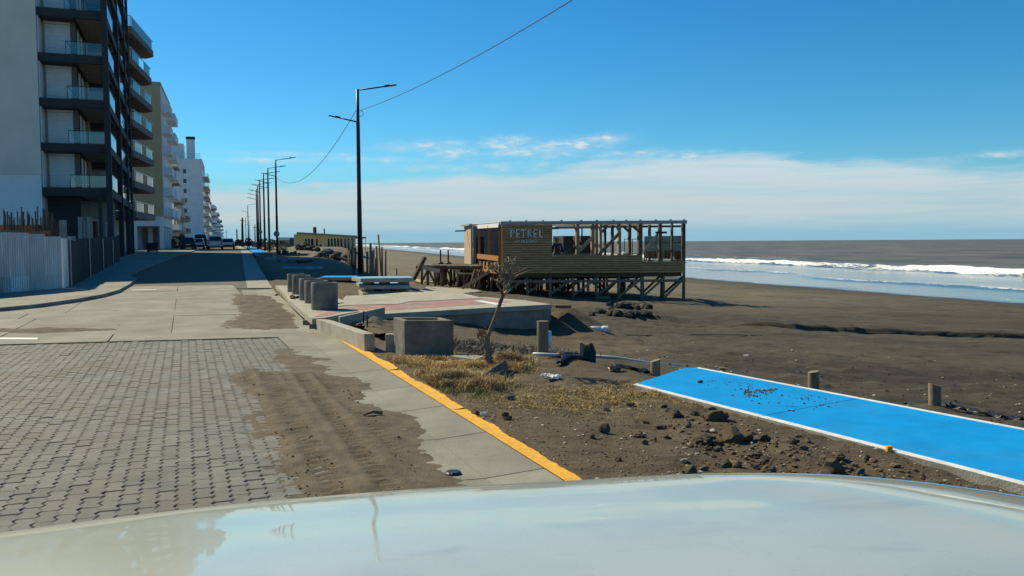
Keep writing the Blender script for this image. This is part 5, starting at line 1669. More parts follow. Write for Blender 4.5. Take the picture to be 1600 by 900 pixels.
# ------------------------------------------------------------------ broken promenade: platform, walls, planters, pipe rings
ZP = .215
def XY(pxs, z): return [(lambda p: (p.x, p.y))(P(a, b, z)) for a, b in pxs]
def platform():
    top = [(430, 446), (440, 455), (452, 469), (471, 486), (487.5, 498), (508, 496.5), (522, 493.5), (560, 486.5), (598, 490.5), (660, 486.8), (740, 482), (862, 475.5), (820, 469), (757, 464), (690, 465.5), (640, 467.2), (600, 469.5), (548, 475), (520, 462), (505, 447)]
    p0 = P(862, 475.5, ZP)
    r = thing('promenade_platform', 'broken raised promenade slab with faded pink and white paving', 'platform', (p0.x, p0.y, ZP))
    MB().prism(XY(top, ZP), ZP - .11, ZP).build('deck_slab', M['concrete_new'], r)
    low = [(452, 467), (486, 490), (540, 489.5), (598.6, 490.0), (660, 486.2), (740, 481.4), (861, 475.2), (820, 469.4), (757, 464.6), (640, 468), (548, 474), (500, 452)]
    MB().prism(XY(low, ZP), -.75, ZP - .113).build('retaining_wall', M['concrete_wall'], r)
    pink = [(489, 495.5), (510, 494), (548, 483.5), (600, 485.4), (660, 481.6), (745, 476.2), (800, 471.6), (757, 466.2), (690, 467.6), (640, 469.6), (600, 472), (548, 479), (515, 486)]
    MB().prism(XY(pink, ZP), ZP - .02, ZP + .004).build('pink_paving', M['pink'], r)
    dg = [(741, 470.2), (752, 469.8), (788, 475.6), (775, 476.9)]
    MB().prism(XY(dg, ZP), ZP + .0042, ZP + .008).build('white_stripe', M['white_paint'], r)
    for pxs in ([(640, 476), (668, 474.3), (690, 474.6), (650, 476.6)], [(628, 476.6), (634, 474.6), (655, 473.6), (648, 475)]):
        MB().prism(XY(pxs, ZP), ZP + .0042, ZP + .007).build('bare_patch', M['concrete_wall'], r)
    for px, w in ((481, .10), (493, .12)):              # stubs under the overhanging corner
        p = P(px, 514 if px > 490 else 508, 0)
        MB().box((p.x - w, p.y, -.1), (p.x + w * .3, p.y + .5, ZP - .113)).build('support_block', M['concrete_wall'], r)
    # second layer of plain slab behind
    q = thing('concrete_slab', 'plain pale slab lying behind the pink paving under the stack', 'slab', (p0.x - 4, p0.y + 3, ZP))
    MB().prism(XY([(528, 478), (548, 476), (622, 474.5), (640, 470.5), (690, 468.5), (756, 465.5), (712, 455), (655, 454), (600, 459), (540, 462)], ZP + .02), ZP - .3, ZP + .015).build('slab', M['concrete_new'], q)
    q = thing('concrete_slab', 'flat broken slab on the sand before the bent yellow board', 'slab', tuple(G(690, 452)))
    c5 = [G(650, 459), G(700, 461), G(752, 456), G(735, 449), G(668, 448)]
    MB().prism([(p.x, p.y) for p in c5], lambda i: c5[i].z - .2, lambda i: c5[i].z + .03).build('slab', M['concrete_new'], q)
platform()
def plank_edge():
    a, b = D(862, 478.5, 19.2), D(886, 478.8, 19.4)
    tag(MB().beam(a, b, .35, .07).build('loose_plank', M['wood_old'], None), 'short dark plank sticking out from the right end of the platform', 'plank')
plank_edge()

def wall_planter():
    r = thing('planter_wall', 'low pale concrete wall enclosing a triangular bed at the kerb', 'planter', tuple(P(583, 552, 0)))
    def leg(a, b, th, z0, za, zb_, m='concrete_new', nm='wall_run'):
        a, b = Vector(a), Vector(b)
        d = (b - a); d.z = 0; d.normalize(); s = Vector((d.y, -d.x, 0)) * th
        V = []
        for p in (a, b, b - s, a - s): V.append((p.x, p.y, z0))
        for p, z in ((a, za), (b, zb_), (b - s, zb_), (a - s, za)): V.append((p.x, p.y, z))
        MB().add(V, [(0, 3, 2, 1), (4, 5, 6, 7), (0, 1, 5, 4), (1, 2, 6, 5), (2, 3, 7, 6), (3, 0, 4, 7)]).build(nm, M[m], r, bevel=.012)
    A = P(507.5, 515.2, 0); B_ = P(586, 550.5, 0); mid = A.lerp(B_, .14)
    leg(mid, B_, -.16, -.12, .235, .285)
    leg(A, mid - (B_ - A).normalized() * .004, -.16, -.12, .205, .232)
    C_ = P(640, 549.5, 0)
    leg(B_ + Vector((.165, .03, 0)), C_, -.14, -.12, .285, .285)
    # upper arm back to the platform
    T0 = P(520, 494.5, .225); T1 = P(598, 479.5, .36)
    leg(T0 + Vector((.1, .0, 0)), T1, -.10, -.1, .222, .36)
    T2 = P(599.5, 490.4, .36)
    V = [G(540, 500), G(596, 497), G(640, 530), G(600, 526), G(575, 518)]
    return A, B_
wall_planter()
# raised bed of dry soil inside
def bed_soil():
    poly = [(p.x, p.y) for p in (P(530, 494, .1), P(597, 483, .1), P(622, 494, .1), P(625, 520, .1), (P(590, 524, .1)), P(575, 517, .1))]
    a = np.array(poly)
    xs = np.arange(a[:, 0].min() - .1, a[:, 0].max() + .1, .05); ys = np.arange(a[:, 1].min() - .1, a[:, 1].max() + .1, .05)
    X, Y = np.meshgrid(xs, ys); d = poly_sdf(X, Y, poly)
    c = P(590, 507, .15)
    z = .10 + .12 * fbm(X * 1.5, Y * 1.5, 3) + .15 * np.exp(-(((X - c.x) / .45) ** 2 + ((Y - c.y) / .6) ** 2)) * (1 + .8 * fbm(X * 4, Y * 4, 9, 5))
    M['bed_soil'] = mat('bed_soil', (.15, .11, .06), .95, .4, 5, .9, 40, col2=(.06, .045, .03))
    fast_mesh('bed_soil', np.stack([X, Y, z], -1).reshape(-1, 3), grid_faces(len(ys), len(xs), d > -.02), M['bed_soil'], True, kind='stuff')
bed_soil()
for (px, py, h, lab) in ((573, 505, .16, 'left rusty bar sticking up from the triangular bed'), (567, 503, .2, 'right rusty bar sticking up from the triangular bed')):
    p = P(px, py, .2); tag(MB().tube([(p.x, p.y, 0), (p.x + .02, p.y, .2 + h)], .014, 6).build('rebar', M['rust'], None), lab, 'rebar')

def box_planter():
    fl, fr = P(632.5, 562, -.02), P(709.5, 562.5, -.02)
    bl = P(615.5, 553.5, -.01)
    d = fr - fl; d.z = 0; e = bl - fl; e.z = 0
    e = e * 1.0
    hgt = D(632.5, 500.5, fl.y).z
    th = .085
    r = thing('concrete_planter', 'square open topped concrete box planter standing on the dry grass', 'planter', tuple(fl))
    u, v = d.normalized(), e.normalized()
    def bxp(a0, a1, b0, b1, z0, z1, nm):
        pts = [fl + u * a + v * b for a, b in ((a0, b0), (a1, b0), (a1, b1), (a0, b1))]
        MB().prism([(p.x, p.y) for p in pts], z0, z1).build(nm, M['concrete_pipe'] if True else None, r, bevel=.012)
    Lu, Lv = d.length, e.length
    bxp(0, Lu, 0, th, -.12, hgt, 'side_wall')
    bxp(0, Lu, Lv - th, Lv, -.12, hgt, 'side_wall')
    bxp(0, th, th + .001, Lv - th - .001, -.12, hgt - .002, 'side_wall')
    bxp(Lu - th, Lu, th + .001, Lv - th - .001, -.12, hgt - .002, 'side_wall')
    bxp(th + .001, Lu - th - .001, th + .001, Lv - th - .001, -.1, hgt - .22, 'soil')
box_planter()

def pipe_rings():
    spec = [((486.8, 528, 442.6, 486.2), 'largest and nearest of the five upright concrete pipe rings'), ((476.2, 513, 439.6, 476), 'second nearest of the five upright concrete pipe rings'),
            ((468, 501.5, 436.2, 471.5), 'middle one of the five upright concrete pipe rings'), ((457, 486, 430.8, 462.5), 'second farthest of the five upright concrete pipe rings'),
            ((449.6, 476, 428.6, 459), 'farthest of the five upright concrete pipe rings')]
    for (x0, x1, yt, yb), lab in spec:
        xc = (x0 + x1) / 2
        c = P(xc, yb - 3, ZP)
        R = (x1 - x0) / 2 * c.y / FPX
        hgt = D(xc, yt, c.y - R * .9).z - ZP
        mb = MB().lathe([(R * .98, 0), (R, .02), (R, hgt - .02), (R * .985, hgt), (R * .80, hgt), (R * .78, hgt - .02), (R * .78, .05), (.001, .05)], (c.x, c.y, ZP + .006), 40)
        o = mb.build('pipe_ring', M['concrete_pipe'], None, smooth=False)
        o.data.polygons.foreach_set('use_smooth', [True] * len(o.data.polygons))
        ed = o.modifiers.new('edge', 'EDGE_SPLIT'); ed.split_angle = math.radians(40)
        tag(o, lab, 'pipe ring', 'concrete pipe rings at the kerb')
pipe_rings()

def slab_stack():
    def slab(pl, z1, th, topm, lab, y):
        c = [D(px, py, yy) for px, py, yy in pl]
        z1_ = c[0].z
        r = thing('broken_slab', lab, 'slab', (c[0].x, c[0].y, z1_ - th), 'broken promenade slabs')
        pts = [(p.x + random.uniform(-.03, .03), p.y) for p in c]
        MB().prism(pts, z1_ - th, z1_ - .008).build('slab_body', M['concrete_new'], r, bevel=.01)
        ctr = sum((Vector((*p, 0)) for p in pts), Vector()) / len(pts)
        MB().prism([tuple((Vector((*p, 0)) - ctr) * .985 + ctr)[:2] for p in pts], z1_ - .0075, z1_).build('painted_face', M[topm], r)
    Y = 24.0
    base = D(600, 466, Y).z
    slab([(562, 435, Y), (646, 433, Y + .2), (640, 433, Y + 1.5), (549, 435, Y + 1.3)], 0, .12, 'blue_faded', 'pale blue topped broken slab, uppermost of the stack on the platform', Y)
    slab([(568, 446, Y + .1), (640, 445, Y + .1), (637, 445, Y + 2.2), (558, 446, Y + 2.0)], 0, .11, 'blue_faded', 'second broken slab down in the stack on the platform', Y)
    slab([(566, 458, Y - .1), (640, 457, Y - .1), (637, 457, Y + 2.0), (558, 457, Y + 1.6)], 0, .15, 'concrete_new', 'thick pale broken slab, lowest of the stack on the platform', Y)
    for px, py, h in ((575, 441, .10), (630, 440.5, .10), (600, 441, .09), (578, 453, .13), (628, 452.5, .13), (604, 454, .12)):
        p = D(px, py, Y + .5)
        o = MB().box((p.x - .14, p.y - .1, p.z - h * .95), (p.x + .14, p.y + .3, p.z + h * .35)).build('spacer_block', M['concrete_wall'], None)
        tag(o, 'small block wedged between the stacked slabs', 'block', 'spacer blocks between the stacked slabs')
    p = D(600, 463.5, Y + .4)
    tag(MB().box((p.x - .6, p.y - .2, ZP + .02), (p.x + .6, p.y + 1.2, D(600, 465.5, Y).z + .10)).build('bearer_block', M['concrete_wall'], None), 'low block carrying the lowest slab of the stack', 'block')
    # slabs thrown about in the shade beyond
    for pl, th, m, lab in (([(498, 433.5, 31), (556, 433.5, 31), (560, 431.5, 32.6), (508, 431.5, 32.6)], .12, 'blue', 'bright blue broken slab just behind the pipe rings'),
                           ([(440, 417.5, 42), (505, 417, 42), (500, 417, 43.6), (446, 417, 43.6)], .12, 'blue', 'dim blue slab lying flat in the shade beyond the pipe rings'),
                           ([(443, 404, 58), (500, 402.5, 58), (497, 402.5, 60.5), (450, 402.5, 60.5)], .14, 'blue', 'blue slab in the shade before the rubble heap'),
                           ([(413, 403, 55), (431, 403, 55), (428, 403, 58), (414, 403, 58)], .16, 'concrete_new', 'small white slab end by the kerb in the shade'),
                           ([(452, 409.5, 52), (486, 409.5, 52), (484, 409.5, 54), (455, 409.5, 54)], .1, 'concrete_new', 'narrow grey slab piece between the two shaded blue slabs')):
        slab(pl, 0, th, m, lab, 0)
    # big tilted slab / wall with pale edge in the shade
    a, b = D(430, 440, 35), D(541, 424, 40)
    o = MB().add([(a.x, a.y, a.z - .9), (b.x, b.y, b.z - 1.0), (b.x, b.y, b.z), (a.x, a.y, a.z - .15), (a.x - .1, a.y + 1.6, a.z - .9), (b.x - .1, b.y + 1.6, b.z - 1.0), (b.x - .1, b.y + 1.6, b.z - .05), (a.x - .1, a.y + 1.6, a.z - .2)],
                 [(0, 1, 2, 3), (7, 6, 5, 4), (0, 4, 5, 1), (1, 5, 6, 2), (2, 6, 7, 3), (3, 7, 4, 0)]).build('tilted_slab', M['concrete_wall'], None)
    tag(o, 'long tilted concrete slab behind the pipe rings', 'slab', 'broken promenade slabs')
    q = D(415, 404, 57)
    o = MB().box((q.x - .5, q.y, gz(q.x, q.y) - .2), (q.x + .45, q.y + 1.2, D(410, 394.5, 57).z)).build('concrete_block', M['concrete_wall'], None, bevel=.03)
    tag(o, 'dark concrete block at the kerb on the blue cycle lane end', 'block')
slab_stack()
def far_lane():
    # blue lane going on along the road
    V, Fc = [], []
    ys = [62 + 6 * i for i in range(18)]
    for y in ys:
        for q in (.15, 1.35):
            V.append((float(kx(y)) + q / .935, y, float(zroad(y)) + .10))
    for i in range(len(ys) - 1): Fc.append((2 * i, 2 * i + 1, 2 * i + 3, 2 * i + 2))
    tag(MB().add(V, Fc).build('cycle_lane', M['blue'], recalc=False), kind='structure')
far_lane()

# ------------------------------------------------------------------ blue path in front
def blue_path():
    zt = -.02
    A, B_ = P(989, 600.5, zt), P(1600, 757.5, zt)
    C_, D_ = P(1092, 573.8, zt), P(1600, 669, zt)
    u = (B_ - A).normalized(); w = (D_ - C_).normalized()
    B2 = A + u * ((B_ - A).length + 5.5); D2 = C_ + w * ((D_ - C_).length + 5.5)
    r = thing('blue_path', 'bright blue painted concrete path edged with white lines', 'path', tuple(A))
    J0 = P(1187, 650.5, zt); t0 = (J0 - A).dot(u)
    J1 = P(1345, 621.5, zt); t1 = (J1 - C_).dot(w)
    E = P(1070, 574.6, zt); E2 = P(1060, 578, zt)
    def lane(p, q, s): return p + (q - p) * s
    La, Lb = A, A + u * (t0 - .006); Lc, Ld = A + u * (t0 + .006), B2
    Ra, Rb = C_, C_ + w * (t1 - .006); Rc, Rd = C_ + w * (t1 + .006), D2
    th = .24
    def panel(poly, nm='path_panel'):
        return MB().prism([(p.x, p.y) for p in poly], zt - th, zt - .004).build(nm, M['concrete'], r)
    for q4, extra in (((La, Lb, Rb, Ra), [E, E2]), ((Lc, Ld, Rd, Rc), [])):
        l0, l1, r1, r0 = q4
        pn = panel([l0, l1, r1, r0] + extra)
        wl, wr = .085, .075
        def off(p, q, o, wd):                          # move p towards q by wd
            return p + (q - p).normalized() * wd
        # border lines and the blue field, butted edge to edge
        nl0, nl1 = off(l0, r0, 0, wl), off(l1, r1, 0, wl)
        nr0, nr1 = off(r0, l0, 0, wr), off(r1, l1, 0, wr)
        MB().prism([(p.x, p.y) for p in (l0, l1, nl1, nl0)], zt - .0039, zt).build('white_line', M['white_paint'], pn)
        MB().prism([(p.x, p.y) for p in (nr0, nr1, r1, r0)], zt - .0039, zt).build('white_line', M['white_paint'], pn)
        MB().prism([(p.x, p.y) for p in ([nl0, nl1, nr1, nr0] + [E, E2])] if extra else [(p.x, p.y) for p in (nl0, nl1, nr1, nr0)], zt - .0039, zt - .0005).build('blue_field', M['blue'], pn)
blue_path()

# ------------------------------------------------------------------ posts, tree, pipes and litter on the sand side
def round_post(px, pyb, pyt, rad, label, lean=0.0, m='post', slant=.0):
    b = G(px, pyb); t = D(px + lean, pyt, b.y)
    mb = MB().tube([(b.x, b.y, b.z - .3), (b.x, b.y, b.z), (t.x, t.y, t.z)], [rad * 1.03, rad * 1.02, rad], 14)
    if slant:
        mb.v = [(x, y, z + (x - t.x) * slant if z > t.z - .05 else z) for x, y, z in mb.v]
    o = mb.build('wooden_post', M[m], None)
    tag(o, label, 'post')
    ed = o.modifiers.new('edge', 'EDGE_SPLIT'); ed.split_angle = math.radians(40)
    o.data.polygons.foreach_set('use_smooth', [True] * len(o.data.polygons))
    return b
round_post(848, 553, 501.5, .088, 'tall round timber post before the right end of the platform wall')
round_post(1024, 588, 563, .067, 'short timber post beside the end of the blue path', slant=.3)
round_post(1271, 606, 580.5, .078, 'middle round timber post behind the blue path', slant=.2)
round_post(1460.5, 633, 601, .080, 'rightmost round timber post behind the blue path', slant=-.3)
round_post(1127, 580, 574.5, .05, 'stub of a timber post just showing behind the blue path')
p = G(857, 541)
tag(MB().tube([(p.x, p.y, p.z - .05), (p.x, p.y, p.z + .27)], .055, 12).build('pipe_stub', M['pvc'], None, smooth=True), 'upright pale plastic pipe behind the tall timber post', 'pipe')

def stump():
    b = G(918, 568)
    r = thing('tree_stump', 'blackened splintered stump with strips of torn membrane', 'stump', tuple(b))
    for i in range(17):
        a = random.uniform(0, 6.28); rr = random.uniform(.0, .085)
        x, y = b.x + rr * math.cos(a), b.y + rr * math.sin(a)
        h = random.uniform(.16, .30)
        MB().tube([(x, y, b.z - .1), (x + random.uniform(-.01, .01), y, b.z + h * .6), (x + random.uniform(-.02, .02), y, b.z + h)], [.045, .04, .016], 6).build('splinter', M['dark_rubble'] if i % 4 else M['post'], r)
    q = MB().tube([(b.x - .085, b.y - .03, b.z - .05), (b.x - .095, b.y - .03, b.z + .31)], [.035, .03], 8).build('splinter', M['post'], r)
    for i in range(16):
        s = Vector((b.x - random.uniform(-.05, .2), b.y + random.uniform(-.1, .1), b.z + random.uniform(.02, .14)))
        e = s + Vector((random.uniform(-.55, -.1), random.uniform(-.25, .1), 0)); e.z = gzf(e.x, e.y) + .02
        MB().tube([s, s.lerp(e, .5) + Vector((0, 0, .03)), e], [.014, .018, .006], 5).build('strip', M['black_plastic'], r)
stump()
def membrane(c0, c1, w, seed, label):
    a, b = G(*c0), G(*c1)
    rr = random.Random(seed)
    n, k = 18, 6
    d = (b - a); d.z = 0; L_ = d.length; d.normalize(); s = Vector((-d.y, d.x, 0))
    V = []
    for i in range(n + 1):
        for j in range(k + 1):
            p = a + d * (L_ * i / n) + s * (w * (j / k - .5) * (.5 + .7 * abs(math.sin(i * .9 + seed))))
            z = gzf(p.x, p.y) + .015 + max(0, .05 * math.sin(i * 1.3 + j * 1.1 + seed)) + rr.uniform(0, .03)
            V.append((p.x, p.y, z))
    Fc = [(i * (k + 1) + j, i * (k + 1) + j + 1, (i + 1) * (k + 1) + j + 1, (i + 1) * (k + 1) + j) for i in range(n) for j in range(k)]
    o = MB().add(V, Fc).build('torn_membrane', M['black_plastic'], None, smooth=True)
    sd = o.modifiers.new('solid', 'SOLIDIFY'); sd.thickness = .004
    tag(o, label, 'membrane')
membrane((950, 581), (1020, 586), .16, 2, 'black torn membrane on the ground left of the short post')
membrane((872, 576), (905, 560), .12, 5, 'crumpled black membrane between the tall post and the stump')
membrane((1480, 636), (1600, 660), .12, 8, 'dark strip of membrane behind the rightmost post of the blue path')

def thin_pipe(pxs, rad, label, m='pvc'):
    pts = []
    for a, b in pxs:
        g = G(a, b); pts.append(Vector((g.x, g.y, max(g.z, gzf(g.x, g.y)) + rad * .9)))
    tag(MB().tube(pts, rad, 8).build('thin_pipe', M[m], None, smooth=True), label, 'pipe')
thin_pipe([(833, 557.5), (868, 558), (905, 560)], .026, 'thin white pipe lying between the tall post and the stump')
thin_pipe([(929, 562), (965, 565.5), (1016, 569), (1064, 573)], .018, 'long thin white pipe running from the stump to the blue path')
thin_pipe([(940, 526), (1010, 524.5), (1080, 523.5), (1190, 524.5)], .012, 'long thin dark cable lying across the beach', 'black_plastic')
def drain_pipe():
    a, b = G(912, 516), G(951, 517)
    r = thing('drain_pipe', 'fat white drain pipe half buried in the sand beside the mound', 'pipe', tuple(b))
    A = D(911, 514.3, b.y - .25); B_ = D(950.5, 515, b.y - .25)
    dv = (B_ - A).normalized()
    MB().tube([A - dv * .06, B_], .070, 18).build('pipe', M['pvc'], r, smooth=True)
    MB().tube([B_ - dv * .16, B_ - dv * .14, B_ - dv * .02, B_ + dv * .002], [.071, .085, .085, .082], 18).build('collar', M['pvc'], r, smooth=True)
    MB().tube([B_ + dv * .003, B_ + dv * .006], .064, 16).build('mouth_shade', M['rubber'], r)  # black disc on the closed end stands for shade inside the pipe
drain_pipe()

def tree():
    b = G(765, 577)
    Y = b.y
    r = thing('pruned_tree', 'small bare pruned tree with a crooked trunk in the dry grass', 'tree', tuple(b))
    def pt(px, py, dy=0): return D(px, py, Y + dy)
    def lim(pts, r0, r1, nm='limb', m='bark', n=7):
        ps = [pt(*q) for q in pts]
        k = len(ps)
        MB().tube(ps, [r0 + (r1 - r0) * i / (k - 1) for i in range(k)], n).build(nm, M[m], r, smooth=True)
    tr = [(766, 580), (764.5, 565), (762.5, 552), (760.5, 538), (761, 526), (764, 521), (770, 506), (775, 492), (780, 478), (784.5, 464), (787, 456)]
    ps = [pt(*q) for q in tr]
    MB().tube(ps, [.046, .044, .046, .041, .038, .029, .026, .026, .025, .028, .030], 10).build('trunk', M['bark'], r, smooth=True)
    for i in range(12):                               # knobs on the lower trunk
        q = ps[0].lerp(ps[3], random.random())
        MB().lathe([(.001, -.02), (.022, -.008), (.02, .01), (.001, .022)], q + Vector((random.choice((-1, 1)) * .04, random.uniform(-.04, .02), 0)), 8).build('knob', M['bark'], r, smooth=True)
    A = [(786, 459), (789.5, 452), (796, 443), (799, 435), (804, 429.5), (815, 423), (829.5, 417.5)]
    lim(A, .025, .010)
    lim([(799, 437, .02), (810.5, 430, .04), (820, 426, .06), (829.5, 423.3, .08)], .018, .008)
    lim([(797.5, 437, -.02), (796.5, 424, -.04), (793, 411, -.06), (791.8, 403, -.08)], .018, .006)
    lim([(796.5, 421, -.05), (801, 411, -.06), (806, 401, -.08)], .012, .006, m='cut_wood')
    lim([(795.6, 436, .03), (783, 430, .08), (771, 422, .12), (768, 411, .14)], .020, .007)
    lim([(786, 462, -.03), (782, 452, -.10), (776.5, 444.5, -.14), (778.6, 437.5, -.18)], .022, .008)
    lim([(788, 448, .05), (781, 440, .1), (773, 436.5, .16)], .016, .007)
    lim([(788, 459, -.05), (793, 455, -.08), (797.5, 451.5, -.10)], .024, .021, 'cut_limb', 'cut_wood')
    lim([(787.5, 449, -.06), (792, 446, -.08), (795.5, 443.6, -.09)], .018, .016, 'cut_limb', 'cut_wood')
    rr = random.Random(4)
    def twigs(cx, cy, n, spread, ln, dy=0):
        for i in range(n):
            x, y = cx + rr.gauss(0, spread), cy + rr.gauss(0, spread * .6)
            a = math.radians(rr.gauss(88, 38)); l_ = ln * rr.uniform(.4, 1.1)
            d0 = dy + rr.uniform(-.15, .15)
            lim([(x, y, d0), (x + l_ * .5 * math.cos(a) + rr.uniform(-1, 1), y - l_ * .5 * math.sin(a), d0), (x + l_ * math.cos(a), y - l_ * math.sin(a), d0 + rr.uniform(-.05, .05))], .0075, .003, 'twig', 'bark' if rr.random() < .75 else 'cut_wood', 5)
    twigs(773, 421, 34, 5, 11, .12)
    twigs(794, 414, 26, 4.5, 11, -.05)
    twigs(800, 428, 12, 5, 9)
    twigs(779, 438, 20, 5, 9, -.1)
    twigs(788, 446, 10, 4, 8)
    lim([(760, 525), (756, 519), (752, 517)], .012, .006); lim([(761, 530), (757, 526), (758, 517)], .010, .004)
    lim([(760.5, 535), (753, 531), (746, 534)], .01, .004)
    for i in range(26):                               # tuft of dry leaves on the trunk
        x, y = 754 + rr.gauss(0, 4.5), 524 + rr.gauss(0, 5); a = rr.uniform(0, 6.28)
        q = pt(x, y, rr.uniform(-.1, .1)); e = Vector((math.cos(a), rr.uniform(-.5, .5), math.sin(a))) * .045; s = e.cross(Vector((0, 1, 0))).normalized() * .012
        MB().add([q - e, q + s, q + e, q - s], [(0, 1, 2, 3)]).build('leaf', M['dry_leaf'], r)
M['dry_leaf'] = mat('dry_leaf', (.24, .16, .07), .9, .3, 20, rand=.3)
tree()

# ------------------------------------------------------------------ stones and clods
def rock_mesh(name, seed, m, flat=.7, jag=.35, sub=2):
    bm = bmesh.new(); bmesh.ops.create_icosphere(bm, subdivisions=sub, radius=1)
    rr = np.random.RandomState(seed)
    planes = [(Vector(rr.normal(size=3)).normalized(), rr.uniform(.55, .95)) for _ in range(9)]
    for v in bm.verts:
        for n, dd in planes:
            e = v.co.dot(n) - dd
            if e > 0: v.co -= n * e
        v.co *= 1 + rr.uniform(-jag, jag) * .22
        v.co.z *= flat
    me = bpy.data.meshes.new(name); bm.to_mesh(me); bm.free()
    me.materials.append(M[m]); return me
CL = [rock_mesh('clod', s, 'clod', .62, .8, 3 if s < 3 else 2) for s in range(6)]
ST = [rock_mesh('stone', 20 + s, 'stone', .6, .25) for s in range(4)]
PL = [rock_mesh('pebble', 40 + s, 'pale_stone', .6, .15) for s in range(3)]
RB = [rock_mesh('rubble_chunk', 60 + s, 'dark_rubble', .75, .6) for s in range(5)]
def rock(px, py, wpx, meshes, name, label, cat, group=None, z=None, asp=1.0, sink=.25, rr=random):
    g = G(px, py) if z is None else P(px, py, z)
    s = wpx / 2 * g.y / FPX
    me = rr.choice(meshes)
    o = bpy.data.objects.new(name, me); COL.objects.link(o)
    o.location = (g.x, g.y, (gzf(g.x, g.y) if z is None else z) + s * .55 * (1 - sink) * asp)
    o.scale = (s, s * rr.uniform(.7, 1.1), s * asp); o.rotation_euler = (rr.uniform(-.2, .2), rr.uniform(-.2, .2), rr.uniform(0, 6.28))
    return tag(o, label, cat, group)
rock(796, 624, 19, ST, 'stone', 'single dark stone standing on the grass below the tree', 'stone', asp=1.3)
def slab_rock():
    a = G(750, 594); b = G(790, 586)
    r_ = MB()
    r_.add([(a.x, a.y, a.z + .01), (b.x - .02, b.y - .1, b.z), (b.x + .05, b.y + .28, b.z), (a.x + .05, a.y + .3, a.z), (a.x + .02, a.y + .02, a.z + .055), (b.x - .06, b.y - .08, b.z + .17), (b.x, b.y + .26, b.z + .16), (a.x + .07, a.y + .28, a.z + .06)],
           [(0, 3, 2, 1), (4, 5, 6, 7), (0, 1, 5, 4), (1, 2, 6, 5), (2, 3, 7, 6), (3, 0, 4, 7)])
    o = r_.build('broken_slab', M['stone'], None, bevel=.02)
    tag(o, 'tilted grey slab fragment leaning in the grass at the foot of the tree', 'slab')
slab_rock()
def cover_slab():
    c = [P(703, 566, -.0), P(743, 571.5, 0), P(757.5, 566.5, 0), P(722, 561.8, 0)]
    z = gz(c[0].x, c[0].y) + .03
    r = thing('cover_slab', 'flat square concrete cover lying right of the box planter', 'cover', (c[0].x, c[0].y, z))
    MB().prism([(p.x, p.y) for p in c], z - .06, z + .055).build('cover', M['concrete'], r, bevel=.008)
    q = sum(c, Vector()) / 4
    MB().tube([(q.x + .0, q.y, z + .05), (q.x, q.y, z + .10)], .008, 6).build('lifting_pin', M['rust'], r)
cover_slab()
rr = random.Random(12)
BIG = [(1103, 689, 34), (1122, 693, 22), (1096, 692, 30), (1118, 656, 40), (1110, 652, 26), (1145, 690, 40), (1166, 688, 30), (1192, 690, 26), (1033, 663, 18), (1057, 645, 20), (1086, 645, 14), (943, 675, 26), (966, 721, 16), (1000, 681, 20),
       (1105, 705, 18), (1122, 708, 18), (1042, 678, 18), (1182, 718, 22), (1196, 724, 18), (1255, 711, 16), (1076, 743, 26), (1100, 740, 20), (1130, 734, 26), (1185, 735, 34), (1200, 742, 24), (1300, 740, 40), (1290, 748, 30), (1345, 745, 20), (1310, 722, 22), (1440, 760, 24), (1470, 765, 20), (1240, 700, 18),
       (790, 650, 14), (793, 656, 13), (742, 648, 15), (948, 640, 14), (985, 634, 12), (1010, 655, 12), (1038, 636, 14), (1075, 668, 14), (924, 684, 13), (1022, 690, 12), (1008, 700, 14), (1150, 735, 22)]
for (x, y, w) in BIG:
    own = {(943, 675): 'brown clod standing clear of the rest on the open dirt', (1103, 689): 'big jagged clod at the front of the heap left of the path', (1118, 656): 'large dark clod against the path edge at its joint',
           (1300, 740): 'big dark clod just over the edge of the hood on the right', (1185, 735): 'dark clod just over the middle of the hood', (1076, 743): 'flat dark clod half hidden by the hood edge',
           (790, 650): 'left one of two small clods near the yellow line', (793, 656): 'right one of two small clods near the yellow line', (742, 648): 'small clod touching the yellow line',
           (1440, 760): 'rightmost but one clod under the path edge', (1470, 765): 'rightmost clod under the path edge', (966, 721): 'small clod alone in front of the hood centre', (1057, 645): 'dark clod below the near corner of the blue path'}
    rock(x, y, w, CL, 'dirt_clod', own.get((x, y), 'brown lump of dug up earth among the others beside the blue path'), 'clod', 'lumps of earth beside the blue path', sink=.4, rr=rr, asp=rr.uniform(.8, 1.3))
for (x, y, w, lab) in ((1142, 668, 14, 'rounded pale stone at the joint of the blue path'), (1113, 673, 12, 'pale stone left of the rounded one by the blue path'), (1069, 730, 13, 'pale oval stone on the dirt above the car hood')):
    rock(x, y, w, PL, 'stone', lab, 'stone', rr=rr)
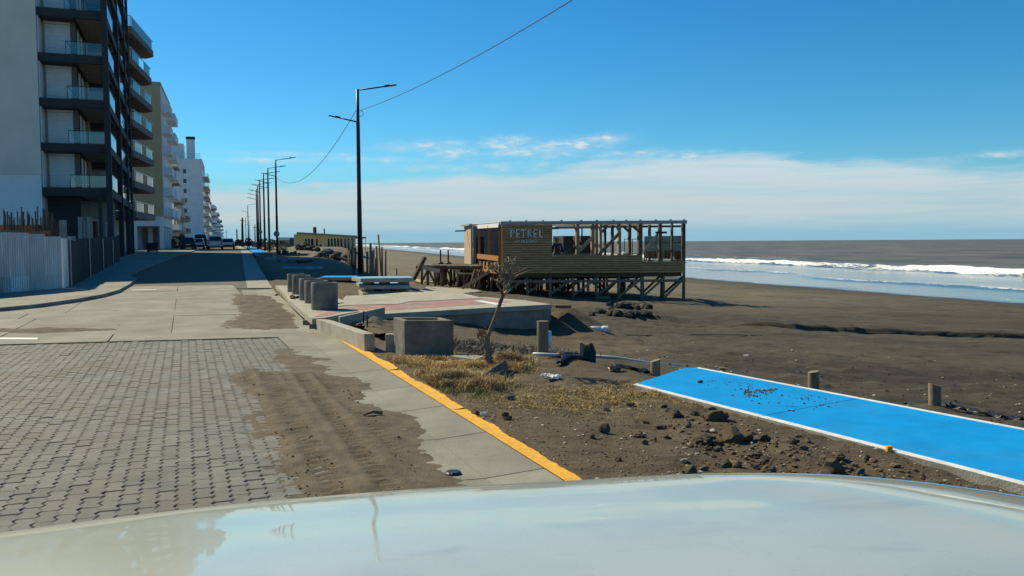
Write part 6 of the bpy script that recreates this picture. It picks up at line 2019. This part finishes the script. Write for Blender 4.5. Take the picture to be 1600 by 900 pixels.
def scatter(name, meshes, n, smin, smax, region, seed, mt, zfun=None, sink=.35, bias=None):
    """many little stones joined in one object"""
    rs = np.random.RandomState(seed)
    base = []
    for me in meshes:
        v = np.zeros(len(me.vertices) * 3); me.vertices.foreach_get('co', v)
        f = np.array([list(p.vertices) for p in me.polygons])
        base.append((v.reshape(-1, 3), f))
    xs = [a for a, b in region]; ys = [b for a, b in region]
    VV, FF, o = [], [], 0
    k = 0
    while k < n:
        px, py = rs.uniform(min(xs), max(xs)), rs.uniform(min(ys), max(ys))
        if float(poly_sdf(np.array([px]), np.array([py]), region)[0]) < 0: continue
        k += 1
        p = P(px, py, -.05 if zfun is None else zfun)
        s = math.exp(rs.uniform(math.log(smin), math.log(smax)))
        z = gzf(p.x, p.y) if zfun is None else zfun
        v, f = base[rs.randint(len(base))]
        a = rs.uniform(0, 6.28); R = np.array([[math.cos(a), -math.sin(a), 0], [math.sin(a), math.cos(a), 0], [0, 0, 1]])
        VV.append((v * s * rs.uniform(.7, 1.3, 3)) @ R.T + np.array([p.x, p.y, z + s * .5 * (1 - sink)])); FF.append(f + o); o += len(v)
    fast_mesh(name, np.concatenate(VV), np.concatenate(FF), M[mt], False, kind='stuff')
CL1 = [rock_mesh('clod_low', 80 + s, 'clod', .6, .5, 1) for s in range(4)]
scatter('earth_crumbs', CL1, 1500, .004, .014, [(700, 640), (960, 620), (1180, 655), (1600, 770), (1600, 800), (905, 770)], 3, 'clod')
scatter('earth_crumbs', CL1, 420, .008, .036, [(1030, 640), (1110, 635), (1200, 668), (1320, 710), (1600, 775), (1600, 800), (1250, 770), (1080, 720)], 4, 'clod')
scatter('small_pebbles', CL1, 260, .006, .018, [(700, 640), (960, 620), (1180, 655), (1600, 770), (1600, 800), (905, 770)], 5, 'pale_stone')
scatter('small_pebbles', CL1, 240, .006, .016, [(380, 590), (560, 590), (690, 780), (470, 800)], 6, 'clod', .012)
scatter('beach_litter', CL1, 230, .008, .035, [(900, 520), (1600, 500), (1600, 640), (1300, 580), (1000, 555)], 8, 'dark_rubble')
scatter('beach_litter', CL1, 90, .012, .035, [(900, 470), (1600, 480), (1600, 640), (1300, 580), (1000, 555)], 9, 'pale_stone')
scatter('path_crumbs', CL1, 120, .004, .016, [(1080, 590), (1180, 600), (1330, 630), (1250, 645), (1150, 625)], 10, 'clod', -.018)
scatter('path_crumbs', CL1, 60, .006, .02, [(1160, 610), (1215, 606), (1205, 616), (1165, 622)], 13, 'clod', -.018)
scatter('bark_debris', CL1, 160, .010, .04, [(712, 552), (760, 535), (850, 535), (930, 548), (905, 560), (800, 556), (740, 562)], 11, 'dark_rubble')
scatter('bark_debris', CL1, 60, .012, .06, [(712, 552), (760, 535), (850, 535), (880, 545), (800, 552), (740, 558)], 12, 'stone')
for (x, y, w, lab) in ((1094, 598, 9, 'dark clod lying alone on the blue path'), (1194, 611, 9, 'pale stone in the crumbs on the blue path')):
    rock(x, y, w, CL if 'dark' in lab else PL, 'stone', lab, 'stone', z=-.02, rr=rr)
p = P(1389, 719, -.1)
tag(MB().box((p.x - .022, p.y - .02, gzf(p.x, p.y) - .01), (p.x + .022, p.y + .02, gzf(p.x, p.y) + .045)).build('yellow_block', M['yellow'], None, bevel=.006), 'small yellow painted chip lying by the blue path', 'chip')
# seaweed and rubble mound on the beach
for i in range(60):
    rock(rr.gauss(975, 24), rr.uniform(481, 494), rr.uniform(6, 19), RB, 'rubble_chunk', 'dark chunk in the low mound on the beach before the restaurant', 'rubble', 'dark chunks of the beach mound', rr=rr, sink=.5)
# white litter
def litter(px, py, w, h, seed, label, m='render_white'):
    g = G(px, py); rq = random.Random(seed)
    V = []; n = 7
    for i in range(n):
        for j in range(n):
            V.append((g.x + (i / (n - 1) - .5) * w + rq.uniform(-.015, .015), g.y + (j / (n - 1) - .5) * w * .6, gzf(g.x, g.y) + .012 + rq.random() * h))
    Fc = [(i * n + j, (i + 1) * n + j, (i + 1) * n + j + 1, i * n + j + 1) for i in range(n - 1) for j in range(n - 1)]
    o = MB().add(V, Fc).build('litter', M[m], None)
    sd = o.modifiers.new('solid', 'SOLIDIFY'); sd.thickness = .004
    tag(o, label, 'litter')
litter(864, 596, .17, .05, 1, 'crumpled white litter on the dirt right of the tree'); litter(853, 592, .12, .04, 2, 'smaller crumpled white scrap beside the larger one')
litter(836, 566, .07, .03, 3, 'white scrap left of the stump'); litter(757, 650, .06, .03, 4, 'pale plastic scrap near the yellow line')
litter(1166, 560, .10, .03, 5, 'white scrap alone on the open beach')
# branch scrap and a dark chunk on the road
a, b = P(568, 648, .03), P(597, 645, .03)
tag(MB().tube([a, a.lerp(b, .5) + Vector((0, 0, .02)), b], [.008, .016, .02], 6).build('stick', M['bark'], None), 'short dark stick lying on the dirt patch of the road', 'stick')
rock(527, 526, 9, RB, 'rubble_chunk', 'dark chunk lying on the yellow line at the planter wall', 'rubble', z=.03, rr=rr)
rock(432, 464, 8, RB, 'rubble_chunk', 'dark chunk at the kerb left of the pipe rings', 'rubble', z=.04, rr=rr)
rock(458, 467, 14, CL, 'dirt_clod', 'heap of earth against the pipe rings', 'clod', z=ZP, rr=rr)
rock(466, 466, 10, CL, 'dirt_clod', 'smaller heap of earth beside the pipe rings', 'clod', z=ZP, rr=rr)
rock(1, 1, 1, CL, 'x', None, None) if False else None
# manhole scrap on gutter
p = P(708, 737, .01)
tag(MB().lathe([(.001, .012), (.05, .010), (.06, .0)], (p.x, p.y, .004), 12).build('dark_scrap', M['black_plastic'], None), 'flat dark scrap on the gutter near the hood', 'litter')

# ------------------------------------------------------------------ dry grass
def grass(name, spots, n, hmin, hmax, col, col2, seed, wid=.004):
    rs = np.random.RandomState(seed)
    wts = np.array([r * r * s for (_, _, r, s) in spots]); wts /= wts.sum()
    ch = rs.choice(len(spots), n, p=wts)
    C0 = np.array([[P(a, b, -.02).x, P(a, b, -.02).y, r] for a, b, r, s in spots])[ch]
    x = C0[:, 0] + rs.normal(size=n) * C0[:, 2] * .55; y = C0[:, 1] + rs.normal(size=n) * C0[:, 2] * .55
    cl = fbm(x * 6, y * 6, seed) > -.12
    x, y = x[cl], y[cl]
    ok = (qof(x, y) > .10); x, y = x[ok], y[ok]
    n = len(x)
    z = ground(x, y, True)
    h = rs.uniform(hmin, hmax, n) * (1 + .8 * fbm(x * 3, y * 3, seed + 2)); a = rs.uniform(0, 6.283, n); ln = rs.uniform(.3, 1.5, n) * h
    dx, dy = np.cos(a), np.sin(a); wx, wy = -dy * wid, dx * wid
    v0 = np.stack([x - wx, y - wy, z - .005], 1); v1 = np.stack([x + wx, y + wy, z - .005], 1)
    v2 = np.stack([x + dx * ln * .45 + wx * .7, y + dy * ln * .45 + wy * .7, z + h * .7], 1); v3 = np.stack([x + dx * ln * .45 - wx * .7, y + dy * ln * .45 - wy * .7, z + h * .7], 1)
    v4 = np.stack([x + dx * ln, y + dy * ln, z + h * .85], 1)
    V = np.concatenate([v0, v1, v2, v3, v4]); i = np.arange(n)
    Fq = np.concatenate([np.stack([i, i + n, i + 2 * n], 1), np.stack([i, i + 2 * n, i + 3 * n], 1), np.stack([i + 3 * n, i + 2 * n, i + 4 * n], 1)])
    mt = mat(name + '_blades', col, .9, .3, 5, col2=col2)
    fast_mesh(name, V, Fq, mt, False, kind='stuff')
TUFT = [(655, 570, .40, 1), (690, 574, .40, 1.3), (730, 580, .4, 1.2), (700, 600, .42, 1.4), (735, 602, .4, 1.4), (680, 592, .3, .8), (790, 567, .30, 2.2), (805, 577, .25, 1.8), (770, 566, .3, 1.4), (745, 585, .4, 1)]
grass('dry_grass', TUFT, 19000, .025, .085, (.62, .43, .17), (.38, .26, .10), 5)
grass('dry_grass', [(800, 574, .24, 1), (790, 570, .24, 1), (700, 605, .3, 1), (745, 608, .28, 1)], 6000, .05, .14, (.36, .25, .12), (.17, .12, .06), 6)
grass('short_grass', [(850, 622, .5, 1), (920, 622, .6, 1.2), (980, 612, .6, 1), (1040, 618, .45, 1), (790, 635, .5, .7), (880, 640, .4, .6)], 13000, .008, .026, (.52, .37, .15), (.38, .27, .11), 7)
grass('green_grass', [(745, 620, .3, 1), (700, 616, .25, .8), (800, 605, .25, .5)], 900, .015, .045, (.20, .18, .045), (.12, .12, .03), 8)
grass('dead_weeds', [(735, 548, .5, 1), (770, 540, .6, 1), (810, 538, .6, 1), (840, 545, .5, .8), (880, 545, .4, .5), (740, 535, .4, .7)], 3800, .02, .10, (.20, .17, .13), (.07, .06, .05), 14, .006)
# ------------------------------------------------------------------ post fence, heaps and buildings beyond the slabs
def post_fence():
    a = G(606, 430); r = thing('post_fence', 'ragged palisade of weathered round posts leading down to the beach', 'fence', tuple(a))
    rq = random.Random(3)
    path = [(603, 431), (590, 430.5), (577, 429), (565, 426), (552, 419), (540, 411), (528, 404), (520, 399)]
    pts = []
    for p in path:
        g = G(*p); pts.append(g)
    n = 44
    seg = [0]
    for u, v in zip(pts, pts[1:]): seg.append(seg[-1] + (v - u).length)
    for i in range(n):
        t = seg[-1] * (i / (n - 1)) ** 1.1
        k = max(j for j in range(len(seg)) if seg[j] <= t + 1e-6); k = min(k, len(pts) - 2)
        p = pts[k].lerp(pts[k + 1], (t - seg[k]) / (seg[k + 1] - seg[k]))
        h = rq.uniform(.6, 1.35) * (1.0 + .15 * (p.y / 60 - .7))
        if rq.random() < .14: h *= 1.25
        z = gz(p.x, p.y)
        MB().tube([(p.x, p.y, z - .2), (p.x + rq.uniform(-.05, .05), p.y, z + h)], [rq.uniform(.05, .075), rq.uniform(.045, .07)], 8).build('post', M['wood_grey'] if rq.random() < .6 else M['wood_old'], r, smooth=True)
    for (px, yt, lean, rad) in ((596, 366.5, -5, .07), (590, 384, -2, .075), (597.5, 386, -1, .075), (602.5, 391.5, 0, .075), (579, 380, 0, .06), (582.5, 392, 0, .065), (586.5, 403, 0, .07), (574, 393, 0, .06)):
        g = G(px, 431); t = D(px + lean + 0, yt, g.y)
        MB().tube([(g.x, g.y, g.z - .2), (t.x, t.y, t.z)], [rad, rad * .92], 8).build('post', M['wood_grey'], r, smooth=True)
post_fence()

def yellow_building():
    p = D(466, 388, 160); q = D(556, 388, 151)
    zb_ = min(gz(p.x, p.y), gz(q.x, q.y)) - .2
    d = (q - p); d.z = 0; L_ = d.length; d.normalize(); nb = Vector((p.x, p.y, 0)).normalized()
    F = Matrix(((d.x, nb.x, 0, p.x), (d.y, nb.y, 0, p.y), (0, 0, 1, zb_), (0, 0, 0, 1)))
    h0 = D(466, 362.5, 160).z - zb_; h1 = D(556, 369.5, 151).z - zb_
    r = thing('beach_building', 'low yellow building with teal eaves and rows of tall windows', 'building', (p.x, p.y, zb_))
    hh = h1 - .15
    MB().box((0, 0, 0), (L_, 9, hh), F).build('wall', M['yellow_wall'], r)
    MB().add([F @ Vector(v) for v in ((-.4, -.5, h0 - .35), (L_ + .3, -.5, hh), (L_ + .3, 9, hh), (-.4, 9, h0 - .35), (-.4, -.5, h0), (L_ + .3, -.5, hh + .3), (L_ + .3, 9, hh + .3), (-.4, 9, h0))],
             [(0, 3, 2, 1), (4, 5, 6, 7), (0, 1, 5, 4), (1, 2, 6, 5), (2, 3, 7, 6), (3, 0, 4, 7)]).build('roof', M['teal_trim'], r)
    MB().add([F @ Vector(v) for v in ((0, .01, hh + .003), (L_ - .1, .01, hh + .003), (0, .01, h0 - .36), (0, .2, hh + .003), (L_ - .1, .2, hh + .003), (0, .2, h0 - .36))],
             [(0, 1, 2), (5, 4, 3), (0, 3, 4, 1), (1, 4, 5, 2), (2, 5, 3, 0)]).build('gable', M['yellow_wall'], r)
    u = L_ / 92.0
    for x0 in [39.5 - 35 + 7 * i for i in range(3)] + [(494 + 11 * i) - 461 + 24 for i in range(0)]:
        pass
    for px0, px1 in ((472, 476), (477, 481), (482, 487), (490, 494), (509, 513), (514, 518), (519, 523), (524, 528), (529, 533), (535, 539), (540, 544), (546, 550)):
        window(r, F, (px0 - 461) * u, (px1 - 461) * u, .0, 0, .25, hh - .10, 'b', 'render_white')
    w = MB().box(((495 - 461) * u, -.05, .05), ((505 - 461) * u, .05, 2.0), F).build('door', M['render_white'], r)
    MB().box(((496 - 461) * u, -.07, .5), ((500 - 461) * u, -.052, 1.9), F).build('pane', M['dark_window'], w)
    MB().box((L_ * .28, 2, h0 * .9), (L_ * .34, 3.4, h0 + .9), F).build('roof_tank', M['slab_dark'], r)
    MB().box((L_ * .47, 2, h0 * .85), (L_ * .49, 3, h0 + .6), F).build('roof_vent', M['slab_dark'], r)
    # porch
    MB().box((L_ + .35, -.4, hh - .2), (L_ + 2.6, 5, hh + .05), F).build('porch_roof', M['slab_dark'], r)
    for a in (.9, 1.6, 2.4):
        MB().box((L_ + a, -.3, 0), (L_ + a + .14, -.16, hh - .203), F).build('porch_post', M['render_white'], r)
    # side wing facing the road
    MB().box((-1.2, .3, 0), (-.003, 8, h0 - .45), F).build('side_wing', M['yellow_wall'], r)
    for i in range(4):
        MB().box((-1.15 + i * .3, .24, .3), (-1.02 + i * .3, .295, h0 - 1.2), F).build('louvre', M['render_white'], r)
yellow_building()
def shed():
    p = D(434, 388, 190); zb_ = gz(p.x, p.y)
    r = thing('shed', 'low grey shed with a white roof left of the yellow building', 'shed', (p.x, p.y, zb_))
    F = Matrix.Translation((p.x, p.y, zb_))
    h = D(434, 371, 190).z - zb_
    MB().box((0, 0, -.3), (2.6, 4, h - .65), F).build('wall', M['facade_grey'], r)
    MB().box((-.1, -.2, h - .647), (2.7, 4.2, h), F).build('roof', M['render_white'], r)
    MB().box((2.71, .5, -.3), (4.0, 4, h - .2), F).build('annexe', M['slab_taupe'], r)
    MB().box((.5, -.04, .1), (1.4, .03, h - .8), F).build('door', M['slab_dark'], r)
shed()
rr = random.Random(33)
def heap(cx, cy, n, sx, sy, wmin, wmax, label, group, seed, lift=0.0):
    rq = random.Random(seed)
    for i in range(n):
        x, y = rq.gauss(cx, sx), cy - abs(rq.gauss(0, sy))
        g = G(cx, cy)
        dpt = g.y + rq.uniform(-1.2, 1.5)
        t = D(x, y, dpt); s = rq.uniform(wmin, wmax) / 2 * dpt / FPX
        zz = max(t.z, gz(t.x, t.y) + s * .2)
        o = bpy.data.objects.new('rubble_chunk', rq.choice(RB if rq.random() < .8 else ST)); COL.objects.link(o)
        o.location = (t.x, t.y, zz); o.scale = (s, s * rq.uniform(.6, 1.2), s * rq.uniform(.5, 1)); o.rotation_euler = (rq.uniform(-.6, .6), rq.uniform(-.6, .6), rq.uniform(0, 6.28))
        tag(o, label, 'rubble', group)
heap(478, 391, 34, 9, 4, 5, 13, 'chunk in the left dark heap before the yellow building', 'chunks of the left dark heap', 1)
heap(446, 397.5, 20, 9, 2.5, 5, 11, 'pale edged chunk in the low heap by the second lamp', 'chunks of the heap by the second lamp', 2)
heap(520, 405, 36, 12, 4, 6, 16, 'chunk in the brown heap beside the post fence', 'chunks of the heap beside the post fence', 3)
heap(466, 411, 18, 12, 2, 4, 9, 'chunk among the shaded slabs beyond the pipe rings', 'chunks among the shaded slabs', 4)
def tarp_dome():
    g = G(508, 397); R = 15 * g.y / FPX
    V = MB(); nn = 22
    prof = [(R * 1.05, -.1), (R, .05), (R * .9, R * .28), (R * .66, R * .48), (R * .35, R * .58), (.01, R * .60)]
    V.lathe(prof, (g.x, g.y, g.z), nn)
    V.v = [(x + .12 * math.sin(z * 9 + x * 3), y, z + .05 * math.sin(x * 5 + y * 4)) for x, y, z in V.v]
    tag(V.build('tarpaulin_heap', M['dark_sheet'], None, smooth=True), 'dark tarpaulin covered dome before the yellow building', 'tarpaulin')
    a, b = D(490, 391.5, g.y - R * 1.1), D(516, 391.8, g.y - R * 1.1)
    tag(MB().beam(a, b, .05, .08).build('pale_batten', M['render_white'], None), 'pale batten lying across the dark tarpaulin heap', 'batten')
tarp_dome()
def scrub():
    rs = np.random.RandomState(2); VV = []
    for (px0, px1, dmin, dmax, yt, n) in ((348, 470, 230, 330, 375, 5200), (395, 455, 150, 190, 379, 900), (250, 290, 128, 140, 366, 700)):
        for i in range(n):
            px = rs.uniform(px0, px1); dpt = rs.uniform(dmin, dmax)
            t = D(px, yt + rs.uniform(0, 6) + 2.5 * math.sin(px * .35), dpt)
            b = gz(t.x, t.y); z = b + (t.z - b) * rs.uniform(0, 1); s = rs.uniform(.12, .45)
            a = rs.normal(size=3); a /= np.linalg.norm(a); c = np.cross(a, rs.normal(size=3)); c /= np.linalg.norm(c)
            q = np.array([t.x, t.y, z])
            VV += [q - a * s, q + c * s * .6, q + a * s, q - c * s * .6]
    V = np.array(VV); i = np.arange(0, len(V), 4)
    fast_mesh('scrub', V, np.stack([i, i + 1, i + 2, i + 3], 1), mat('scrub_leaves', (.07, .07, .04), .95, .5, .5), False, kind='stuff')
scrub()
for (px, py, w, lab, m) in ((441, 388.5, 12, 'pale green bush by the second lamp', 0), (420, 388, 9, 'pale green bush between the far lamps', 0)):
    g = D(px, py, 95); g.z = gz(g.x, g.y); rs = np.random.RandomState(int(px)); VV = []
    for i in range(260):
        a = rs.normal(size=3); a /= np.linalg.norm(a); c = np.cross(a, rs.normal(size=3)); c /= np.linalg.norm(c)
        q = np.array([g.x, g.y, g.z + .3]) + rs.normal(size=3) * np.array([.35, .3, .2]); s = .09
        VV += [q - a * s, q + c * s * .6, q + a * s, q - c * s * .6]
    V = np.array(VV); i = np.arange(0, len(V), 4)
    t = thing('bush', lab, 'bush', tuple(g))
    fast_mesh('foliage', V, np.stack([i, i + 1, i + 2, i + 3], 1), mat('bush_leaves', (.20, .24, .15), .9, .4, 3), False, kind=None, parent=t)
    MB().tube([g, g + Vector((.05, 0, .4))], [.03, .015], 6).build('stem', M['bark'], t)

# ------------------------------------------------------------------ our own car: hood, wings and front
def own_car():
    m = bpy.data.materials.new('car_paint'); m.use_nodes = True
    nt = m.node_tree; N, L = nt.nodes, nt.links; b = N['Principled BSDF']
    tc = N.new('ShaderNodeTexCoord')
    n1 = N.new('ShaderNodeTexNoise'); n1.inputs['Scale'].default_value = 3.5; n1.inputs['Detail'].default_value = 7; L.new(tc.outputs['Object'], n1.inputs['Vector'])
    rp = N.new('ShaderNodeValToRGB'); rp.color_ramp.elements[0].position = .30; rp.color_ramp.elements[1].position = .55
    rp.color_ramp.elements[0].color = (.335, .36, .30, 1); rp.color_ramp.elements[1].color = (.41, .43, .355, 1)
    L.new(n1.outputs[0], rp.inputs[0])
    # wiped smears and finger marks in the dust film
    mp = N.new('ShaderNodeMapping'); mp.inputs['Scale'].default_value = (1.0, 2.6, 1.0); mp.inputs['Rotation'].default_value = (0, 0, .5); L.new(tc.outputs['Object'], mp.inputs[0])
    n3 = N.new('ShaderNodeTexNoise'); n3.inputs['Scale'].default_value = 5.5; n3.inputs['Detail'].default_value = 5; n3.inputs['Distortion'].default_value = .6; L.new(mp.outputs[0], n3.inputs['Vector'])
    m3 = N.new('ShaderNodeMapRange'); m3.inputs[1].default_value = .60; m3.inputs[2].default_value = .72; m3.inputs[4].default_value = .22; L.new(n3.outputs[0], m3.inputs[0])
    n5 = N.new('ShaderNodeTexNoise'); n5.inputs['Scale'].default_value = 160; n5.inputs['Detail'].default_value = 2; L.new(tc.outputs['Object'], n5.inputs['Vector'])
    m5 = N.new('ShaderNodeMapRange'); m5.inputs[1].default_value = .66; m5.inputs[2].default_value = .72; m5.inputs[4].default_value = .30; L.new(n5.outputs[0], m5.inputs[0])
    mm = N.new('ShaderNodeMath'); mm.operation = 'MAXIMUM'; L.new(m3.outputs[0], mm.inputs[0]); L.new(m5.outputs[0], mm.inputs[1])
    m4 = N.new('ShaderNodeMix'); m4.data_type = 'RGBA'; L.new(mm.outputs[0], m4.inputs[0]); L.new(rp.outputs[0], m4.inputs[6]); m4.inputs[7].default_value = (.20, .205, .18, 1)
    L.new(m4.outputs[2], b.inputs['Base Color'])
    n2 = N.new('ShaderNodeTexNoise'); n2.inputs['Scale'].default_value = 14; n2.inputs['Detail'].default_value = 8; L.new(tc.outputs['Object'], n2.inputs['Vector'])
    mr = N.new('ShaderNodeMapRange'); mr.inputs[1].default_value = .4; mr.inputs[2].default_value = .7; mr.inputs[3].default_value = .02; mr.inputs[4].default_value = .09
    L.new(n2.outputs[0], mr.inputs[0]); L.new(mr.outputs[0], b.inputs['Coat Roughness'])
    b.inputs['Roughness'].default_value = .45; b.inputs['Coat Weight'].default_value = 1.0; b.inputs['Coat IOR'].default_value = 1.5
    M['car_paint'] = m
    r = thing('car', 'pale grey white hood of the car the view is taken from', 'car', (.05, .9, 0))
    pxs = np.linspace(-150, 1750, 96)
    cols = []
    for px in pxs:
        py = float(np.interp(px, HOODX, HOODY))
        xx = (px - 800) / FPX * 1.6
        y0 = 1.62 - .10 * ((xx - .35) / 1.1) ** 2
        cols.append((px, py, y0))
    # smooth the outline
    ysm = np.array([c[1] for c in cols]); k = np.array([1, 4, 6, 4, 1]) / 16
    for _ in range(6): ysm = np.concatenate([ysm[:2], np.convolve(ysm, k, 'valid'), ysm[-2:]])
    us = [0, .006, .015, .03, .05, .08, .12, .17, .23, .30, .38, .47, .57, .68, .80, .92, 1.0]
    rows_f = [(.02, -.012), (.045, -.04), (.06, -.09), (.065, -.16), (.062, -.30)]
    V = []; nr = len(rows_f) + len(us)
    for (px, _, y0), py in zip(cols, ysm):
        e = D(px, py, y0)
        for dy, dz in rows_f[::-1]:
            V.append((e.x * (1 + dy * .1), e.y + dy, e.z + dz))
        yb = .52
        for u in us:
            dist = (y0 - yb) * u
            z = e.z + .25 / 3.8 * (1 - math.exp(-3.8 * dist)) + .045 * dist
            x = e.x * (1 - .0 * u)
            # pressed crease to the right of the middle and one on the left
            c1 = .36 + .55 * dist; c2 = -.60 - .15 * dist
            z += .016 * (1 / (1 + math.exp(-(x - c1) / .03)) - 1) * min(1, dist * 4)
            z += .006 * (1 / (1 + math.exp((x - c2) / .03)) - 1) * min(1, dist * 4)
            V.append((x, y0 - dist, z))
    nc = len(cols); Fc = []
    for i in range(nc - 1):
        for j in range(nr - 1):
            a = i * nr + j; Fc.append((a, a + nr, a + nr + 1, a + 1))
    hood = MB().add(V, Fc).build('hood', m, r, recalc=False, smooth=True)
    sd = hood.modifiers.new('solid', 'SOLIDIFY'); sd.thickness = .012; sd.offset = -1
    sb = hood.modifiers.new('sub', 'SUBSURF'); sb.levels = 1; sb.render_levels = 2
    def edge(px): 
        e = D(px, float(np.interp(px, HOODX, HOODY)), 1.5); return e.x
    xl, xr = V[0][0] - .01, V[-1][0] + .01
    for s, x in ((-1, xl), (1, xr)):
        mb = MB()
        pr = [(0, 1.0), (.05, .90), (.06, .6), (.03, .38)]
        for i, (dx, z) in enumerate(pr):
            pass
        ys = [.45, .8, 1.2, 1.5]
        VV = [(x + s * dx, y, z - (.02 if y > 1.3 else 0)) for y in ys for dx, z in pr]
        FF = [(i * 4 + j, i * 4 + j + 1, (i + 1) * 4 + j + 1, (i + 1) * 4 + j) for i in range(3) for j in range(3)]
        o = mb.add(VV, FF).build('wing', m, r, smooth=True)
        sdd = o.modifiers.new('solid', 'SOLIDIFY'); sdd.thickness = .01
        w = MB().tube([(x - s * .22, .95, .36), (x + s * .02, .95, .36)], .36, 24).build('wheel', M['rubber'], r)
        MB().tube([(x, .95, .36), (x + s * .03, .95, .36)], .22, 16).build('rim', M['steel'], w)
        MB().box((x - s * .36 - .16, 1.52, .66), (x - s * .36 + .16, 1.60, .80)).build('headlight', M['rail_glass'], r, bevel=.02)
    MB().box((xl + .3, 1.50, .62), (xr - .3, 1.545, .82)).build('grille', M['dark_metal'], r, bevel=.01)
    MB().box((xl + .02, 1.42, .34), (xr - .02, 1.60, .60)).build('bumper', m, r, bevel=.04)
    MB().box((-.2, 1.603, .44), (.3, 1.615, .55)).build('number_plate', M['white_paint'], r)
own_car()
